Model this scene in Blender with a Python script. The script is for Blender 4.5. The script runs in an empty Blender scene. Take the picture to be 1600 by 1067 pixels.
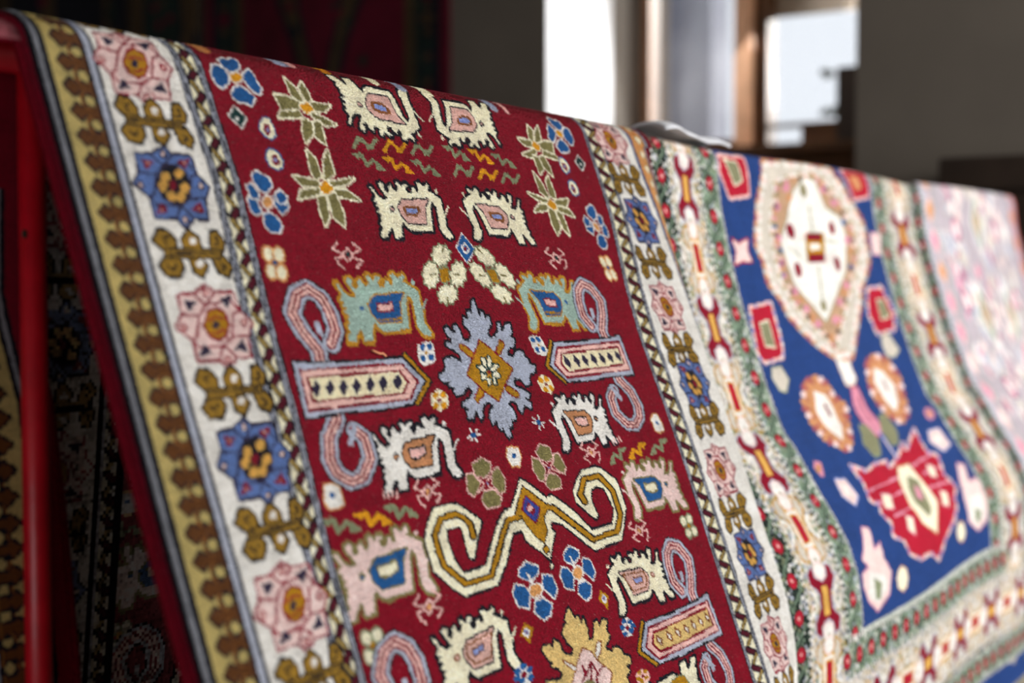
import bpy, bmesh, math, random
import numpy as np
from mathutils import Matrix, Vector
random.seed(4); RNG = np.random.default_rng(7)
scene = bpy.context.scene
COLL = scene.collection
EYE = 1.0                                   # camera height above the floor; the rail runs along +X, +Y is away from the camera

# ------------------------------------------------------------------ camera
cam_d = bpy.data.cameras.new('camera'); cam = bpy.data.objects.new('camera', cam_d); COLL.objects.link(cam)
bx = (0.54136005, 0.03610327, -0.84001539); by = (-0.84079087, 0.02324581, -0.54086074); bz = (0.0, 0.99907767, 0.04293966)
cam.matrix_world = Matrix.Translation((0, 0, EYE)) @ Matrix((bx, by, bz)).to_4x4()
cam_d.sensor_width = 36.0; cam_d.lens = 50.0; cam_d.clip_start = .05
cam_d.dof.use_dof = True; cam_d.dof.focus_distance = 1.61; cam_d.dof.aperture_fstop = 2.6; cam_d.dof.aperture_blades = 0
scene.camera = cam
# ------------------------------------------------------------------ exposure, sky, sun, daylight, side fill
scene.view_settings.view_transform = 'Standard'; scene.view_settings.look = 'None'
scene.view_settings.exposure = 0.56; scene.view_settings.gamma = 1.0
world = bpy.data.worlds.new('sky'); scene.world = world; world.use_nodes = True
wb = world.node_tree.nodes['Background']; wb.inputs[0].default_value = (.88, .93, 1.0, 1); wb.inputs[1].default_value = .72
def lamp(name, kind, loc, target, energy, col, **kw):
    d = bpy.data.lights.new(name, kind); d.energy = energy; d.color = col
    for k, v in kw.items(): setattr(d, k, v)
    o = bpy.data.objects.new(name, d); COLL.objects.link(o); o.location = loc
    o.rotation_euler = (Vector(target) - Vector(loc)).to_track_quat('-Z', 'Y').to_euler(); return o
# the sun comes in through the window in the end wall and strikes its deep left reveal
lamp('sun', 'SUN', (12, .95, 3.6), (5.8, 3.1, 1.9), 3.6, (1, .97, .92), angle=.03)
# daylight through the wide doorway behind the photographer
lamp('doorway_daylight', 'AREA', (3.4, -2.92, 1.95), (2.2, 1.0, .9), 170.0, (1, .985, .96), shape='RECTANGLE', size=3.6, size_y=1.9)

lamp('window_daylight', 'AREA', (5.98, 2.5, 2.3), (3.0, 1.0, 1.1), 30.0, (.96, .98, 1.0), shape='RECTANGLE', size=1.0, size_y=1.1)
lamp('side_fill_light', 'AREA', (-1.55, .2, 1.35), (.9, 1.0, .8), 5.0, (.97, .98, 1.0), shape='RECTANGLE', size=1.2, size_y=1.2)  # unseen soft fill added so the post and the rug behind it catch light

# ------------------------------------------------------------------ materials
def lin(c):
    c = np.asarray(c, float) / 255.0
    return np.where(c <= .04045, c / 12.92, ((c + .055) / 1.055) ** 2.4)
def mat(name, rgb, rough=.7, noise=.12, scale=20, bump=.0, bscale=200, metallic=0.0, spec=.3, rgb2=None):
    m = bpy.data.materials.new(name); m.use_nodes = True; nt = m.node_tree; b = nt.nodes['Principled BSDF']
    b.inputs['Roughness'].default_value = rough; b.inputs['Metallic'].default_value = metallic; b.inputs['Specular IOR Level'].default_value = spec
    tc = nt.nodes.new('ShaderNodeTexCoord'); nz = nt.nodes.new('ShaderNodeTexNoise'); nz.inputs['Scale'].default_value = scale; nz.inputs['Detail'].default_value = 5
    nt.links.new(tc.outputs['Object'], nz.inputs['Vector'])
    mx = nt.nodes.new('ShaderNodeMix'); mx.data_type = 'RGBA'
    c = lin(rgb); c2 = lin(rgb2) if rgb2 is not None else c * (1 - noise * 2)
    mx.inputs[6].default_value = (*c2, 1); mx.inputs[7].default_value = (*c, 1)
    rp = nt.nodes.new('ShaderNodeMapRange'); rp.inputs[1].default_value = .35; rp.inputs[2].default_value = .65
    nt.links.new(nz.outputs[0], rp.inputs[0]); nt.links.new(rp.outputs[0], mx.inputs[0]); nt.links.new(mx.outputs[2], b.inputs['Base Color'])
    if bump:
        n2 = nt.nodes.new('ShaderNodeTexNoise'); n2.inputs['Scale'].default_value = bscale; n2.inputs['Detail'].default_value = 3
        bp = nt.nodes.new('ShaderNodeBump'); bp.inputs['Strength'].default_value = bump; bp.inputs['Distance'].default_value = .003
        nt.links.new(tc.outputs['Object'], n2.inputs['Vector']); nt.links.new(n2.outputs[0], bp.inputs['Height']); nt.links.new(bp.outputs[0], b.inputs['Normal'])
    return m
def wool(name, gain=1.0, bump=.5, bscale=900, sheen=.08, sat=1.0):
    m = bpy.data.materials.new(name); m.use_nodes = True; nt = m.node_tree; b = nt.nodes['Principled BSDF']
    at = nt.nodes.new('ShaderNodeAttribute'); at.attribute_name = 'knot_colour'
    hs = nt.nodes.new('ShaderNodeHueSaturation'); hs.inputs['Value'].default_value = gain; hs.inputs['Saturation'].default_value = sat
    nt.links.new(at.outputs['Color'], hs.inputs['Color']); nt.links.new(hs.outputs[0], b.inputs['Base Color'])
    b.inputs['Roughness'].default_value = .95; b.inputs['Specular IOR Level'].default_value = .08
    b.inputs['Sheen Weight'].default_value = sheen; b.inputs['Sheen Roughness'].default_value = .5
    tc = nt.nodes.new('ShaderNodeTexCoord'); n2 = nt.nodes.new('ShaderNodeTexNoise'); n2.inputs['Scale'].default_value = bscale; n2.inputs['Detail'].default_value = 2
    bp = nt.nodes.new('ShaderNodeBump'); bp.inputs['Strength'].default_value = bump; bp.inputs['Distance'].default_value = .002
    nt.links.new(tc.outputs['Object'], n2.inputs['Vector']); nt.links.new(n2.outputs[0], bp.inputs['Height']); nt.links.new(bp.outputs[0], b.inputs['Normal'])
    return m
M_PILE = wool('knotted_wool_pile', 1.0, .3); M_BACK = wool('woven_rug_reverse', .62, .8, 700, 0, .75)
M_SELV = mat('crimson_wool_selvedge', (120, 8, 30), .95, .2, 300, .6, 900, spec=.1)
M_SELV2 = mat('cream_wool_selvedge', (190, 175, 165), .95, .15, 300, .6, 900, spec=.1)
M_FRINGE = mat('cotton_fringe', (205, 195, 170), .9, .15, 60, spec=.1)
M_RED = mat('red_painted_steel', (196, 14, 34), .35, .12, 30, .15, 60, spec=.5)
M_PLASTER = mat('taupe_plaster', (116, 108, 99), .9, .05, 3, .3, 60, spec=.15)
M_WHITE = mat('white_plaster', (232, 232, 234), .85, .03, 5, .2, 60, spec=.2)
M_FLOOR = mat('grey_stone_floor', (105, 98, 90), .6, .15, 4, .3, 30)
M_WOOD = mat('brown_window_wood', (96, 62, 34), .5, .2, 8, .2, 80)
M_WOODLIT = mat('lit_orange_wood', (236, 180, 140), .5, .12, 8, .2, 80)  # albedo raised to stand in for light falling on the window stiles
M_DARKW = mat('dark_cabinet_wood', (58, 46, 38), .5, .15, 8, .2, 80)
M_LEAF = mat('leaf_green', (60, 72, 52), .6, .2, 20)
M_LITFLAP = mat('lit_flap_white', (228, 230, 236), .9, .03, 10, .2, 300, spec=.1)  # white that carries the window light on the rug's back flap
M_HOUSE = mat('mottled_grey_house_wall', (176, 176, 186), .9, .1, 1.3, rgb2=(128, 130, 144))
M_STONE = mat('pale_house_wall', (236, 234, 228), .9, .04, 1.5)
M_BEIGE = mat('beige_blind', (190, 172, 152), .9, .08, 3)
M_THREAD = mat('orange_thread', (225, 150, 110), .9, .05, 300)

# ------------------------------------------------------------------ helpers
def link(o, parent=None):
    COLL.objects.link(o)
    if parent is not None: o.parent = parent
    return o
def tag(o, label=None, cat=None, group=None, kind=None):
    if label: o['label'] = label
    if cat: o['category'] = cat
    if group: o['group'] = group
    if kind: o['kind'] = kind
    return o
def empty(name, loc):
    o = bpy.data.objects.new(name, None); link(o); o.location = loc; o.empty_display_size = .05; return o
def bm_obj(name, bm, m, parent=None, loc=None, smooth=False):
    me = bpy.data.meshes.new(name); bm.normal_update(); bm.to_mesh(me); bm.free()
    for k in (m if isinstance(m, (list, tuple)) else [m]): me.materials.append(k)
    if smooth: me.polygons.foreach_set('use_smooth', [True] * len(me.polygons))
    o = bpy.data.objects.new(name, me); link(o, parent)
    if parent is not None: me.transform(Matrix.Translation(-Vector(parent.matrix_world.translation if parent.type != 'EMPTY' else parent.location)))
    return o
def box(bm, x0, x1, y0, y1, z0, z1):
    r = bmesh.ops.create_cube(bm, size=1.0)
    for v in r['verts']: v.co = Vector(((x0 + x1) / 2 + v.co.x * (x1 - x0), (y0 + y1) / 2 + v.co.y * (y1 - y0), (z0 + z1) / 2 + v.co.z * (z1 - z0)))
    return r['verts']
def boxes(name, bs, m, parent=None, bevel=0):
    bm = bmesh.new()
    for b in bs: box(bm, *b)
    if bevel: bmesh.ops.bevel(bm, geom=list(bm.edges), offset=bevel, segments=2, affect='EDGES')
    return bm_obj(name, bm, m, parent)
def tube(bm, pts, r, seg=10, cap=True):
    pts = [Vector(p) for p in pts]; rings = []
    for i, p in enumerate(pts):
        t = (pts[min(i + 1, len(pts) - 1)] - pts[max(i - 1, 0)]).normalized()
        a = t.orthogonal().normalized() if i == 0 else (prev - t * prev.dot(t)).normalized()
        prev = a; b = t.cross(a); rr = r[i] if isinstance(r, (list, tuple)) else r
        rings.append([bm.verts.new(p + (a * math.cos(2 * math.pi * k / seg) + b * math.sin(2 * math.pi * k / seg)) * rr) for k in range(seg)])
    for A, B in zip(rings[:-1], rings[1:]):
        for k in range(seg): bm.faces.new((A[k], A[(k + 1) % seg], B[(k + 1) % seg], B[k]))
    if cap: bm.faces.new(rings[0][::-1]); bm.faces.new(rings[-1])

# ------------------------------------------------------------------ dyes (sRGB)
PAL = dict(R=(143, 0, 33), W=(240, 237, 232), C=(246, 240, 216), K=(22, 22, 34), G=(192, 142, 22), O=(142, 134, 84), B=(36, 100, 164), L=(188, 194, 210),
    P=(240, 200, 194), T=(222, 168, 104), D=(140, 8, 40), N=(52, 44, 72), Y=(226, 168, 28), A=(176, 200, 190), V=(150, 166, 218), E=(18, 62, 62), H=(146, 154, 120),
    Z=(150, 92, 48), F=(228, 190, 180), G2=(200, 148, 40), F2=(244, 206, 198), C2=(244, 234, 204), P2=(240, 216, 212), T2=(208, 150, 104), T3=(226, 200, 134), B2=(60, 74, 158),
    L2=(104, 132, 190), D2=(158, 20, 52), Y2=(224, 178, 90), G3=(168, 130, 44), F3=(212, 204, 192), T4=(196, 160, 128), P3=(220, 150, 172), R2=(184, 24, 52), R3=(178, 96, 92), O2=(140, 140, 108),
    X=(184, 188, 202), YB=(196, 178, 114), BR=(104, 62, 26), BO=(142, 90, 38), BL=(35, 67, 130), DG=(30, 44, 38), SG=(128, 150, 128), MR=(92, 10, 34), PW=(180, 170, 178), XG=(146, 148, 156), TN=(176, 150, 84), BW=(74, 56, 36), PM=(178, 120, 142))

class Pattern:
    """A woven design: one dye per knot on a grid of (u across, s along) in metres."""
    def __init__(self, u0, u1, s0, s1, d, ground):
        self.d = d; self.nu = int(round((u1 - u0) / d)); self.ns = int(round((s1 - s0) / d)); self.u0 = u0; self.s0 = s0
        self.u = u0 + (np.arange(self.nu) + .5) * d; self.s = s0 + (np.arange(self.ns) + .5) * d
        self.c = np.zeros((self.ns, self.nu, 3)); self.c[:] = PAL[ground]
        self.warp = None
    def win(self, a0, a1, b0, b1):
        i0 = max(0, int((a0 - self.u0) / self.d) - 1); i1 = min(self.nu, int((a1 - self.u0) / self.d) + 2)
        j0 = max(0, int((b0 - self.s0) / self.d) - 1); j1 = min(self.ns, int((b1 - self.s0) / self.d) + 2)
        return i0, i1, j0, j1
    def shape(self, kind, fill, out, ow, width, pts, asp=1.0):
        p = np.asarray(pts, float); ow = max(ow, self.d * 1.05) if ow > 0 else 0; hw = max(width, self.d * 1.15) / 2; m = (hw + ow) * asp + self.d
        i0, i1, j0, j1 = self.win(p[:, 0].min() - m, p[:, 0].max() + m, p[:, 1].min() - m, p[:, 1].max() + m)
        if i0 >= i1 or j0 >= j1: return
        U, S = np.meshgrid(self.u[i0:i1], self.s[j0:j1]); dist = np.full(U.shape, 9.0); inside = np.zeros(U.shape, bool)
        n = len(p); segs = n if kind == 'P' else n - 1
        for k in range(segs):
            a = p[k]; b = p[(k + 1) % n]; ab = b - a; L = (ab @ ab) or 1e-12
            if kind == 'S' or ow > 0:
                ax = ab[0] / asp; LL = (ax * ax + ab[1] * ab[1]) or 1e-12; t = np.clip(((U - a[0]) / asp * ax + (S - a[1]) * ab[1]) / LL, 0, 1)
                dist = np.minimum(dist, np.hypot((U - a[0]) / asp - t * ax, S - a[1] - t * ab[1]))
            if kind == 'P':
                with np.errstate(divide='ignore', invalid='ignore'):
                    c = ((a[1] > S) != (b[1] > S)) & (U < ab[0] * (S - a[1]) / (ab[1] if ab[1] else 1e-12) + a[0])
                inside ^= c
        if kind == 'S': inside = dist < hw; ring = dist < hw + ow
        else: ring = inside | (dist < ow)
        sub = self.c[j0:j1, i0:i1]
        if out and ow > 0: sub[ring] = PAL[out]
        sub[inside] = PAL[fill]
    def ops(self, ops, du=0, ds=0, mir=False, flip=None, sc=1.0, lim=None):
        for k, f, o, ow, w, pts in ops:
            q = pts * sc
            if mir: q = q * (-1, 1)
            q = q + (du, ds)
            if flip is not None: q = np.column_stack((q[:, 0], flip - q[:, 1]))
            if lim and (q[:, 1].min() < lim[0] or q[:, 1].max() > lim[1]): continue
            self.shape(k, f, o, ow * 1e-3, w[0] * 1e-3, q, w[1])
    def strip(self, a, b, col, s0=-9, s1=9):
        # a, b: numbers or functions of s
        fa = a(self.s) if callable(a) else np.full(self.ns, a); fb = b(self.s) if callable(b) else np.full(self.ns, b)
        m = (self.u[None, :] >= fa[:, None]) & (self.u[None, :] < fb[:, None]) & ((self.s > s0) & (self.s < s1))[:, None]
        self.c[m] = PAL[col]
    def mottle(self, a0, a1, b0, b1, cols, frac, n=2):
        i0, i1, j0, j1 = self.win(a0, a1, b0, b1)
        for k, c in enumerate(cols):
            m = RNG.random(((j1 - j0) // n + 1, (i1 - i0) // n + 1)) < frac / len(cols)
            m = np.repeat(np.repeat(m, n, 0), n, 1)[:j1 - j0, :i1 - i0]; self.c[j0:j1, i0:i1][m] = PAL[c]
    def finish(self, vary=.07):
        c = lin(self.c)
        low = RNG.normal(0, 1, (self.ns // 8 + 3, self.nu // 8 + 3))
        jj = np.linspace(0, low.shape[0] - 1.001, self.ns); ii = np.linspace(0, low.shape[1] - 1.001, self.nu)
        j = jj.astype(int); i = ii.astype(int); fj = (jj - j)[:, None]; fi = (ii - i)[None, :]
        L = low[np.ix_(j, i)] * (1 - fj) * (1 - fi) + low[np.ix_(j + 1, i)] * fj * (1 - fi) + low[np.ix_(j, i + 1)] * (1 - fj) * fi + low[np.ix_(j + 1, i + 1)] * fj * fi
        row = RNG.normal(0, 1, (self.ns, 1)) * .4
        return np.clip(c * (1 + vary * (.9 * L + row + RNG.normal(0, 1, c.shape[:2]))[..., None]), 0, 1)
def parse(t):
    out = []
    for ln in t.split('\n'):
        k, f, o, ow, w, pts = ln.split('|')
        w, _, a = w.partition(':'); out.append((k, f, o, float(ow), (float(w), float(a or 1)), np.array([[float(v) for v in q.split(',')] for q in pts.split(';')]) * 1e-4))
    return out
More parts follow.
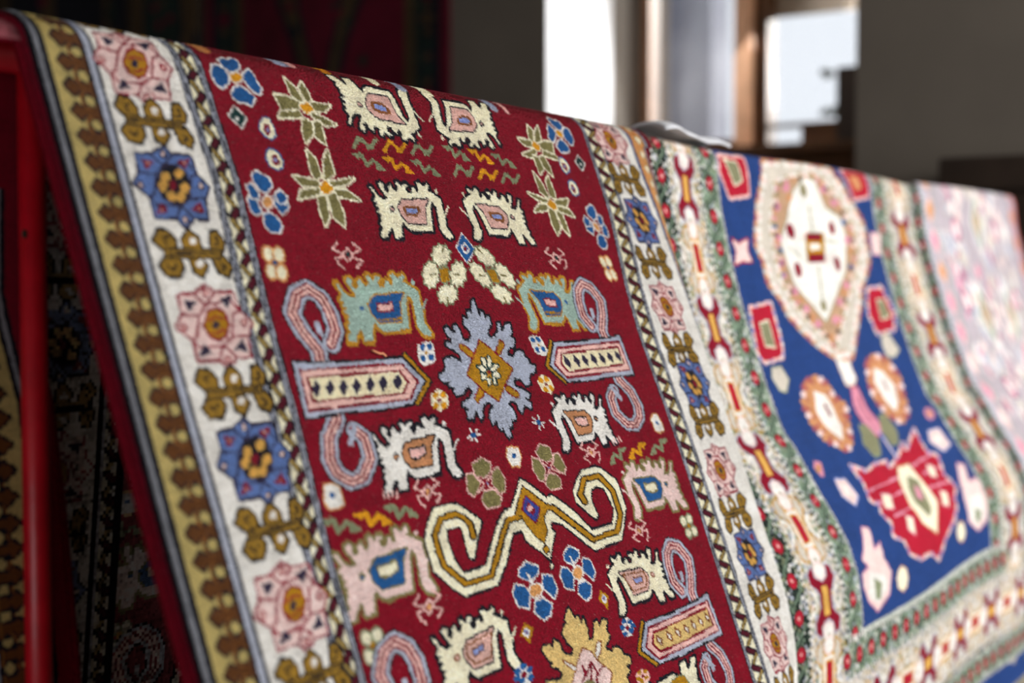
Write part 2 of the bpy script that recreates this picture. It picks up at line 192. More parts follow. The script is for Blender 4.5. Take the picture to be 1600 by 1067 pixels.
DATA = {
'R1': '''P|B|W|2.2|0|10037,-2269;10116,-2306;10186,-2296;10260,-2336;10317,-2310;10297,-2231;10210,-2171;10128,-2160;10046,-2192
P|B|W|2.2|0|9906,-2189;9986,-2202;10052,-2158;10085,-2103;10058,-2033;9967,-1963;9907,-1972;9866,-2033;9862,-2107
P|B|W|2.2|0|10138,-1984;10213,-2010;10306,-1963;10372,-1903;10298,-1826;10212,-1833;10126,-1840;10063,-1875;10061,-1924
P|B|W|2.2|0|10312,-2150;10407,-2209;10459,-2153;10466,-2085;10509,-2022;10461,-1956;10388,-1973;10325,-2041;10282,-2104
P|Y|W|1|0|10111,-2115;10202,-2153;10281,-2129;10234,-2064;10150,-2044;10106,-2072
P|B|W|2.2|0|16409,-2249;16329,-2287;16260,-2277;16186,-2317;16129,-2291;16149,-2212;16236,-2152;16317,-2141;16400,-2173
P|B|W|2.2|0|16540,-2170;16459,-2182;16394,-2138;16361,-2084;16388,-2013;16478,-1944;16539,-1953;16580,-2014;16584,-2088
P|B|W|2.2|0|16308,-1965;16232,-1991;16140,-1943;16074,-1883;16148,-1807;16234,-1814;16319,-1821;16382,-1855;16385,-1905
P|B|W|2.2|0|16134,-2131;16039,-2190;15987,-2134;15980,-2066;15936,-2002;15985,-1936;16058,-1953;16121,-2022;16163,-2085
P|Y|W|1|0|16335,-2096;16244,-2133;16165,-2110;16212,-2044;16296,-2025;16340,-2053
P|O|C|2.6|0|10918,-2189;11033,-2096;11104,-1971;11055,-1912;10948,-2006
P|O|C|2.6|0|11174,-2167;11221,-2074;11239,-1969;11166,-1942;11097,-2104
P|O|C|2.6|0|11218,-1948;11525,-1956;11416,-1881;11244,-1862
P|O|C|2.6|0|11197,-1839;11534,-1739;11343,-1711;11168,-1800
P|O|C|2.6|0|11176,-1730;11280,-1741;11262,-1490;11132,-1566
P|O|C|2.6|0|11020,-1767;11137,-1726;11109,-1600;10949,-1480;10951,-1602
P|O|C|2.6|0|10646,-1728;10724,-1805;10981,-1851;11020,-1767
P|O|C|2.6|0|10687,-1974;10865,-1978;11081,-1915;10985,-1860;10732,-1823
P|Y|C|1.2|0|11026,-1900;11157,-1950;11226,-1878;11128,-1823;11072,-1834
P|O|C|2.6|0|15751,-2142;15636,-2049;15565,-1924;15614,-1865;15721,-1959
P|O|C|2.6|0|15495,-2121;15448,-2027;15430,-1922;15503,-1896;15571,-2057
P|O|C|2.6|0|15451,-1902;15144,-1909;15253,-1834;15425,-1815
P|O|C|2.6|0|15472,-1792;15134,-1693;15325,-1664;15500,-1753
P|O|C|2.6|0|15493,-1683;15388,-1694;15407,-1443;15537,-1520
P|O|C|2.6|0|15649,-1720;15531,-1679;15560,-1553;15720,-1433;15717,-1555
P|O|C|2.6|0|16022,-1681;15945,-1758;15687,-1804;15649,-1720
P|O|C|2.6|0|15982,-1927;15804,-1931;15588,-1868;15684,-1813;15937,-1776
P|Y|C|1.2|0|15643,-1853;15512,-1904;15443,-1831;15540,-1776;15597,-1787
P|O|C|2.6|0|10928,-1399;11025,-1312;11030,-1120;10927,-1079;10897,-1180
P|O|C|2.6|0|11260,-1427;11251,-1170;11071,-1071;11145,-1303
P|O|C|2.6|0|11114,-1056;11557,-1137;11392,-1056;11146,-1014
P|O|C|2.6|0|11131,-979;11364,-992;11551,-887;11302,-909;11112,-934
P|O|C|2.6|0|11053,-913;11171,-955;11212,-730;11163,-589;11031,-688
P|O|C|2.6|0|10890,-904;11003,-911;10968,-685;10865,-587;10854,-732
P|O|C|2.6|0|10584,-854;10655,-943;10936,-985;10935,-924
P|O|C|2.6|0|10603,-1100;10945,-1063;10973,-1013;10701,-996
P|Y|C|1.2|0|10960,-1012;11075,-1080;11177,-999;11061,-931;10971,-952
P|O|C|2.6|0|15590,-1429;15493,-1341;15487,-1149;15590,-1108;15621,-1210
P|O|C|2.6|0|15257,-1456;15267,-1199;15447,-1100;15373,-1332
P|O|C|2.6|0|15403,-1085;14960,-1167;15126,-1085;15371,-1043
P|O|C|2.6|0|15387,-1008;15154,-1021;14967,-916;15215,-938;15406,-963
P|O|C|2.6|0|15464,-942;15347,-984;15306,-759;15355,-618;15487,-717
P|O|C|2.6|0|15627,-934;15515,-940;15550,-714;15653,-616;15664,-761
P|O|C|2.6|0|15934,-883;15863,-972;15581,-1014;15583,-953
P|O|C|2.6|0|15915,-1129;15573,-1092;15545,-1042;15817,-1025
P|Y|C|1.2|0|15558,-1041;15443,-1109;15341,-1028;15457,-960;15546,-981
P|C|B|1.8|0|10351,-1646;10417,-1700;10495,-1695;10529,-1596;10511,-1517;10441,-1472;10346,-1519;10311,-1575
P|D||2|0|10399,-1625;10470,-1633;10475,-1548;10398,-1507;10363,-1563
P|V||2|0|10455,-1577;10442,-1562;10421,-1555;10405,-1559;10403,-1572;10416,-1586;10436,-1594;10453,-1590
P|C|B|1.8|0|16190,-1672;16123,-1726;16046,-1721;16012,-1622;16029,-1544;16100,-1498;16195,-1545;16229,-1601
P|D||2|0|16141,-1651;16070,-1659;16065,-1574;16143,-1533;16177,-1589
P|V||2|0|16086,-1603;16099,-1588;16119,-1581;16135,-1585;16138,-1598;16125,-1612;16104,-1620;16088,-1616
P|C|B|1.8|0|10317,-1332;10388,-1368;10470,-1344;10514,-1255;10476,-1176;10395,-1157;10305,-1189;10284,-1254
P|D||2|0|10378,-1303;10444,-1308;10465,-1234;10407,-1188;10354,-1226
P|V||2|0|10437,-1257;10424,-1243;10404,-1236;10388,-1240;10385,-1253;10398,-1267;10419,-1274;10435,-1270
P|C|B|1.8|0|16239,-1368;16168,-1404;16086,-1380;16042,-1291;16080,-1212;16161,-1193;16250,-1225;16272,-1290
P|D||2|0|16178,-1339;16112,-1344;16091,-1270;16149,-1224;16202,-1262
P|V||2|0|16119,-1293;16132,-1279;16152,-1272;16168,-1276;16170,-1289;16157,-1303;16137,-1310;16121,-1306
P|E|W|1.8|0|10046,-1773;10161,-1673;10060,-1563;9932,-1669
P|W||2|0|10066,-1658;10052,-1643;10031,-1635;10014,-1639;10012,-1653;10025,-1668;10047,-1676;10063,-1672
P|E|W|1.8|0|16570,-1784;16455,-1685;16557,-1575;16685,-1681
P|W||2|0|16551,-1670;16564,-1655;16586,-1647;16603,-1651;16605,-1664;16591,-1680;16570,-1688;16553,-1684
P|B|W|2|0|9863,-817;9933,-885;9976,-774;9988,-693;9909,-658;9852,-704
P|B|W|2|0|10234,-869;10364,-909;10399,-828;10388,-744;10275,-690;10217,-769
P|B|W|2|0|10009,-662;10097,-690;10187,-637;10221,-556;10164,-497;10041,-493;9989,-556
P|B|W|2|0|10018,-1077;10084,-1107;10162,-1079;10236,-1043;10240,-968;10134,-896;10057,-925;10011,-1003
P|B|W|2|0|10264,-887;10351,-933;10413,-862;10381,-810;10276,-805
P|B|W|2|0|9892,-947;9968,-976;10022,-890;10007,-824;9914,-835
P|T|W|1.4|0|10185,-801;10147,-755;10092,-734;10052,-750;10050,-794;10087,-839;10142,-861;10183,-845
P|B|W|2|0|16695,-781;16626,-849;16583,-738;16571,-658;16650,-622;16707,-668
P|B|W|2|0|16324,-833;16195,-874;16160,-792;16171,-709;16284,-654;16342,-734
P|B|W|2|0|16550,-626;16462,-655;16372,-601;16337,-521;16395,-462;16518,-458;16570,-521
P|B|W|2|0|16541,-1042;16475,-1071;16397,-1043;16323,-1007;16318,-933;16425,-861;16502,-889;16547,-968
P|B|W|2|0|16295,-852;16208,-898;16146,-826;16178,-775;16282,-770
P|B|W|2|0|16666,-912;16591,-941;16537,-854;16552,-789;16645,-800
P|T|W|1.4|0|16374,-765;16412,-719;16467,-698;16507,-715;16509,-758;16472,-804;16417,-825;16376,-809
S|H||2|3.8:1.67|11717,-1494;11849,-1618;12013,-1511;12147,-1625
P|H||2|0|11756,-1505;11735,-1486;11703,-1476;11680,-1482;11678,-1500;11700,-1520;11731,-1529;11755,-1523
P|H||2|0|12182,-1617;12160,-1597;12127,-1587;12102,-1593;12101,-1611;12123,-1631;12156,-1641;12181,-1635
P|H||2|0|11806,-1605;11916,-1631;11948,-1579;11824,-1570
P|H||2|0|11927,-1563;12049,-1564;12039,-1501;11936,-1488
S|Y||2|3.8:1.67|12246,-1503;12377,-1627;12541,-1519;12675,-1633
P|Y||2|0|12285,-1514;12263,-1495;12232,-1485;12208,-1491;12206,-1509;12228,-1529;12259,-1538;12283,-1532
P|Y||2|0|12711,-1625;12688,-1605;12655,-1595;12631,-1601;12629,-1620;12651,-1640;12684,-1650;12709,-1644
P|Y||2|0|12334,-1614;12444,-1640;12476,-1587;12352,-1579
P|Y||2|0|12456,-1572;12577,-1573;12568,-1509;12464,-1497
S|H||2|3.8:1.67|12743,-1507;12874,-1631;13038,-1523;13172,-1637
P|H||2|0|12781,-1518;12760,-1498;12728,-1489;12705,-1495;12703,-1513;12725,-1533;12756,-1542;12780,-1536
P|H||2|0|13208,-1629;13185,-1609;13152,-1599;13128,-1605;13126,-1624;13148,-1644;13181,-1654;13206,-1648
P|H||2|0|12831,-1618;12941,-1644;12973,-1591;12849,-1583
P|H||2|0|12952,-1576;13074,-1577;13065,-1513;12961,-1501
S|H||2|3.8:1.67|13457,-1301;13589,-1424;13753,-1317;13887,-1431
P|H||2|0|13496,-1312;13475,-1292;13443,-1283;13420,-1289;13418,-1307;13439,-1326;13471,-1336;13495,-1330
P|H||2|0|13922,-1423;13900,-1403;13867,-1393;13842,-1399;13841,-1417;13863,-1438;13896,-1448;13921,-1442
P|H||2|0|13546,-1411;13656,-1438;13688,-1385;13564,-1377
P|H||2|0|13667,-1369;13789,-1370;13779,-1307;13676,-1295
S|Y||2|3.8:1.67|13960,-1287;14091,-1410;14255,-1303;14389,-1417
P|Y||2|0|13998,-1298;13977,-1278;13945,-1269;13922,-1275;13920,-1293;13942,-1312;13973,-1322;13997,-1316
P|Y||2|0|14425,-1409;14402,-1389;14369,-1379;14345,-1385;14343,-1403;14365,-1424;14398,-1434;14423,-1428
P|Y||2|0|14048,-1397;14158,-1424;14190,-1371;14066,-1362
P|Y||2|0|14169,-1355;14291,-1356;14282,-1293;14178,-1281
S|H||2|3.8:1.67|14443,-1269;14574,-1393;14739,-1285;14873,-1399
P|H||2|0|14482,-1280;14460,-1260;14429,-1251;14405,-1257;14404,-1275;14425,-1294;14457,-1304;14480,-1298
P|H||2|0|14908,-1391;14885,-1371;14852,-1361;14828,-1367;14826,-1386;14849,-1406;14882,-1416;14906,-1410
P|H||2|0|14532,-1379;14641,-1406;14673,-1353;14549,-1345
P|H||2|0|14653,-1337;14774,-1338;14765,-1275;14661,-1263
S|H||2|3.6:1.65|11674,-1418;11818,-1416;11840,-1299;11981,-1371;12124,-1274
P|H||2|0|11662,-1431;11808,-1441;11830,-1392;11719,-1361
P|H||2|0|11997,-1369;12074,-1353;12137,-1266;12002,-1265
S|Y||2|3.6:1.65|12175,-1419;12319,-1416;12341,-1299;12482,-1371;12625,-1274
P|Y||2|0|12163,-1432;12308,-1441;12330,-1393;12220,-1362
P|Y||2|0|12498,-1370;12574,-1354;12638,-1266;12503,-1265
S|H||2|3.6:1.65|12691,-1418;12836,-1416;12858,-1299;12999,-1371;13142,-1274
P|H||2|0|12680,-1432;12825,-1441;12847,-1392;12737,-1362
P|H||2|0|13015,-1369;13091,-1354;13155,-1266;13020,-1265
S|H||2|3.6:1.65|13410,-1656;13555,-1653;13577,-1537;13717,-1608;13860,-1511
P|H||2|0|13398,-1669;13544,-1678;13566,-1630;13456,-1599
P|H||2|0|13733,-1607;13810,-1591;13873,-1504;13739,-1502
S|Y||2|3.6:1.65|13915,-1656;14060,-1653;14082,-1537;14223,-1608;14365,-1511
P|Y||2|0|13904,-1669;14049,-1678;14071,-1630;13961,-1599
P|Y||2|0|14239,-1607;14315,-1591;14378,-1504;14244,-1502
S|H||2|3.6:1.65|14408,-1636;14552,-1633;14574,-1517;14715,-1588;14858,-1491
P|H||2|0|14396,-1649;14542,-1658;14564,-1610;14453,-1579
P|H||2|0|14731,-1587;14807,-1571;14871,-1484;14736,-1482
S|H||2|4.3:1.65|9600,2272;9745,2275;9767,2391;9908,2320;10050,2417
P|H||2|0|9589,2259;9734,2250;9756,2298;9646,2329
P|H||2|0|9924,2321;10000,2337;10063,2424;9929,2426
S|H||2|4.3:1.65|16384,2181;16240,2183;16218,2300;16077,2228;15934,2325
P|H||2|0|16396,2167;16250,2158;16228,2207;16339,2237
P|H||2|0|16061,2230;15984,2245;15921,2333;16056,2334
S|Y||2|4.3:1.65|10060,2273;10204,2276;10226,2393;10367,2321;10510,2418
P|Y||2|0|10048,2260;10193,2251;10215,2299;10105,2330
P|Y||2|0|10383,2322;10459,2338;10523,2426;10388,2427
S|Y||2|4.3:1.65|15841,2183;15697,2186;15675,2303;15534,2231;15391,2328
P|Y||2|0|15853,2170;15707,2161;15685,2209;15796,2240
P|Y||2|0|15518,2232;15442,2248;15378,2336;15513,2337
S|H||2|4.3:1.65|10500,2268;10645,2270;10667,2387;10808,2315;10950,2412
P|H||2|0|10489,2255;10634,2245;10656,2294;10546,2324
P|H||2|0|10824,2317;10900,2333;10963,2420;10829,2421
S|H||2|4.3:1.65|15340,2188;15196,2190;15174,2307;15033,2235;14890,2332
P|H||2|0|15352,2174;15206,2165;15184,2214;15295,2244
P|H||2|0|15017,2237;14941,2252;14877,2340;15012,2341
P|C|K|4|0|11769,-1060;11814,-1056;11860,-970;11941,-916;12036,-934;11955,-1052;11937,-1095;11995,-1118;12039,-1089;12008,-1042;12057,-1000;12099,-1028;12100,-1073;12163,-1103;12178,-1052;12227,-1029;12276,-1071;12253,-1128;12300,-1144;12344,-1088;12404,-1131;12464,-1128;12464,-1108;12399,-1078;12430,-1014;12495,-1024;12535,-1086;12567,-1088;12604,-1037;12653,-1053;12635,-1145;12695,-1162;12744,-1112;12847,-1152;12866,-1126;12810,-1075;12898,-1040;13018,-979;13000,-856;13003,-775;12963,-653;13010,-573;13037,-520;12950,-498;12880,-529;12834,-608;12858,-742;12882,-878;12829,-942;12774,-873;12729,-737;12685,-583;12299,-571;12220,-614;12190,-677;12129,-611;12091,-488;11963,-484;11969,-580;11941,-604;11857,-526;11829,-487;11724,-484;11743,-547;11799,-587;11765,-636;11821,-676;11794,-700;11851,-740;11781,-775;11847,-816;11782,-839;11838,-879;11770,-895;11835,-955
P|C||2|0|12941,-1083;12992,-1099;13011,-1073;12957,-1030
S|C||2|1.9:1.60|13010,-789;13067,-839;13125,-889
P|F|K|1.8|0|12170,-844;12280,-930;12776,-964;12667,-868;12600,-666;12265,-667;12187,-755
P|Z||2|0|12261,-848;12341,-869;12566,-873;12560,-810;12468,-753;12289,-739;12246,-796
P|V||2|0|12303,-831;12511,-844;12507,-801;12440,-781;12308,-779
P|F|K|1.8|0|12091,-817;12075,-804;12050,-797;12030,-802;12027,-814;12042,-828;12067,-834;12087,-830
P|C|K|4|0|14707,-1056;14662,-1053;14616,-966;14535,-913;14440,-931;14521,-1048;14539,-1092;14481,-1115;14436,-1085;14468,-1039;14419,-996;14377,-1024;14376,-1070;14313,-1099;14297,-1048;14249,-1025;14200,-1067;14223,-1125;14175,-1141;14132,-1084;14072,-1127;14012,-1125;14012,-1105;14076,-1075;14046,-1011;13980,-1021;13941,-1083;13909,-1084;13872,-1034;13823,-1050;13841,-1142;13781,-1159;13732,-1108;13629,-1148;13610,-1122;13666,-1072;13578,-1037;13458,-975;13476,-853;13473,-772;13513,-649;13466,-570;13438,-517;13526,-495;13596,-526;13642,-605;13618,-739;13594,-874;13647,-939;13702,-869;13747,-734;13791,-580;14176,-568;14256,-610;14286,-674;14346,-607;14385,-485;14513,-481;14507,-576;14535,-601;14619,-522;14646,-484;14752,-481;14733,-544;14677,-583;14711,-633;14655,-673;14682,-697;14625,-737;14694,-772;14628,-813;14694,-835;14638,-876;14706,-892;14641,-952
P|C||2|0|13535,-1080;13484,-1096;13465,-1070;13519,-1026
S|C||2|1.9:1.60|13466,-786;13409,-835;13351,-886
P|F|K|1.8|0|14306,-841;14196,-927;13699,-960;13809,-864;13876,-663;14211,-664;14289,-751
P|Z||2|0|14215,-845;14135,-866;13909,-870;13915,-806;14008,-750;14187,-736;14230,-792
P|V||2|0|14173,-828;13964,-841;13969,-797;14036,-777;14168,-776
P|F|K|1.8|0|14385,-814;14400,-800;14426,-794;14445,-798;14449,-811;14433,-824;14408,-831;14388,-826
P|C|K|4|0|11744,-1766;11791,-1769;11839,-1859;11923,-1915;12022,-1896;11938,-1774;11919,-1728;11979,-1705;12026,-1735;11993,-1784;12043,-1828;12087,-1799;12089,-1752;12154,-1721;12170,-1774;12220,-1798;12272,-1754;12248,-1695;12297,-1678;12342,-1736;12405,-1692;12467,-1695;12467,-1715;12400,-1747;12431,-1813;12500,-1802;12541,-1738;12574,-1736;12613,-1789;12664,-1773;12645,-1677;12708,-1659;12758,-1711;12865,-1670;12885,-1697;12827,-1749;12919,-1786;13043,-1850;13024,-1977;13027,-2061;12986,-2189;13035,-2271;13063,-2326;12973,-2350;12900,-2317;12852,-2235;12877,-2095;12902,-1955;12847,-1888;12789,-1960;12742,-2101;12696,-2261;12296,-2274;12213,-2229;12182,-2163;12119,-2232;12079,-2360;11946,-2364;11952,-2265;11923,-2239;11836,-2321;11807,-2361;11697,-2364;11718,-2298;11776,-2257;11740,-2206;11799,-2165;11771,-2139;11829,-2098;11757,-2061;11826,-2019;11758,-1996;11816,-1953;11745,-1937;11813,-1874
P|C||2|0|12963,-1741;13016,-1724;13036,-1751;12980,-1797
S|C||2|1.9:1.60|13035,-2047;13094,-1995;13154,-1943
P|F|K|1.8|0|12161,-1990;12275,-1900;12792,-1865;12678,-1965;12609,-2175;12260,-2174;12179,-2083
P|Z||2|0|12256,-1985;12339,-1964;12574,-1959;12567,-2026;12471,-2084;12285,-2099;12241,-2040
P|V||2|0|12299,-2004;12516,-1989;12512,-2035;12442,-2056;12305,-2057
P|F|K|1.8|0|12079,-2018;12063,-2032;12037,-2038;12016,-2034;12013,-2021;12029,-2007;12055,-2000;12075,-2005
P|C|K|4|0|14691,-1780;14643,-1783;14595,-1873;14512,-1928;14413,-1910;14497,-1788;14516,-1742;14455,-1719;14409,-1749;14442,-1798;14391,-1842;14348,-1813;14346,-1765;14281,-1735;14265,-1788;14214,-1812;14163,-1768;14187,-1708;14138,-1692;14093,-1750;14030,-1705;13968,-1708;13967,-1729;14035,-1760;14003,-1827;13935,-1816;13894,-1752;13861,-1750;13822,-1803;13771,-1786;13789,-1691;13727,-1673;13677,-1725;13569,-1684;13549,-1711;13608,-1763;13516,-1800;13392,-1864;13410,-1991;13407,-2075;13449,-2203;13400,-2285;13371,-2340;13462,-2364;13535,-2331;13583,-2249;13558,-2109;13533,-1969;13588,-1902;13645,-1974;13692,-2115;13738,-2275;14139,-2287;14222,-2243;14252,-2177;14316,-2246;14355,-2374;14489,-2378;14483,-2279;14511,-2253;14599,-2335;14628,-2375;14737,-2378;14717,-2312;14659,-2271;14695,-2220;14636,-2179;14664,-2153;14605,-2112;14678,-2075;14609,-2033;14677,-2009;14618,-1967;14690,-1951;14622,-1888
P|C||2|0|13472,-1755;13419,-1738;13399,-1765;13455,-1811
S|C||2|1.9:1.60|13400,-2061;13340,-2009;13280,-1957
P|F|K|1.8|0|14273,-2004;14159,-1914;13643,-1879;13757,-1979;13826,-2189;14175,-2188;14256,-2097
P|Z||2|0|14179,-1999;14096,-1978;13861,-1973;13867,-2039;13964,-2098;14149,-2113;14194,-2054
P|V||2|0|14135,-2017;13918,-2003;13923,-2049;13992,-2069;14130,-2071
P|F|K|1.8|0|14356,-2032;14372,-2045;14398,-2052;14419,-2048;14422,-2035;14406,-2021;14380,-2014;14359,-2018
P|A|G2|4|0|10746,25;10794,29;10843,121;10928,177;11029,158;10943,34;10924,-13;10986,-37;11033,-6;11000,44;11051,89;11095,59;11097,11;11163,-21;11180,33;11231,58;11283,14;11259,-47;11309,-64;11355,-5;11419,-50;11482,-47;11483,-26;11414,6;11446,74;11516,63;11558,-3;11592,-5;11631,49;11683,32;11664,-65;11728,-84;11779,-30;11889,-72;11909,-45;11849,9;11943,46;12070,111;12051,241;12054,327;12012,457;12061,541;12090,597;11998,621;11924,587;11875,504;11900,361;11926,218;11870,150;11811,224;11763,367;11717,530;11308,543;11224,498;11193,431;11128,501;11088,631;10951,635;10957,534;10929,508;10839,591;10810,632;10698,635;10719,568;10778,526;10742,474;10801,432;10773,406;10833,364;10759,327;10829,283;10760,260;10819,216;10747,200;10816,136
P|A||2|0|11988,1;12042,-17;12062,11;12005,57
S|A||2|1.9:1.60|12061,312;12122,259;12183,206
P|B|G2|1.8|0|11171,254;11287,163;11814,127;11698,229;11627,442;11272,441;11189,349
P|P|D|1.8|0|11315,261;11560,242;11540,306;11455,326;11307,323
S|G||2|2.2:1.57|11282,420;11633,407
P|B||2|0|11091,282;11073,298;11043,306;11019,301;11015,285;11034,269;11064,261;11087,267
P|A|G2|4|0|15350,19;15302,23;15253,114;15168,171;15067,152;15153,27;15172,-19;15110,-43;15063,-12;15096,38;15045,83;15001,53;14999,5;14933,-27;14916,27;14865,52;14813,7;14837,-54;14787,-71;14741,-11;14677,-57;14614,-53;14613,-33;14682,-1;14650,67;14580,56;14538,-9;14504,-11;14465,43;14413,26;14432,-72;14368,-90;14317,-36;14207,-79;14187,-51;14247,2;14153,40;14026,105;14045,235;14042,320;14084,450;14035,534;14006,590;14098,614;14172,581;14221,498;14196,355;14170,212;14226,143;14285,217;14333,360;14379,524;14788,537;14872,491;14903,424;14968,495;15009,625;15145,629;15139,528;15167,502;15257,585;15286,626;15398,629;15377,562;15318,520;15354,468;15295,426;15323,400;15263,357;15337,320;15267,277;15336,253;15277,210;15349,194;15280,129
P|A||2|0|14108,-6;14054,-23;14034,4;14091,51
S|A||2|1.9:1.60|14035,306;13974,253;13913,200
P|B|G2|1.8|0|14925,247;14809,156;14282,121;14398,223;14469,436;14824,435;14907,342
P|P|D|1.8|0|14781,254;14536,236;14556,300;14641,320;14789,317
S|G||2|2.2:1.57|14814,414;14463,401
P|B||2|0|15005,276;15023,292;15053,300;15077,294;15081,279;15062,263;15032,255;15009,260
P|W|K|4|0|10619,1568;10664,1571;10710,1658;10791,1711;10886,1693;10805,1576;10787,1532;10845,1509;10889,1539;10858,1585;10906,1628;10949,1600;10950,1554;11013,1525;11028,1576;11077,1599;11126,1557;11103,1499;11150,1483;11194,1540;11254,1497;11313,1499;11314,1519;11249,1549;11280,1613;11345,1603;11385,1541;11417,1540;11454,1590;11503,1574;11485,1482;11545,1465;11594,1516;11697,1476;11716,1502;11660,1552;11748,1587;11868,1649;11850,1771;11853,1852;11813,1975;11860,2054;11887,2107;11800,2129;11730,2098;11684,2019;11708,1885;11732,1750;11679,1685;11624,1755;11579,1890;11535,2044;11149,2056;11070,2014;11040,1950;10979,2017;10941,2139;10813,2143;10818,2048;10791,2023;10707,2102;10679,2140;10574,2143;10593,2080;10649,2040;10615,1991;10671,1951;10644,1927;10701,1887;10631,1852;10697,1811;10632,1789;10688,1748;10620,1732;10685,1672
P|W||2|0|11791,1544;11842,1528;11861,1554;11807,1598
S|W||2|1.9:1.60|11860,1838;11917,1789;11975,1738
P|T2|K|1.8|0|11020,1783;11130,1697;11626,1664;11517,1760;11450,1961;11115,1960;11037,1873
P|P|K|2|0|11142,1777;11414,1758;11400,1831;11282,1863;11145,1855
P|T2|K|1.8|0|10941,1810;10925,1823;10900,1830;10880,1826;10877,1813;10892,1800;10917,1793;10937,1797
P|W|K|4|0|15158,1522;15112,1526;15066,1612;14985,1665;14890,1648;14971,1530;14990,1486;14931,1463;14887,1493;14918,1540;14870,1582;14828,1554;14826,1509;14764,1479;14748,1530;14700,1553;14650,1511;14673,1454;14626,1438;14582,1494;14522,1451;14463,1454;14462,1474;14527,1504;14497,1568;14431,1557;14391,1496;14360,1494;14322,1545;14273,1529;14291,1436;14231,1419;14183,1470;14079,1430;14060,1456;14117,1506;14028,1542;13908,1603;13926,1726;13924,1806;13963,1929;13917,2008;13889,2061;13976,2084;14046,2052;14092,1974;14068,1839;14044,1704;14097,1640;14152,1709;14198,1844;14242,1998;14627,2010;14706,1968;14736,1904;14797,1971;14835,2094;14964,2097;14958,2002;14985,1977;15070,2056;15097,2095;15203,2098;15183,2034;15127,1995;15161,1946;15105,1906;15132,1882;15076,1841;15145,1806;15079,1765;15145,1743;15088,1702;15157,1687;15091,1626
P|W||2|0|13986,1499;13935,1482;13915,1508;13969,1552
S|W||2|1.9:1.60|13917,1793;13859,1743;13802,1693
P|T2|K|1.8|0|14756,1738;14647,1652;14150,1618;14259,1714;14326,1915;14661,1915;14739,1827
P|P|K|2|0|14635,1732;14362,1712;14377,1786;14494,1817;14632,1810
P|T2|K|1.8|0|14836,1764;14851,1778;14876,1784;14896,1780;14899,1767;14884,1754;14859,1747;14839,1752
P|P2|O|4|0|9618,2579;9665,2583;9712,2672;9795,2726;9893,2708;9810,2587;9791,2542;9851,2518;9897,2549;9864,2597;9914,2641;9958,2612;9959,2565;10024,2534;10040,2587;10089,2611;10140,2568;10117,2508;10165,2492;10210,2550;10272,2506;10333,2509;10334,2529;10267,2560;10299,2626;10366,2615;10407,2552;10440,2550;10478,2602;10528,2586;10510,2491;10572,2473;10622,2525;10728,2484;10748,2511;10690,2563;10781,2599;10904,2662;10886,2788;10889,2872;10848,2998;10896,3080;10924,3134;10835,3157;10762,3125;10715,3044;10740,2906;10765,2766;10710,2700;10653,2772;10607,2911;10561,3069;10164,3082;10082,3038;10052,2973;9989,3041;9950,3168;9818,3171;9824,3073;9795,3048;9708,3129;9680,3169;9571,3172;9592,3107;9649,3066;9614,3015;9672,2974;9644,2949;9702,2908;9631,2872;9699,2829;9631,2807;9689,2765;9619,2749;9686,2686
P|P2||2|0|10825,2555;10877,2538;10897,2565;10842,2610
S|P2||2|1.9:1.60|10896,2858;10955,2806;11015,2755
P|B|O|1.8|0|10031,2801;10144,2712;10656,2678;10543,2777;10474,2984;10129,2983;10049,2893
P|C|O|2|0|10156,2795;10437,2775;10422,2850;10301,2883;10160,2875
P|B|O|1.8|0|9949,2828;9934,2842;9908,2849;9887,2844;9884,2831;9900,2818;9925,2811;9946,2816
P|P2|O|4|0|16335,2479;16288,2483;16240,2572;16157,2626;16059,2608;16143,2487;16162,2442;16102,2418;16056,2449;16088,2497;16038,2541;15995,2512;15993,2465;15929,2434;15913,2487;15863,2511;15812,2467;15836,2408;15787,2392;15742,2450;15680,2405;15619,2408;15618,2429;15685,2460;15654,2526;15586,2515;15545,2452;15513,2450;15474,2502;15424,2486;15442,2391;15380,2373;15330,2425;15224,2384;15204,2411;15262,2463;15171,2499;15048,2562;15066,2688;15064,2772;15105,2898;15056,2980;15028,3034;15118,3057;15190,3025;15238,2944;15213,2805;15188,2666;15242,2600;15299,2671;15346,2811;15391,2969;15788,2982;15870,2938;15900,2873;15963,2941;16003,3068;16135,3071;16129,2973;16157,2948;16244,3029;16272,3069;16381,3072;16361,3006;16303,2966;16339,2915;16281,2874;16308,2849;16250,2808;16322,2772;16254,2729;16321,2707;16263,2665;16334,2648;16267,2586
P|P2||2|0|15128,2455;15075,2438;15055,2465;15111,2510
S|P2||2|1.9:1.60|15056,2758;14997,2706;14938,2655
P|B|O|1.8|0|15921,2701;15808,2612;15297,2578;15410,2677;15478,2884;15823,2883;15904,2793
P|C|O|2|0|15796,2695;15515,2675;15530,2750;15651,2782;15793,2775
P|B|O|1.8|0|16003,2728;16019,2742;16045,2749;16065,2744;16069,2731;16053,2718;16027,2711;16006,2715
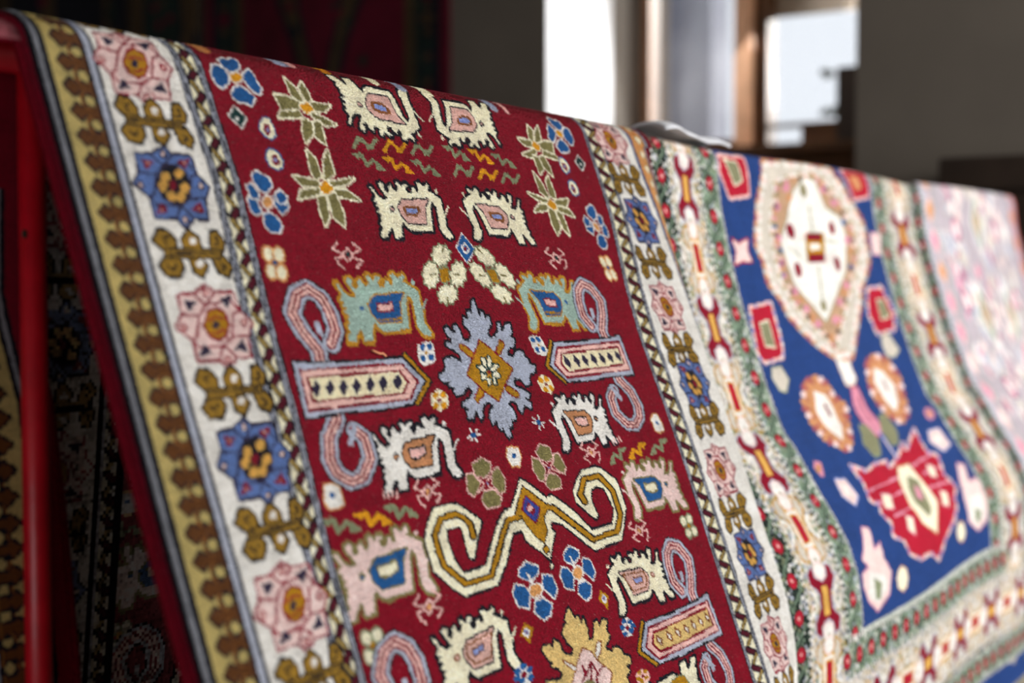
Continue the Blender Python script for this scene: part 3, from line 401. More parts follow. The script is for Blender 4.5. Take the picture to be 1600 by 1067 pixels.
P|C|K|4|0|10624,3560;10670,3564;10716,3650;10797,3704;10892,3686;10811,3568;10792,3525;10851,3502;10895,3531;10864,3578;10912,3620;10954,3592;10956,3547;11018,3517;11034,3568;11082,3591;11132,3549;11109,3492;11156,3476;11200,3532;11260,3489;11319,3492;11320,3512;11255,3542;11285,3606;11351,3596;11391,3534;11422,3532;11460,3583;11509,3567;11491,3475;11551,3458;11599,3508;11703,3468;11722,3494;11665,3545;11754,3580;11874,3641;11856,3764;11858,3845;11819,3967;11865,4046;11893,4099;11806,4122;11736,4090;11690,4012;11714,3877;11738,3742;11685,3678;11630,3747;11584,3883;11540,4037;11155,4049;11075,4006;11046,3943;10985,4009;10947,4132;10818,4136;10824,4040;10797,4016;10712,4094;10685,4133;10579,4136;10599,4073;10655,4033;10621,3984;10677,3944;10650,3920;10706,3880;10637,3845;10703,3804;10637,3781;10694,3741;10625,3725;10691,3665
P|C||2|0|11796,3537;11847,3520;11867,3546;11813,3590
S|C||2|1.9:1.60|11865,3831;11923,3781;11980,3731
P|F|K|1.8|0|11026,3776;11135,3690;11632,3656;11523,3752;11456,3954;11121,3953;11043,3865
S|Z||2|1.6:1.54|11105,3733;11570,3697;11444,3915;11157,3919;11072,3825;11105,3733
P|V|Z|1.6|0|11179,3788;11367,3776;11353,3826;11174,3840
P|F|Z|1.8|0|10946,3803;10931,3816;10906,3822;10886,3818;10883,3806;10898,3792;10923,3786;10943,3790
P|C|K|4|0|15293,3480;15247,3484;15201,3570;15120,3623;15026,3605;15107,3488;15125,3444;15066,3421;15022,3451;15053,3498;15005,3540;14963,3512;14961,3466;14899,3437;14883,3488;14835,3511;14785,3469;14808,3412;14761,3396;14718,3452;14657,3409;14598,3412;14597,3431;14662,3462;14632,3526;14566,3515;14526,3454;14495,3452;14458,3503;14409,3487;14426,3394;14366,3377;14318,3428;14215,3388;14195,3414;14252,3464;14163,3500;14044,3561;14061,3683;14059,3764;14098,3887;14052,3966;14024,4019;14111,4042;14181,4010;14228,3931;14204,3797;14179,3662;14232,3597;14288,3667;14333,3802;14377,3956;14762,3968;14842,3926;14871,3862;14932,3929;14970,4052;15099,4055;15093,3960;15120,3935;15205,4014;15232,4052;15338,4055;15318,3992;15262,3953;15296,3903;15240,3864;15267,3839;15211,3799;15280,3764;15214,3723;15280,3701;15223,3660;15292,3645;15227,3584
P|C||2|0|14121,3457;14070,3440;14051,3466;14104,3510
S|C||2|1.9:1.60|14052,3750;13994,3701;13937,3650
P|F|K|1.8|0|14891,3695;14782,3610;14285,3576;14395,3672;14461,3873;14796,3872;14874,3785
S|Z||2|1.6:1.54|14812,3653;14347,3616;14473,3834;14760,3839;14846,3745;14812,3653
P|V|Z|1.6|0|14738,3708;14550,3695;14564,3746;14743,3760
P|F|Z|1.8|0|14971,3722;14986,3736;15011,3742;15031,3738;15034,3725;15019,3712;14994,3705;14974,3710
P|B|W|1.6|0|13226,-566;13377,-382;13147,-220;13036,-389
S|W||2|1.9:1.64|13222,-451;13277,-384;13181,-328;13125,-391;13222,-451
P|D||2|0|13231,-390;13211,-370;13183,-362;13163,-370;13163,-389;13183,-408;13211,-417;13231,-409
P|C|H|1.8|0|12838,-302;12846,-257;12770,-235;12728,-187;12666,-199;12595,-170;12575,-210;12508,-213;12539,-263;12507,-297;12573,-333;12591,-383;12663,-388;12724,-430;12768,-403;12843,-417;12837,-369;12892,-349
P|C|H|1.8|0|12517,-70;12514,-13;12446,13;12401,73;12351,57;12285,92;12275,42;12219,36;12254,-25;12233,-69;12296,-113;12321,-175;12383,-181;12443,-233;12475,-197;12543,-214;12528,-153;12571,-127
P|C|H|1.8|0|13030,-78;13027,-23;12959,3;12913,62;12863,46;12796,81;12787,31;12730,26;12766,-34;12745,-77;12809,-120;12835,-181;12897,-187;12958,-238;12990,-203;13057,-220;13042,-160;13085,-134
P|C|H|1.8|0|12748,157;12758,199;12680,218;12638,262;12573,249;12499,274;12476,237;12405,232;12434,187;12398,154;12466,122;12482,77;12557,73;12619,35;12667,62;12745,50;12742,95;12801,115
P|G|H|1.2|0|12586,-142;12748,-149;12704,2;12555,17
S|O||2|1.2:1.60|12795,-401;12733,-340
S|O||2|1.2:1.59|12487,-76;12381,-69
S|O||2|1.2:1.63|12821,-71;12929,-71
S|O||2|1.3:1.62|12549,255;12575,191
P|C|H|1.8|0|13396,-299;13388,-253;13464,-231;13506,-183;13568,-195;13639,-166;13659,-206;13726,-210;13695,-259;13727,-293;13661,-329;13643,-379;13571,-385;13510,-427;13466,-399;13391,-414;13397,-365;13342,-345
P|C|H|1.8|0|13717,-66;13720,-9;13788,17;13833,77;13883,61;13949,96;13959,46;14015,40;13980,-21;14001,-65;13938,-109;13913,-171;13851,-177;13791,-229;13759,-193;13691,-210;13706,-149;13663,-123
P|C|H|1.8|0|13204,-75;13207,-19;13275,7;13321,66;13371,50;13438,84;13447,35;13504,29;13468,-31;13489,-73;13425,-117;13399,-177;13337,-183;13276,-234;13244,-199;13177,-216;13192,-156;13149,-131
P|C|H|1.8|0|13486,161;13476,203;13554,222;13596,266;13661,253;13735,278;13758,240;13829,235;13800,190;13836,158;13768,126;13752,80;13677,77;13615,39;13567,66;13489,54;13492,99;13433,119
P|G|H|1.2|0|13648,-138;13486,-146;13530,5;13679,21
S|O||2|1.2:1.60|13439,-397;13501,-336
S|O||2|1.2:1.59|13747,-72;13853,-65
S|O||2|1.2:1.63|13413,-67;13305,-68
S|O||2|1.3:1.62|13685,259;13659,194
P|C|T|2.6|0|9979,-271;9950,-221;9899,-200;9857,-220;9848,-269;9876,-319;9926,-341;9969,-321
P|C|T|2.6|0|10122,-264;10092,-214;10041,-192;9998,-212;9988,-262;10017,-312;10069,-334;10112,-314
P|C|T|2.6|0|9952,-95;9924,-46;9873,-25;9831,-46;9822,-95;9850,-144;9900,-165;9943,-145
P|C|T|2.6|0|10090,-87;10061,-37;10010,-16;9967,-36;9957,-86;9986,-136;10037,-157;10080,-137
P|B||2|0|9994,-184;9977,-161;9955,-151;9940,-160;9941,-183;9958,-206;9981,-215;9996,-206
P|C|T|2.6|0|16387,-269;16416,-218;16467,-197;16509,-217;16519,-266;16490,-316;16440,-338;16397,-318
P|C|T|2.6|0|16245,-261;16274,-211;16326,-189;16368,-209;16378,-259;16349,-310;16298,-331;16254,-311
P|C|T|2.6|0|16414,-93;16443,-43;16493,-22;16535,-43;16544,-92;16516,-141;16466,-162;16424,-142
P|C|T|2.6|0|16276,-84;16306,-34;16357,-13;16399,-34;16409,-83;16380,-133;16329,-154;16286,-134
P|B||2|0|16372,-181;16389,-158;16411,-148;16426,-158;16425,-180;16408,-203;16386,-213;16371,-203
P|C|H|2.4|0|9806,3374;9778,3411;9729,3418;9687,3391;9677,3346;9704,3309;9753,3301;9795,3328
P|C|H|2.4|0|9968,3381;9939,3419;9889,3426;9846,3398;9836,3353;9864,3316;9914,3308;9957,3335
P|C|H|2.4|0|9777,3536;9749,3573;9700,3579;9659,3552;9648,3507;9675,3470;9724,3463;9766,3491
P|C|H|2.4|0|9931,3544;9903,3581;9853,3587;9811,3559;9800,3514;9828,3477;9878,3470;9921,3498
P|G||2|0|9835,3446;9814,3470;9787,3476;9770,3460;9773,3432;9794,3407;9821,3401;9838,3417
P|C|H|2.4|0|16260,3245;16287,3282;16337,3289;16378,3262;16389,3217;16362,3180;16313,3173;16270,3200
P|C|H|2.4|0|16098,3253;16126,3290;16177,3297;16219,3270;16230,3224;16202,3187;16152,3180;16109,3207
P|C|H|2.4|0|16289,3407;16316,3444;16365,3450;16407,3423;16417,3378;16390,3342;16342,3335;16299,3362
P|C|H|2.4|0|16135,3415;16163,3452;16212,3459;16255,3431;16265,3386;16238,3349;16188,3342;16145,3369
P|G||2|0|16231,3317;16252,3342;16279,3348;16296,3332;16293,3303;16272,3279;16245,3273;16228,3288
S|P||2|2.4:1.46|11107,-346;11162,-281;11046,-208;10990,-279;11107,-346
P|E||2|0|11112,-277;11092,-255;11063,-246;11042,-254;11041,-276;11061,-298;11090,-308;11111,-299
S|P||2|2.2:1.44|10972,-408;10861,-337;10985,-296
S|P||2|2.3:1.48|11210,-408;11310,-346;11182,-299
S|P||2|2.2:1.46|10874,-248;11006,-258
S|P||2|2.2:1.45|10883,-231;10902,-172;10960,-135
S|P||2|2.3:1.48|11169,-144;11284,-219;11154,-252
S|P||2|2.4:1.46|15119,-369;15064,-305;15179,-231;15236,-302;15119,-369
P|E||2|0|15114,-301;15134,-279;15163,-269;15184,-278;15185,-300;15165,-322;15136,-331;15115,-323
S|P||2|2.2:1.44|15254,-432;15365,-361;15241,-319
S|P||2|2.3:1.48|15016,-432;14916,-370;15044,-323
S|P||2|2.2:1.46|15352,-272;15220,-282
S|P||2|2.2:1.45|15342,-255;15324,-196;15266,-159
S|P||2|2.3:1.48|15057,-168;14941,-243;15072,-276
S|P||2|2.4:1.46|11275,2147;11327,2208;11217,2278;11164,2211;11275,2147
P|T||2|0|11280,2212;11261,2233;11233,2242;11213,2234;11213,2213;11231,2192;11259,2183;11279,2191
S|P||2|2.2:1.44|11147,2088;11041,2155;11159,2195
S|P||2|2.3:1.48|11373,2087;11468,2146;11346,2191
S|P||2|2.2:1.46|11053,2240;11179,2230
S|P||2|2.2:1.45|11063,2256;11080,2312;11135,2347
S|P||2|2.3:1.48|11334,2339;11444,2267;11319,2236
S|P||2|2.4:1.46|14463,2077;14411,2138;14520,2208;14574,2140;14463,2077
P|T||2|0|14458,2142;14477,2163;14504,2172;14524,2163;14525,2143;14506,2122;14479,2113;14459,2121
S|P||2|2.2:1.44|14591,2018;14696,2085;14578,2124
S|P||2|2.3:1.48|14365,2017;14269,2076;14391,2121
S|P||2|2.2:1.46|14684,2169;14558,2160
S|P||2|2.2:1.45|14675,2185;14657,2241;14602,2276
S|P||2|2.3:1.48|14403,2268;14294,2197;14418,2166
S|P||2|2.4:1.46|10749,3202;10801,3263;10692,3333;10639,3266;10749,3202
P|T||2|0|10754,3267;10735,3288;10708,3297;10688,3289;10687,3268;10706,3247;10733,3238;10753,3246
S|P||2|2.2:1.44|10621,3143;10516,3210;10634,3250
S|P||2|2.3:1.48|10847,3142;10943,3201;10821,3246
S|P||2|2.2:1.46|10528,3295;10654,3285
S|P||2|2.2:1.45|10537,3311;10555,3367;10610,3402
S|P||2|2.3:1.48|10809,3394;10918,3322;10794,3291
S|P||2|2.4:1.46|14994,3119;14942,3180;15052,3250;15105,3183;14994,3119
P|T||2|0|14990,3184;15009,3205;15036,3214;15056,3206;15057,3185;15038,3164;15010,3155;14990,3164
S|P||2|2.2:1.44|15122,3060;15228,3127;15110,3167
S|P||2|2.3:1.48|14896,3060;14801,3118;14923,3164
S|P||2|2.2:1.46|15216,3212;15090,3202
S|P||2|2.2:1.45|15207,3228;15189,3284;15134,3319
S|P||2|2.3:1.48|14935,3311;14826,3239;14950,3208
S|K||2|20.2:1.41|10167,904;10208,704;10064,497;9997,314;10142,133;10325,76;10479,167;10541,304;10553,502;10426,642
S|L||2|17.4:1.41|10167,904;10208,704;10064,497;9997,314;10142,133;10325,76;10479,167;10541,304;10553,502;10426,642
S|D||2|10.7:1.41|10167,904;10208,704;10064,497;9997,314;10142,133;10325,76;10479,167;10541,304;10553,502;10426,642
S|F2||2|7.4:1.41|10167,904;10208,704;10064,497;9997,314;10142,133;10325,76;10479,167;10541,304;10553,502;10426,642
S|D||2|1.4:1.41|10167,904;10208,704;10064,497;9997,314;10142,133;10325,76;10479,167;10541,304;10553,502;10426,642
P|L||2|0|10258,411;10345,413;10354,568;10269,524
S|K||2|18.2:1.50|10193,1207;10180,1366;9995,1527;9924,1734;9969,1875;10132,1969;10307,1945;10503,1778;10502,1576;10386,1494
S|L||2|15.6:1.50|10193,1207;10180,1366;9995,1527;9924,1734;9969,1875;10132,1969;10307,1945;10503,1778;10502,1576;10386,1494
S|D||2|9.7:1.50|10193,1207;10180,1366;9995,1527;9924,1734;9969,1875;10132,1969;10307,1945;10503,1778;10502,1576;10386,1494
S|F2||2|6.7:1.50|10193,1207;10180,1366;9995,1527;9924,1734;9969,1875;10132,1969;10307,1945;10503,1778;10502,1576;10386,1494
S|D||2|1.3:1.50|10193,1207;10180,1366;9995,1527;9924,1734;9969,1875;10132,1969;10307,1945;10503,1778;10502,1576;10386,1494
P|L||2|0|10408,1410;10447,1459;10290,1645;10218,1618
P|L|K|2.4|0|9805,785;10115,821;10262,819;10832,837;11460,825;11713,1091;11433,1311;10863,1331;10318,1307;9765,1321
P|D||2|0|9859,857;11435,878;11628,1086;11415,1278;9816,1266
P|F2||2|0|9884,884;11415,906;11584,1083;11401,1251;9840,1243
P|F2||2|0|10113,881;10222,877;10201,926;10104,931
P|F2||2|0|10152,1214;10245,1215;10230,1270;10145,1263
P|D||2|0|9934,927;11374,951;11472,1087;11331,1214;9906,1185
P|C2||2|0|9958,952;11349,976;11421,1088;11315,1189;9944,1163
P|N||2|0|10050,977;10083,1063;9982,1140;9949,1054
P|N||2|0|10251,982;10285,1069;10181,1146;10148,1060
P|N||2|0|10451,988;10485,1076;10379,1154;10345,1067
P|N||2|0|10655,990;10690,1079;10580,1158;10546,1070
P|N||2|0|10876,986;10912,1077;10799,1157;10764,1067
P|N||2|0|11085,986;11122,1078;11006,1159;10970,1068
P|N||2|0|11323,987;11360,1080;11241,1162;11204,1070
S|G|K|1.2|3.4:1.60|11522,802;11788,1096;11496,1310
S|K||2|20.2:1.41|15734,864;15693,664;15837,457;15904,274;15759,93;15576,36;15422,127;15360,263;15348,462;15474,602
S|L||2|17.4:1.41|15734,864;15693,664;15837,457;15904,274;15759,93;15576,36;15422,127;15360,263;15348,462;15474,602
S|D||2|10.7:1.41|15734,864;15693,664;15837,457;15904,274;15759,93;15576,36;15422,127;15360,263;15348,462;15474,602
S|F2||2|7.4:1.41|15734,864;15693,664;15837,457;15904,274;15759,93;15576,36;15422,127;15360,263;15348,462;15474,602
S|D||2|1.4:1.41|15734,864;15693,664;15837,457;15904,274;15759,93;15576,36;15422,127;15360,263;15348,462;15474,602
P|L||2|0|15642,371;15555,373;15547,527;15631,484
S|K||2|18.2:1.50|15708,1167;15720,1326;15906,1487;15977,1694;15931,1835;15769,1929;15594,1905;15397,1738;15399,1536;15515,1454
S|L||2|15.6:1.50|15708,1167;15720,1326;15906,1487;15977,1694;15931,1835;15769,1929;15594,1905;15397,1738;15399,1536;15515,1454
S|D||2|9.7:1.50|15708,1167;15720,1326;15906,1487;15977,1694;15931,1835;15769,1929;15594,1905;15397,1738;15399,1536;15515,1454
S|F2||2|6.7:1.50|15708,1167;15720,1326;15906,1487;15977,1694;15931,1835;15769,1929;15594,1905;15397,1738;15399,1536;15515,1454
S|D||2|1.3:1.50|15708,1167;15720,1326;15906,1487;15977,1694;15931,1835;15769,1929;15594,1905;15397,1738;15399,1536;15515,1454
P|L||2|0|15492,1369;15454,1419;15611,1605;15682,1578
P|L|K|2.4|0|16096,745;15785,781;15639,778;15068,797;14441,785;14188,1051;14467,1271;15038,1291;15583,1267;16135,1281
P|D||2|0|16042,817;14466,838;14273,1046;14485,1238;16085,1226
P|F2||2|0|16016,844;14486,866;14317,1043;14500,1211;16061,1203
P|F2||2|0|15788,841;15678,837;15699,886;15797,891
P|F2||2|0|15749,1174;15655,1175;15670,1230;15755,1223
P|D||2|0|15966,887;14527,911;14429,1047;14570,1174;15995,1145
P|C2||2|0|15943,912;14552,936;14480,1048;14585,1149;15957,1123
P|N||2|0|15851,937;15818,1023;15919,1100;15952,1014
P|N||2|0|15650,942;15616,1029;15720,1106;15753,1020
P|N||2|0|15450,948;15415,1036;15522,1114;15556,1027
P|N||2|0|15246,950;15211,1039;15320,1118;15355,1030
P|N||2|0|15025,946;14989,1037;15102,1117;15137,1027
P|N||2|0|14815,946;14779,1038;14895,1119;14931,1028
P|N||2|0|14578,947;14541,1040;14660,1122;14696,1030
S|G|K|1.2|3.4:1.60|14379,762;14112,1056;14405,1270
S|K||2|20.2:1.41|15811,4294;15771,4094;15915,3886;15981,3703;15837,3522;15654,3466;15500,3557;15437,3693;15426,3891;15552,4032
S|L||2|17.4:1.41|15811,4294;15771,4094;15915,3886;15981,3703;15837,3522;15654,3466;15500,3557;15437,3693;15426,3891;15552,4032
S|D||2|10.7:1.41|15811,4294;15771,4094;15915,3886;15981,3703;15837,3522;15654,3466;15500,3557;15437,3693;15426,3891;15552,4032
S|P||2|7.4:1.41|15811,4294;15771,4094;15915,3886;15981,3703;15837,3522;15654,3466;15500,3557;15437,3693;15426,3891;15552,4032
S|D||2|1.4:1.41|15811,4294;15771,4094;15915,3886;15981,3703;15837,3522;15654,3466;15500,3557;15437,3693;15426,3891;15552,4032
P|L||2|0|15720,3800;15633,3803;15625,3957;15709,3913
S|K||2|18.2:1.50|15786,4597;15798,4755;15983,4916;16055,5124;16009,5265;15846,5359;15672,5335;15475,5167;15477,4965;15592,4884
S|L||2|15.6:1.50|15786,4597;15798,4755;15983,4916;16055,5124;16009,5265;15846,5359;15672,5335;15475,5167;15477,4965;15592,4884
S|D||2|9.7:1.50|15786,4597;15798,4755;15983,4916;16055,5124;16009,5265;15846,5359;15672,5335;15475,5167;15477,4965;15592,4884
S|P||2|6.7:1.50|15786,4597;15798,4755;15983,4916;16055,5124;16009,5265;15846,5359;15672,5335;15475,5167;15477,4965;15592,4884
S|D||2|1.3:1.50|15786,4597;15798,4755;15983,4916;16055,5124;16009,5265;15846,5359;15672,5335;15475,5167;15477,4965;15592,4884
P|L||2|0|15570,4799;15532,4849;15689,5035;15760,5007
P|L|K|2.4|0|16174,4175;15863,4211;15717,4208;15146,4227;14519,4215;14266,4481;14545,4701;15116,4720;15660,4697;16213,4710
P|D||2|0|16120,4247;14544,4268;14351,4475;14563,4667;16163,4656
P|P||2|0|16094,4274;14563,4295;14394,4473;14578,4640;16139,4632
P|P||2|0|15865,4271;15756,4267;15777,4316;15875,4320
P|P||2|0|15827,4603;15733,4605;15748,4660;15833,4653
P|D||2|0|16044,4316;14605,4341;14506,4477;14648,4603;16073,4575
P|T3||2|0|16021,4342;14630,4365;14558,4478;14663,4578;16035,4552
P|Z||2|0|15931,4371;15902,4452;15995,4525;16024,4444
P|Z||2|0|15729,4375;15700,4458;15796,4532;15825,4450
P|Z||2|0|15529,4381;15499,4465;15598,4540;15628,4457
P|Z||2|0|15325,4384;15295,4468;15397,4544;15427,4460
P|Z||2|0|15104,4380;15073,4466;15178,4543;15209,4457
P|Z||2|0|14895,4380;14863,4467;14971,4544;15002,4458
P|Z||2|0|14658,4381;14625,4469;14736,4548;14768,4460
P|W||2|0|15947,4410;15932,4450;15979,4487;15994,4446
P|W||2|0|15746,4415;15731,4456;15779,4493;15794,4452
P|W||2|0|15547,4421;15532,4463;15581,4500;15596,4459
P|W||2|0|15343,4424;15328,4466;15379,4504;15394,4462
P|W||2|0|15123,4421;15107,4464;15160,4502;15175,4459
P|W||2|0|14914,4421;14898,4465;14952,4503;14968,4460
P|W||2|0|14677,4423;14661,4467;14716,4506;14732,4462
S|G|K|1.2|3.4:1.60|14457,4191;14190,4485;14483,4699
S|K||2|20.2:1.41|9949,4294;9989,4094;9845,3886;9779,3703;9923,3522;10106,3466;10260,3557;10323,3693;10334,3891;10208,4032
S|L||2|17.4:1.41|9949,4294;9989,4094;9845,3886;9779,3703;9923,3522;10106,3466;10260,3557;10323,3693;10334,3891;10208,4032
S|D||2|10.7:1.41|9949,4294;9989,4094;9845,3886;9779,3703;9923,3522;10106,3466;10260,3557;10323,3693;10334,3891;10208,4032
S|P||2|7.4:1.41|9949,4294;9989,4094;9845,3886;9779,3703;9923,3522;10106,3466;10260,3557;10323,3693;10334,3891;10208,4032
S|D||2|1.4:1.41|9949,4294;9989,4094;9845,3886;9779,3703;9923,3522;10106,3466;10260,3557;10323,3693;10334,3891;10208,4032
P|L||2|0|10040,3800;10127,3803;10135,3957;10051,3913
S|K||2|18.2:1.50|9974,4597;9962,4755;9777,4916;9705,5124;9751,5265;9914,5359;10088,5335;10285,5167;10283,4965;10168,4884
S|L||2|15.6:1.50|9974,4597;9962,4755;9777,4916;9705,5124;9751,5265;9914,5359;10088,5335;10285,5167;10283,4965;10168,4884
S|D||2|9.7:1.50|9974,4597;9962,4755;9777,4916;9705,5124;9751,5265;9914,5359;10088,5335;10285,5167;10283,4965;10168,4884
S|P||2|6.7:1.50|9974,4597;9962,4755;9777,4916;9705,5124;9751,5265;9914,5359;10088,5335;10285,5167;10283,4965;10168,4884
S|D||2|1.3:1.50|9974,4597;9962,4755;9777,4916;9705,5124;9751,5265;9914,5359;10088,5335;10285,5167;10283,4965;10168,4884
P|L||2|0|10190,4799;10228,4849;10071,5035;10000,5007
P|L|K|2.4|0|9586,4175;9897,4211;10043,4208;10614,4227;11241,4215;11494,4481;11215,4701;10644,4720;10100,4697;9547,4710
P|D||2|0|9640,4247;11216,4268;11409,4475;11197,4667;9597,4656
P|P||2|0|9666,4274;11197,4295;11366,4473;11182,4640;9621,4632
P|P||2|0|9895,4271;10004,4267;9983,4316;9885,4320
P|P||2|0|9933,4603;10027,4605;10012,4660;9927,4653
P|D||2|0|9716,4316;11155,4341;11254,4477;11112,4603;9687,4575
P|T3||2|0|9739,4342;11130,4365;11202,4478;11097,4578;9725,4552
P|Z||2|0|9829,4371;9858,4452;9765,4525;9736,4444
P|Z||2|0|10031,4375;10060,4458;9964,4532;9935,4450
P|Z||2|0|10231,4381;10261,4465;10162,4540;10132,4457
P|Z||2|0|10435,4384;10465,4468;10363,4544;10333,4460
P|Z||2|0|10656,4380;10687,4466;10582,4543;10551,4457
P|Z||2|0|10865,4380;10897,4467;10789,4544;10758,4458
P|Z||2|0|11102,4381;11135,4469;11024,4548;10992,4460
P|W||2|0|9813,4410;9828,4450;9781,4487;9766,4446
P|W||2|0|10014,4415;10029,4456;9981,4493;9966,4452
P|W||2|0|10213,4421;10228,4463;10179,4500;10164,4459
P|W||2|0|10417,4424;10432,4466;10381,4504;10366,4462
P|W||2|0|10637,4421;10653,4464;10600,4502;10585,4459
P|W||2|0|10846,4421;10862,4465;10808,4503;10792,4460
P|W||2|0|11083,4423;11099,4467;11044,4506;11028,4462
S|G|K|1.2|3.4:1.60|11303,4191;11570,4485;11277,4699
P|L|K|3.4|0|11983,1074;12005,1030;12080,1026;12146,969;12143,900;12239,859;12334,871;12397,897;12444,931;12472,901;12461,822;12380,780;12267,728;12286,690;12377,710;12413,664;12349,615;12337,537;12403,531;12469,603;12528,590;12508,526;12571,504;12612,576;12603,671;12703,706;12800,646;12793,582;12717,500;12757,421;12801,438;12845,431;12859,351;12908,360;12931,393;12989,256;13046,224;13054,314;13043,411;13080,420;13114,356;13155,381;13153,463;13206,415;13243,424;13237,514;13148,577;13101,640;13152,675;13242,662;13332,599;13361,517;13412,502;13387,601;13406,618;13511,530;13615,524;13589,624;13520,671;13601,707;13557,789;13449,801;13381,847;13383,897;13472,917;13568,847;13692,861;13698,928;13766,965;13725,1013;13846,1036;13823,1102;13704,1128;13649,1174;13655,1241;13543,1259;13471,1180;13368,1158;13315,1203;13335,1269;13437,1292;13570,1367;13519,1404;13436,1398;13536,1479;13505,1534;13416,1486;13397,1469;13303,1558;13252,1522;13254,1442;13149,1402;13070,1444;13144,1513;13156,1594;13117,1639;13059,1618;13017,1694;12964,1689;12946,1798;12882,1815;12845,1757;12851,1694;12783,1719;12756,1670;12770,1593;12661,1646;12650,1567;12681,1508;12799,1439;12720,1385;12627,1410;12557,1466;12531,1542;12474,1575;12454,1489;12444,1457;12341,1556;12259,1542;12268,1474;12328,1433;12221,1394;12260,1366;12406,1331;12495,1260;12451,1195;12373,1221;12325,1264;12179,1277;12149,1236;12196,1194;12095,1172;12160,1115;12033,1122
P|G|D|1.8|0|12520,731;12606,742;12747,851;12662,887;12513,770
P|G|D|1.8|0|13294,721;13363,723;13347,780;13213,872;13157,846;13237,776
P|G|D|1.8|0|12508,1385;12494,1338;12649,1216;12719,1260;12670,1304
P|G|D|1.8|0|13135,1248;13184,1235;13351,1344;13302,1381;13229,1359;13127,1288
P|G|D|1.8|0|12920,699;13052,784;13177,887;13383,1052;13187,1179;12919,1392;12706,1259;12491,1066;12655,926
P|C|E|2|0|12844,895;12910,899;12912,971;12893,1017;12838,983
P|C|E|2|0|12988,878;13020,896;13005,975;12941,1020;12926,971
P|C|E|2|0|12955,1045;13006,999;13126,982;13127,1006;13034,1049
P|C|E|2|0|12956,1093;13053,1066;13108,1118;13055,1139;12970,1118
P|C|E|2|0|12948,1108;12989,1135;12991,1207;12938,1203
P|C|E|2|0|12836,1141;12896,1129;12877,1191;12825,1212
P|C|E|2|0|12751,1073;12851,1087;12814,1132;12732,1135
P|C|E|2|0|12717,984;12834,990;12875,1040;12798,1060
P|D||2|0|12950,1068;12930,1084;12898,1089;12874,1081;12871,1064;12891,1048;12923,1043;12947,1051
P|W||2|0|11779,701;11939,668;12054,694;12016,869;11928,921;11784,931;11716,855
P|B||2|0|11896,728;11870,755;11831,764;11804,752;11803,725;11830,698;11868,689;11896,701
P|B||2|0|12018,733;11991,760;11952,769;11924,757;11924,729;11950,703;11989,693;12017,706
P|B||2|0|11852,847;11826,873;11788,883;11761,870;11760,843;11786,817;11824,808;11852,820
P|B||2|0|11990,847;11963,873;11925,883;11897,870;11897,843;11923,816;11962,807;11990,820
P|G||2|0|11909,794;11894,811;11873,817;11859,809;11860,792;11875,775;11896,769;11910,777
P|W||2|0|14174,703;14014,670;13899,696;13937,871;14025,923;14170,933;14237,857
P|B||2|0|14057,730;14084,756;14122,766;14149,754;14150,726;14123,700;14085,690;14058,703
P|B||2|0|13936,735;13963,762;14001,771;14029,759;14030,731;14003,705;13964,695;13936,708
P|B||2|0|14101,849;14127,875;14165,885;14193,872;14193,845;14167,819;14129,809;14102,822
P|B||2|0|13963,849;13990,875;14028,884;14056,872;14057,844;14030,818;13991,809;13964,821
P|G||2|0|14044,796;14060,812;14081,819;14095,811;14093,794;14078,777;14057,771;14043,778
P|C||2|0|11746,1237;11910,1188;12032,1258;11995,1377;11818,1429;11707,1355
P|Y||2|0|11874,1255;11846,1280;11804,1288;11773,1275;11771,1248;11799,1223;11840,1215;11872,1228
P|Y||2|0|12005,1259;11977,1284;11934,1292;11903,1279;11901,1252;11929,1227;11971,1218;12003,1232
P|Y||2|0|11832,1368;11804,1393;11763,1401;11732,1387;11730,1360;11757,1336;11799,1328;11830,1341
P|Y||2|0|11963,1371;11935,1396;11893,1404;11862,1390;11860,1363;11888,1338;11930,1330;11961,1344
P|D||2|0|11898,1314;11880,1330;11854,1335;11834,1327;11833,1309;11851,1293;11877,1288;11897,1297
P|C||2|0|14084,1199;13920,1149;13798,1219;13835,1339;14011,1391;14122,1316
P|Y||2|0|13956,1216;13984,1241;14026,1250;14057,1236;14059,1209;14031,1184;13989,1176;13958,1189
P|Y||2|0|13825,1221;13853,1246;13895,1254;13927,1240;13929,1213;13901,1188;13858,1180;13827,1193
P|Y||2|0|13998,1329;14026,1354;14067,1362;14098,1348;14100,1322;14072,1297;14031,1289;14000,1302
P|Y||2|0|13866,1333;13895,1358;13937,1365;13968,1352;13970,1325;13942,1300;13900,1292;13869,1305
P|D||2|0|13932,1276;13949,1291;13976,1297;13996,1288;13997,1271;13979,1255;13953,1250;13933,1258
S|W||2|2.0:1.69|12230,1651;12282,1797
S|W||2|2.0:1.70|12145,1736;12381,1724
S|W||2|1.7:1.68|12348,1671;12188,1779
P|B||2|0|12312,1729;12284,1752;12243,1758;12212,1745;12210,1720;12237,1697;12278,1691;12309,1704
S|W||2|2.0:1.69|13601,1624;13549,1770
S|W||2|2.0:1.70|13686,1709;13451,1696
S|W||2|1.7:1.68|13483,1644;13643,1752
P|B||2|0|13520,1702;13547,1725;13588,1731;13619,1718;13622,1692;13595,1670;13553,1664;13522,1677
S|P||2|1.3:1.55|10553,2116;10526,2175
S|P||2|1.3:1.56|10618,2124;10590,2184
S|P||2|1.3:1.57|10683,2133;10655,2192
S|P||2|1.3:1.57|10754,2142;10726,2202
S|P||2|1.3:1.55|15284,2033;15311,2092
S|P||2|1.3:1.56|15219,2041;15246,2101
S|P||2|1.3:1.57|15154,2050;15181,2109
S|P||2|1.3:1.57|15083,2059;15111,2119
P|O|P|1.8|0|12088,2029;12262,1979;12392,2046;12348,2129;12233,2177;12091,2147
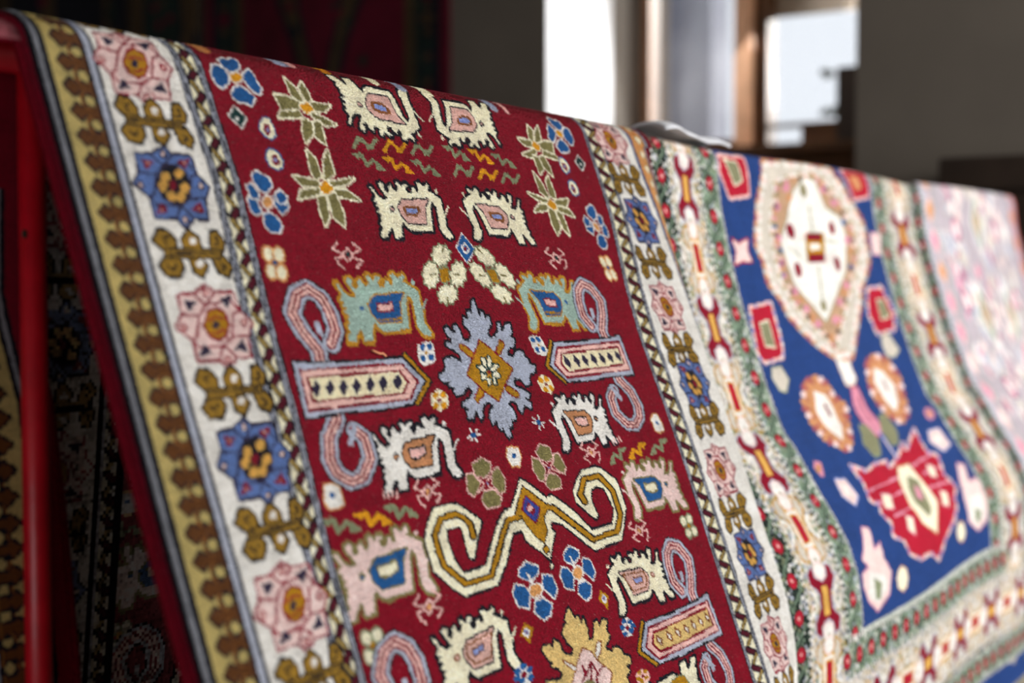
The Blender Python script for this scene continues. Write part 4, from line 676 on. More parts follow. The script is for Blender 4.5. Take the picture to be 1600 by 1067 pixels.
P|O|P|1.8|0|11945,2125;12041,2119;12119,2223;12049,2301;11952,2348;11886,2280
P|O|P|1.8|0|12381,2142;12499,2103;12557,2225;12500,2359;12409,2373;12320,2266
P|O|P|1.8|0|12141,2333;12290,2323;12398,2416;12336,2491;12112,2490;12067,2406
S|P||2|1.1:1.74|12075,2166;12372,2369
S|P||2|1.1:1.71|12343,2178;12050,2327
P|D||2|0|12271,2251;12248,2268;12212,2271;12185,2260;12181,2240;12204,2223;12240,2219;12268,2231
P|V||2|0|12257,2249;12246,2258;12228,2260;12214,2254;12212,2244;12224,2235;12241,2233;12255,2239
P|O|P|1.8|0|13633,2003;13458,1953;13328,2020;13372,2103;13488,2151;13629,2121
P|O|P|1.8|0|13775,2099;13679,2093;13601,2197;13671,2275;13769,2322;13835,2254
P|O|P|1.8|0|13340,2116;13221,2077;13163,2199;13221,2333;13311,2347;13400,2240
P|O|P|1.8|0|13579,2307;13430,2297;13322,2390;13384,2465;13608,2464;13653,2380
S|P||2|1.1:1.74|13645,2140;13349,2343
S|P||2|1.1:1.71|13377,2152;13670,2301
P|D||2|0|13449,2225;13472,2242;13508,2245;13535,2234;13539,2214;13516,2197;13480,2193;13453,2205
P|V||2|0|13463,2223;13475,2232;13493,2234;13506,2228;13508,2218;13497,2209;13479,2207;13465,2213
P|W|T|1.4|0|12791,1920;13000,1936;13000,2042;12917,2133;12772,2129;12728,2012
P|B||2|0|12919,2019;12894,2039;12857,2044;12830,2032;12828,2009;12853,1988;12890,1983;12918,1995
P|W|T|1.4|0|9749,1959;9852,1950;9943,1999;9934,2073;9935,2149;9842,2181;9717,2164;9705,2088
P|B||2|0|9863,2060;9843,2078;9813,2083;9790,2071;9788,2050;9807,2031;9838,2026;9861,2038
P|W|T|1.4|0|16378,1845;16275,1835;16184,1884;16194,1959;16193,2035;16285,2067;16411,2050;16422,1974
P|B||2|0|16264,1945;16284,1964;16314,1969;16337,1957;16340,1935;16320,1917;16290,1912;16267,1924
P|C|K|2.8|0|12840,2272;12945,2322;13052,2395;13244,2541;13364,2526;13533,2625;13738,2769;14000,3025;14472,3017;14605,2860;14520,2590;14359,2546;14231,2577;14168,2704;14211,2884;14146,2914;14070,2863;13839,2675;13840,2550;13965,2441;14149,2336;14494,2328;14623,2376;14877,2537;14890,2670;14884,2883;14564,3223;13924,3246;13776,3145;13396,2857;13180,2795;13132,2877;13189,2923;13042,3056;12927,3184;12801,3075;12595,2926;12582,2808;12402,2809;12153,3081;11913,3274;11342,3289;11198,3195;10952,2966;10965,2653;11081,2526;11250,2383;11631,2388;11756,2460;11961,2615;11793,2798;11658,2968;11582,2935;11614,2647;11584,2615;11360,2608;11324,2724;11341,2914;11417,3075;11820,3065;11938,2933;12234,2655;12384,2563;12517,2552;12663,2427
S|G|K|1.6|3.9:1.66|11759,2751;11768,2628;11709,2553;11580,2488;11327,2495;11144,2642;11132,2799;11146,2947;11409,3181;11857,3175;12009,3028;12225,2810;12392,2664;12608,2667
S|G|K|1.6|4.4:2.01|13115,2621;13312,2663;13472,2777;13716,2951;13964,3131;14532,3114;14709,2939;14709,2647;14489,2438;14152,2432;13969,2598;14023,2692
P|G|K|1.6|0|12844,2361;12949,2434;13182,2600;13167,2673;13044,2745;13056,2866;12916,2992;12794,2899;12675,2735;12656,2652;12551,2630;12694,2489
S|G||2|3.5:1.77|12564,2653;12407,2660
S|G||2|3.6:1.85|13111,2628;13298,2664
P|B2|D|1.6|0|12838,2467;13042,2629;12878,2765;12700,2596
P|D||2|0|12845,2525;12955,2625;12876,2684;12764,2599
P|P||2|0|12909,2610;12878,2635;12833,2641;12801,2624;12801,2595;12832,2570;12876,2564;12909,2581
P|G|K|1.6|0|12921,3029;12973,3082;12891,3105;12853,3055
P|C|K|1.8|0|12949,3264;12927,3283;12900,3288;12882,3275;12885,3253;12906,3234;12934,3229;12951,3242
P|B|W|2.2|0|13235,3177;13383,3119;13564,3202;13526,3256;13355,3310;13207,3235
P|B|W|2.2|0|13603,3292;13750,3332;13780,3467;13682,3548;13532,3408
P|B|W|2.2|0|13342,3531;13483,3527;13599,3601;13508,3701;13394,3720;13283,3629
P|B|W|2.2|0|13098,3305;13220,3346;13291,3425;13197,3563;13044,3510;13028,3378
S|W||2|1.1:1.92|13348,3226;13387,3352
S|W||2|1.1:1.93|13513,3525;13433,3466
P|T|W|2.2|0|13503,3436;13446,3475;13361,3480;13299,3448;13296,3399;13352,3361;13437,3355;13500,3386
P|B|W|2.2|0|12329,3198;12479,3139;12664,3223;12625,3278;12451,3333;12300,3257
P|B|W|2.2|0|12704,3315;12854,3356;12884,3494;12784,3577;12631,3434
P|B|W|2.2|0|12437,3559;12581,3555;12699,3631;12606,3733;12491,3752;12377,3659
P|B|W|2.2|0|12189,3329;12313,3370;12386,3451;12289,3592;12134,3538;12117,3403
S|W||2|1.1:1.92|12443,3248;12483,3377
S|W||2|1.1:1.93|12612,3553;12530,3492
P|T|W|2.2|0|12602,3462;12543,3502;12457,3507;12394,3475;12390,3425;12448,3385;12534,3380;12598,3412
P|G||2|0|13776,3682;13818,3725;13881,3758;13910,3798;13858,3816;13846,3855;13787,3905;13753,3850;13695,3812;13665,3764;13716,3726
P|W||2|0|13787,3730;13867,3792;13796,3852;13724,3787
P|V||2|0|13825,3789;13803,3806;13773,3809;13754,3796;13756,3775;13778,3758;13808,3755;13827,3767
P|D||2|0|13808,3785;13799,3790;13785,3791;13775,3786;13773,3779;13782,3773;13796,3773;13807,3778
P|G||2|0|12151,3715;12109,3758;12047,3791;12017,3831;12070,3849;12081,3888;12141,3938;12175,3883;12232,3845;12263,3797;12212,3759
P|W||2|0|12140,3763;12061,3825;12132,3885;12203,3820
P|V||2|0|12103,3821;12125,3839;12154,3842;12173,3829;12171,3808;12149,3791;12120,3788;12101,3800
P|D||2|0|12120,3818;12129,3823;12142,3823;12153,3819;12154,3812;12145,3806;12132,3806;12121,3811
P|W||2|0|14247,4215;14157,4279;14038,4288;13958,4237;13964,4156;14053,4092;14172,4082;14254,4133
P|B||2|0|14130,4121;14098,4138;14050,4138;14013,4120;14009,4096;14040,4079;14088,4079;14126,4096
P|B||2|0|14256,4150;14224,4167;14175,4166;14137,4149;14133,4124;14165,4107;14214,4107;14251,4125
P|B||2|0|14068,4250;14037,4267;13989,4266;13952,4249;13948,4224;13979,4207;14027,4208;14064,4225
P|B||2|0|14229,4242;14197,4259;14149,4259;14111,4241;14107,4217;14139,4199;14187,4200;14225,4218
P|B||2|0|14047,4173;14016,4190;13968,4190;13931,4172;13927,4148;13958,4131;14006,4131;14043,4149
P|B||2|0|14300,4205;14268,4223;14219,4222;14182,4204;14178,4180;14209,4162;14258,4163;14296,4181
P|D||2|0|14145,4194;14118,4212;14080,4214;14054,4198;14054,4175;14081,4157;14119,4155;14145,4170
P|W||2|0|11733,4227;11823,4291;11943,4299;12022,4248;12016,4167;11928,4103;11808,4094;11726,4145
P|B||2|0|11850,4132;11882,4150;11930,4149;11967,4132;11971,4107;11940,4090;11892,4090;11854,4108
P|B||2|0|11725,4161;11756,4178;11805,4178;11843,4161;11847,4136;11815,4119;11766,4119;11729,4137
P|B||2|0|11912,4262;11943,4279;11991,4278;12028,4260;12032,4236;12001,4219;11953,4220;11916,4237
P|B||2|0|11751,4254;11783,4271;11831,4270;11869,4253;11873,4228;11841,4211;11793,4212;11755,4229
P|B||2|0|11933,4185;11964,4202;12012,4201;12049,4184;12053,4160;12022,4143;11974,4143;11937,4160
P|B||2|0|11680,4217;11712,4234;11761,4234;11798,4216;11802,4191;11771,4174;11722,4175;11684,4192
P|D||2|0|11835,4206;11862,4224;11900,4225;11926,4210;11926,4186;11899,4168;11861,4166;11835,4182
P|T3|K|3|0|12987,3726;13020,3799;13037,3855;13119,3845;13145,3930;13227,3881;13231,4002;13182,4124;13274,4144;13341,4078;13400,3983;13486,3974;13496,4044;13613,3987;13701,4018;13616,4110;13658,4173;13604,4216;13464,4266;13536,4322;13600,4350;13647,4320;13751,4330;13825,4387;13819,4440;13959,4486;13932,4548;13798,4558;13853,4626;13737,4653;13746,4745;13718,4810;12206,4437;12209,4351;12360,4375;12472,4389;12532,4327;12473,4263;12375,4227;12422,4187;12365,4162;12302,4046;12331,4015;12450,4016;12494,4064;12550,3987;12627,4042;12630,4120;12690,4185;12806,4198;12847,4129;12765,4059;12763,4020;12725,3960;12787,3895;12874,3874;12851,3830;12908,3776
P|P2|Z|1.8|0|13019,4180;13156,4251;13220,4358;13449,4544;13293,4705;12583,4530;12853,4287
P|W|Z|1.6|0|12598,4215;12797,4338;12758,4361;12617,4245
P|W|Z|1.6|0|13353,4188;13424,4193;13345,4293;13235,4335;13248,4271
S|D||2|1.0:1.97|12921,4341;12925,4459;13099,4343;13164,4490;13300,4442
S|D||2|1.0:1.95|12953,4414;12782,4528
S|D||2|1.0:1.99|13135,4496;13086,4615
S|D||2|1.0:1.98|13099,4343;12967,4599
P|O||2|0|13062,4570;13015,4586;12930,4577;12857,4548;12840,4516;12887,4500;12971,4509;13044,4538
P|P||2|0|14260,4791;14174,4835;14041,4829;13940,4779;13929,4712;14014,4668;14146,4673;14249,4724
P|G||2|0|14096,4704;14070,4717;14030,4716;14000,4700;13996,4680;14022,4667;14062,4668;14093,4683
P|G||2|0|14236,4723;14209,4736;14169,4735;14138,4719;14134,4699;14161,4685;14201,4687;14232,4702
P|G||2|0|14037,4758;14011,4772;13971,4770;13941,4755;13937,4735;13963,4721;14003,4723;14033,4738
P|G||2|0|14221,4789;14194,4802;14154,4800;14123,4785;14120,4764;14146,4751;14186,4753;14217,4768
P|G||2|0|14096,4800;14070,4813;14030,4812;13999,4796;13996,4776;14022,4763;14061,4764;14092,4780
P|D||2|0|14133,4754;14114,4763;14086,4762;14065,4751;14062,4737;14081,4728;14109,4729;14130,4740
P|G|H|1.6|0|14644,4964;14827,4927;14971,4947;15028,5047;15057,5140;14626,5034
P|T||0|0|9818,-2648;10042,-2648;10020,-2378;9930,-2348;9841,-2378
P|L||0|0|10900,-2661;11208,-2661;11178,-2391;11054,-2361;10931,-2391
P|P||0|0|11142,-2673;11282,-2673;11268,-2403;11212,-2373;11156,-2403
P|Y||0|0|11651,-2672;11847,-2672;11828,-2402;11749,-2372;11671,-2402
P|C||0|0|12455,-2631;12651,-2631;12631,-2361;12553,-2331;12475,-2361
P|L||0|0|12919,-2601;13115,-2601;13096,-2331;13017,-2301;12939,-2331
P|C||0|0|13377,-2593;13629,-2593;13604,-2323;13503,-2293;13402,-2323
P|L||0|0|14750,-2541;14946,-2541;14927,-2271;14848,-2241;14770,-2271
P|P||0|0|15081,-2537;15193,-2537;15182,-2267;15137,-2237;15093,-2267''',
'R2': '''P|F3|T2|7|0|23985,-2344;25935,-2468;27401,-2369;27795,-2061;28361,-1682;28856,-1376;28877,-856;28714,-426;27948,45;27390,548;26736,986;26092,1407;25475,1421;25175,1363;24591,1124;24094,811;23695,512;23529,183;23214,-101;23242,-462;23055,-817;23311,-1222;23521,-1629;23792,-1959
P|T4|W|4|0|24407,-1955;25071,-2076;26130,-2185;26696,-2132;27710,-1698;28254,-1169;28237,-610;27294,41;26283,658;25287,1239;25063,971;24543,657;24086,272;23846,-141;23850,-632;23930,-1163
P|W|H|3|0|24722,-1274;25242,-1837;25739,-2075;26329,-2110;26800,-1570;27595,-1378;27710,-924;27207,-277;26094,300;25315,677;24836,282;24317,-58;24270,-473;24196,-884
P|D||2|0|24982,-1072;24917,-963;24767,-915;24622,-955;24564,-1060;24628,-1168;24776,-1217;24923,-1177
P|D||2|0|27163,-1159;27107,-1056;26980,-1010;26857,-1049;26810,-1149;26864,-1251;26990,-1298;27114,-1260
P|D||2|0|24850,-339;24785,-232;24663,-187;24554,-231;24522,-337;24585,-445;24707,-490;24817,-447
P|D||2|0|27018,-435;26947,-319;26815,-271;26700,-318;26668,-432;26738,-547;26868,-596;26985,-550
P|G|H|2|0|25489,-1023;26460,-1028;26191,-494;25280,-484
P|D||2|0|25531,-1037;26338,-1024;26267,-899;25485,-894
P|D||2|0|25409,-627;26291,-641;26169,-463;25334,-463
P|W||2|0|25587,-832;26116,-844;26098,-712;25570,-703
P|O||2|0|25892,-1872;25877,-1769;25775,-1722;25648,-1757;25570,-1855;25583,-1956;25682,-2004;25810,-1969
P|O||2|0|25590,380;25523,465;25409,498;25314,461;25293,375;25359,290;25473,256;25569,293
S|H||2|4.4:1.50|25970,-1578;25898,-1077
S|H||2|4.3:1.50|25774,-402;25487,248
S|P2||2|3.5:1.50|25066,-905;25734,-1094
S|P2||2|3.6:1.50|26160,-449;26803,-680
S|H||2|2.5:1.50|24978,-566;24556,-768
S|H||2|2.7:1.50|26566,-898;27165,-866
P|B||2|0|24203,-1152;24142,-1106;24043,-1085;23964,-1101;23951,-1143;24010,-1189;24109,-1210;24189,-1195
P|B||2|0|24221,-700;24158,-655;24058,-635;23980,-652;23969,-695;24030,-740;24129,-760;24209,-743
P|B||2|0|24089,-244;24024,-200;23924,-182;23848,-200;23839,-243;23904,-287;24004,-305;24081,-288
P|B||2|0|27897,-1297;27820,-1245;27695,-1221;27596,-1238;27580,-1286;27656,-1337;27780,-1362;27880,-1345
P|B||2|0|27755,-372;27673,-322;27547,-301;27451,-321;27442,-370;27523,-419;27649,-440;27745,-421
P|P3||2|0|24524,-1514;24453,-1453;24322,-1424;24212,-1443;24184,-1500;24251,-1560;24377,-1589;24491,-1571
P|P3||2|0|25045,-1889;24981,-1827;24851,-1796;24734,-1814;24696,-1870;24758,-1931;24886,-1962;25005,-1945
P|P3||2|0|24426,67;24335,126;24198,149;24096,123;24087,65;24175,7;24311,-16;24415,8
P|P3||2|0|24716,408;24619,466;24478,488;24376,461;24371,402;24467,344;24607,321;24711,348
P|P3||2|0|25067,714;24967,771;24822,792;24719,764;24716,704;24814,647;24957,625;25063,653
P|P3||2|0|26570,329;26461,390;26303,414;26188,386;26183,323;26291,262;26449,237;26566,265
P|P3||2|0|27276,-4;27169,59;27006,85;26884,58;26871,-6;26976,-69;27139,-95;27263,-69
P|P3||2|0|26038,674;25931,734;25777,755;25668,726;25664,665;25768,605;25921,583;26033,612
P|P3||2|0|27024,-1931;26952,-1865;26806,-1832;26674,-1851;26630,-1910;26700,-1976;26844,-2009;26979,-1991
P|P3||2|0|27529,-1690;27452,-1624;27300,-1591;27164,-1611;27122,-1672;27198,-1738;27348,-1771;27486,-1751
P|P3||2|0|27989,-930;27886,-863;27720,-832;27588,-856;27566,-920;27667,-987;27833,-1018;27967,-995
P|P3||2|0|24282,-928;24201,-867;24069,-840;23963,-862;23945,-919;24025,-979;24157,-1007;24264,-985
P|P3||2|0|24174,-472;24087,-412;23953,-387;23851,-410;23840,-468;23926,-527;24059,-553;24163,-530
P|T2||2|0|25467,986;25378,1032;25249,1047;25155,1023;25152,975;25239,929;25368,913;25463,936
P|T2||2|0|25146,-1708;25089,-1658;24974,-1633;24871,-1648;24838,-1693;24894,-1742;25007,-1767;25112,-1753
P|T2||2|0|24532,236;24451,283;24331,300;24241,280;24233,232;24311,186;24431,168;24523,188
P|T2||2|0|24886,560;24803,606;24680,623;24588,601;24581,553;24662,507;24785,490;24878,512
P|T2||2|0|26896,129;26805,180;26665,199;26560,177;26549,126;26638,77;26776,56;26883,78
P|T2||2|0|28018,-700;27927,-646;27781,-622;27665,-642;27647,-694;27734,-747;27879,-771;27997,-752
P|T2||2|0|26520,-2165;26447,-2111;26321,-2083;26208,-2097;26179,-2144;26257,-2199;26394,-2229;26502,-2214
P|W|T2|2|0|25137,1323;25821,1276;25855,1835;25576,1956;25211,1912
P|P3|R2|3|0|25425,1965;25764,2008;25958,2762;25780,2959;25400,2969;25198,2684;25227,2264
S|D||2|4.6:1.50|25643,2178;25640,2685
P|O2|H|3|0|24930,2700;25225,2731;25400,3044;25161,3297;24798,3296;24634,3043
P|O2|H|3|0|26188,2648;26524,2644;26631,3003;26364,3232;25923,3226;25836,2922
S|V||2|7.7:1.50|25661,2946;25829,3508
S|P2||2|3.5:1.50|25693,3075;25787,3461
P|T2|R3|3|0|23397,1717;23855,1635;24253,1734;24446,2051;24845,2273;24393,2687;24190,2915;23813,3071;23567,2926;23242,2812;23122,2469;23044,2095
P|W||2|0|23669,1883;24105,1989;24237,2262;24219,2581;23836,2877;23586,2600;23474,2238
S|D||2|6.9:1.50|23916,2162;23992,2355
P|T2|R3|3|0|26791,1565;27473,1475;28100,1590;28465,1955;28302,2419;27901,2769;27160,2903;26766,2706;26623,2459;26444,2115
P|W||2|0|27119,1706;27604,1818;27997,2139;27830,2472;27280,2662;27048,2323;26826,1978
S|D||2|7.0:1.50|27409,1995;27444,2185
P|F3|H|2|0|22308,1384;22688,1369;22830,1609;22564,1807;22346,1775;22220,1537
P|F3|H|2|0|28306,1096;28784,1105;29090,1422;28638,1566;28183,1509;28150,1253
P|P3||2|0|22324,3070;22540,3114;22433,3343;22275,3378;22175,3181
P|T2||2|0|22436,3232;22337,3278;22232,3288;22182,3258;22216,3205;22314,3160;22420,3149;22471,3179
P|P3||2|0|29404,2909;29242,3000;29006,3022;28833,2962;28825,2856;29000,2764;29244,2740;29404,2801
P|T2||2|0|29257,2896;29172,2948;29052,2961;28967,2929;28967,2869;29058,2817;29181,2803;29261,2836
P|P2|V|3|0|22723,3474;23112,3526;23206,3849;22907,3989;22646,3768
P|W||2|0|22855,3568;23000,3664;22954,3851;22813,3753
P|P2|V|3|0|28429,3240;29157,3222;29307,3602;28695,3710;28229,3436
P|W||2|0|28601,3340;28956,3377;28879,3577;28575,3474
P|R2|P|6|0|22161,331;23075,258;23010,938;22901,1193;22125,1254;21961,1131;22070,747
P|O2|C|3|0|22392,601;22749,571;22727,1007;22352,992
P|R2|P|6|0|28269,117;29171,76;29463,639;29178,973;28081,1033;27938,606
P|O2|C|3|0|28662,335;29083,341;29203,682;28604,739
P|R2|P|6|0|22029,-2295;23119,-2340;23142,-1699;22312,-1615;22005,-2023
P|O2|C|3|0|22235,-2246;22726,-2240;22881,-1935;22558,-1833
P|R2|P|6|0|28050,-2373;29524,-2475;29481,-1924;28554,-1804
P|T2||2|0|28341,-2269;28966,-2310;29100,-2057;28713,-1987
P|P2|R2|3|0|22093,-882;22351,-805;22752,-899;22642,-685;22736,-495;22340,-512;21996,-432;22186,-677
P|P2|P3|2|0|29286,-1110;29888,-1126;29668,-670;29142,-652
P|R2|P|5|0|23599,3330;24123,3523;24644,3458;25201,3473;25204,3608;25945,3481;26588,3276;26562,3442;27690,3107;27641,3392;27660,3628;28144,3746;27812,4117;28157,4448;27745,4610;27747,4768;27341,4970;26506,5196;26198,5342;25896,5486;25483,5276;24858,5268;24321,5088;24230,4842;23812,4684;23975,4474;23747,4291;23874,4111;23599,4021;23739,3680
S|P3||2|4.5:1.50|23755,3838;25528,3816
S|P3||2|4.9:1.50|26384,3731;27829,3678
S|P3||2|4.3:1.50|23817,4103;25338,4062
S|P3||2|4.8:1.50|26730,3948;28067,3976
S|P3||2|4.2:1.50|24205,4411;25214,4384
S|P3||2|4.6:1.50|26581,4232;27867,4295
P|C|P3|2|0|24157,3974;24472,4045;24332,4279;24012,4207
P|C|P3|2|0|27191,3835;27494,3903;27371,4117;27031,4044
P|C|P3|2|0|24690,4484;24956,4572;24828,4841;24586,4709
P|C|P3|2|0|27092,4385;27415,4457;27279,4703;26925,4628
P|C|T2|3|0|25575,3656;26229,3683;26343,3981;26642,4511;26006,5022;25403,4735;25123,4345;25250,3888
P|O2||2|0|25778,3849;26199,4017;26121,4592;25839,4701;25440,4339;25463,4079
P|P3||2|0|25826,4048;26044,4159;25925,4383;25670,4293
P|P2|P3|3|0|22695,4370;22935,4432;22813,4797;23156,4718;23114,4980;23335,5238;23163,5559;22597,5733;22244,5516;22079,5232;22078,5064;22438,4998;22257,4836;22418,4732
P|W||2|0|22391,5075;23062,5234;23045,5493;22609,5628;22269,5436
P|H||2|0|22543,5187;22893,5335;22754,5569;22564,5534
P|P2|P3|3|0|28986,4032;29334,4105;29094,4458;29623,4440;29814,4832;29570,5290;28905,5432;28328,5164;28417,4754;28541,4442
P|W||2|0|28860,4705;29548,4797;29397,5211;28841,5344;28466,5080
P|H||2|0|28842,4974;29252,5084;29059,5296;28798,5206
P|C|T2|2|0|24094,5481;23977,5608;23778,5632;23608,5541;23578,5391;23698,5267;23899,5241;24064,5329
P|C|T2|2|0|27966,5317;27828,5434;27597,5454;27410,5369;27374,5228;27510,5113;27743,5090;27928,5174
P|T2||2|0|24273,-2383;24185,-2331;24087,-2307;24010,-2317;24010,-2358;24131,-2421;24317,-2475;24364,-2456
P|R3||2|0|24584,-2401;24479,-2344;24375,-2319;24299,-2329;24307,-2373;24466,-2450;24595,-2475;24684,-2475
P|T2||2|0|24911,-2423;24782,-2358;24671,-2331;24595,-2342;24615,-2389;24804,-2475;24879,-2475;24969,-2475
P|F3||2|0|25272,-2457;25094,-2373;24975,-2344;24899,-2356;24935,-2409;25091,-2475;25167,-2475;25260,-2475
P|T2||2|0|25612,-2475;25418,-2391;25287,-2358;25213,-2371;25277,-2434;25384,-2475;25462,-2475;25556,-2475
P|R3||2|0|25915,-2475;25757,-2411;25610,-2374;25539,-2388;25666,-2475;25683,-2475;25762,-2475;25858,-2475
P|T2||2|0|26204,-2475;26054,-2416;25901,-2377;25830,-2391;25951,-2475;25968,-2475;26048,-2475;26146,-2475
P|F3||2|0|26479,-2475;26301,-2402;26155,-2367;26079,-2380;26180,-2457;26239,-2475;26321,-2475;26420,-2475
P|T2||2|0|26759,-2475;26555,-2390;26415,-2357;26335,-2369;26403,-2435;26515,-2475;26598,-2475;26699,-2475
P|R3||2|0|27044,-2475;26816,-2378;26681,-2347;26598,-2359;26647,-2418;26795,-2475;26880,-2475;26983,-2475
P|T2||2|0|27269,-2449;27084,-2367;26952,-2337;26866,-2349;26901,-2404;27081,-2475;27167,-2475;27272,-2475
P|F3||2|0|27517,-2429;27359,-2357;27229,-2328;27140,-2339;27164,-2391;27371,-2475;27459,-2475;27566,-2475
P|T2||2|0|27611,-2343;27533,-2294;27421,-2270;27324,-2280;27304,-2320;27404,-2374;27571,-2414;27641,-2396
P|R3||2|0|27715,-2235;27664,-2192;27560,-2170;27459,-2180;27421,-2216;27475,-2260;27586,-2284;27684,-2273
P|T2||2|0|27869,-2136;27834,-2095;27736,-2074;27630,-2084;27580,-2119;27619,-2160;27722,-2182;27825,-2172
P|F3||2|0|28032,-2041;28004,-2001;27907,-1980;27800,-1990;27744,-2025;27772,-2065;27868,-2086;27976,-2076
P|T2||2|0|28179,-1946;28150,-1906;28052,-1885;27944,-1896;27888,-1931;27916,-1971;28013,-1992;28122,-1982
P|R3||2|0|28326,-1850;28296,-1810;28197,-1790;28088,-1800;28032,-1836;28062,-1876;28159,-1897;28269,-1886
P|T2||2|0|28472,-1754;28440,-1713;28340,-1693;28231,-1704;28175,-1740;28206,-1780;28305,-1801;28415,-1790
P|F3||2|0|28634,-1655;28602,-1614;28501,-1594;28390,-1605;28334,-1642;28366,-1682;28466,-1702;28577,-1691
P|T2||2|0|28813,-1553;28778,-1512;28673,-1492;28563,-1504;28510,-1541;28543,-1581;28644,-1602;28757,-1590
P|R3||2|0|28982,-1449;28940,-1408;28832,-1387;28722,-1400;28675,-1438;28714,-1479;28819,-1499;28931,-1487
P|T2||2|0|29068,-1330;29020,-1288;28909,-1268;28800,-1281;28757,-1320;28803,-1361;28912,-1382;29023,-1369
P|F3||2|0|29075,-1198;29027,-1156;28916,-1136;28807,-1150;28764,-1188;28811,-1230;28921,-1250;29031,-1237
P|T2||2|0|29081,-1065;29034,-1023;28923,-1004;28814,-1018;28771,-1057;28818,-1098;28928,-1118;29037,-1104
P|R3||2|0|29087,-932;29040,-891;28929,-872;28820,-886;28777,-925;28824,-966;28934,-986;29043,-971
P|T2||2|0|29068,-793;29020,-751;28909,-733;28801,-748;28758,-787;28805,-828;28915,-847;29024,-832
P|F3||2|0|29019,-646;28967,-605;28855,-587;28748,-602;28709,-642;28758,-683;28869,-701;28977,-686
P|T2||2|0|28956,-500;28903,-459;28791,-441;28685,-457;28648,-497;28700,-537;28812,-555;28918,-540
P|R3||2|0|28823,-365;28771,-324;28659,-307;28554,-323;28517,-363;28569,-403;28680,-421;28785,-405
P|T2||2|0|28625,-243;28573,-203;28462,-186;28359,-202;28322,-242;28373,-282;28483,-299;28587,-283
P|F3||2|0|28428,-123;28376,-83;28268,-67;28165,-83;28129,-123;28179,-163;28288,-179;28391,-163
P|T2||2|0|28233,-4;28182,35;28074,51;27973,34;27937,-5;27987,-44;28094,-61;28196,-44
P|R3||2|0|28066,119;28014,159;27906,174;27807,157;27774,117;27825,78;27931,63;28032,80
P|T2||2|0|27922,248;27867,287;27760,302;27663,285;27632,245;27685,206;27792,191;27890,208
P|F3||2|0|27774,376;27720,414;27614,429;27517,411;27487,371;27540,333;27646,318;27743,336
P|T2||2|0|27628,502;27574,540;27469,554;27373,536;27343,497;27396,459;27501,444;27597,462
P|R3||2|0|27472,621;27419,659;27314,672;27220,654;27190,615;27243,577;27347,563;27442,581
P|T2||2|0|27306,733;27252,770;27148,783;27055,765;27027,725;27080,688;27183,674;27277,693
P|F3||2|0|27137,843;27082,880;26979,893;26888,874;26862,835;26915,798;27018,785;27110,803
P|T2||2|0|26967,953;26913,990;26810,1002;26720,983;26695,944;26748,907;26850,894;26941,913
P|R3||2|0|26799,1061;26745,1097;26644,1110;26554,1090;26529,1051;26582,1015;26683,1003;26773,1022
P|T2||2|0|26632,1168;26579,1204;26479,1216;26391,1196;26366,1157;26418,1121;26518,1110;26607,1129
P|F3||2|0|26468,1274;26415,1310;26316,1321;26229,1301;26204,1262;26256,1227;26355,1215;26443,1235
P|T2||2|0|26306,1378;26254,1414;26156,1425;26069,1405;26045,1366;26096,1331;26194,1320;26281,1339
P|R3||2|0|26066,1434;26015,1469;25918,1479;25833,1459;25809,1421;25860,1386;25956,1375;26041,1395
P|T2||2|0|25752,1440;25702,1475;25607,1485;25524,1466;25500,1428;25550,1393;25644,1383;25728,1402
P|F3||2|0|25444,1415;25395,1449;25302,1459;25221,1440;25197,1402;25246,1368;25338,1357;25421,1377
P|T2||2|0|25192,1345;25144,1379;25052,1390;24972,1371;24949,1333;24996,1299;25087,1288;25169,1307
P|R3||2|0|24992,1264;24945,1298;24855,1309;24775,1290;24752,1253;24799,1219;24889,1208;24969,1227
P|T2||2|0|24795,1185;24748,1219;24659,1229;24580,1211;24557,1174;24604,1140;24693,1129;24772,1147
P|F3||2|0|24633,1105;24586,1139;24498,1150;24420,1132;24398,1096;24444,1062;24532,1050;24610,1068
P|T2||2|0|24505,1026;24459,1060;24372,1071;24294,1054;24272,1017;24317,983;24405,972;24483,990
P|R3||2|0|24378,948;24332,982;24246,993;24169,976;24147,939;24192,906;24278,894;24356,911
P|T2||2|0|24252,870;24207,904;24121,915;24044,898;24022,862;24067,828;24152,816;24229,833
P|F3||2|0|24138,793;24094,827;24009,839;23933,822;23910,786;23953,752;24038,740;24115,757
P|T2||2|0|24036,717;23993,751;23909,763;23833,746;23809,710;23852,677;23935,664;24012,681
P|R3||2|0|23933,641;23891,675;23808,687;23732,671;23708,636;23749,602;23832,590;23909,606
P|T2||2|0|23830,566;23788,600;23706,613;23630,596;23606,561;23647,527;23729,515;23806,531
P|F3||2|0|23750,473;23708,507;23626,520;23551,504;23526,469;23567,435;23650,422;23725,438
P|T2||2|0|23692,362;23650,396;23568,409;23493,393;23469,358;23510,324;23592,311;23667,327
P|R3||2|0|23634,251;23593,285;23511,298;23436,283;23412,248;23452,214;23534,201;23609,216
P|T2||2|0|23552,147;23512,181;23431,194;23356,179;23331,144;23369,111;23450,97;23526,112
P|F3||2|0|23445,50;23407,84;23327,97;23252,82;23226,48;23262,14;23342,1;23418,15
P|T2||2|0|23336,-47;23300,-13;23221,1;23146,-13;23118,-47;23155,-81;23233,-95;23309,-81
P|R3||2|0|23286,-140;23249,-106;23170,-92;23096,-107;23068,-140;23105,-174;23183,-188;23258,-174
P|T2||2|0|23293,-232;23256,-198;23177,-184;23102,-198;23075,-232;23111,-266;23190,-280;23265,-266
P|F3||2|0|23300,-324;23263,-290;23184,-276;23110,-289;23082,-323;23119,-357;23197,-372;23272,-358
P|T2||2|0|23308,-416;23271,-382;23192,-367;23117,-381;23090,-414;23126,-449;23205,-464;23280,-450
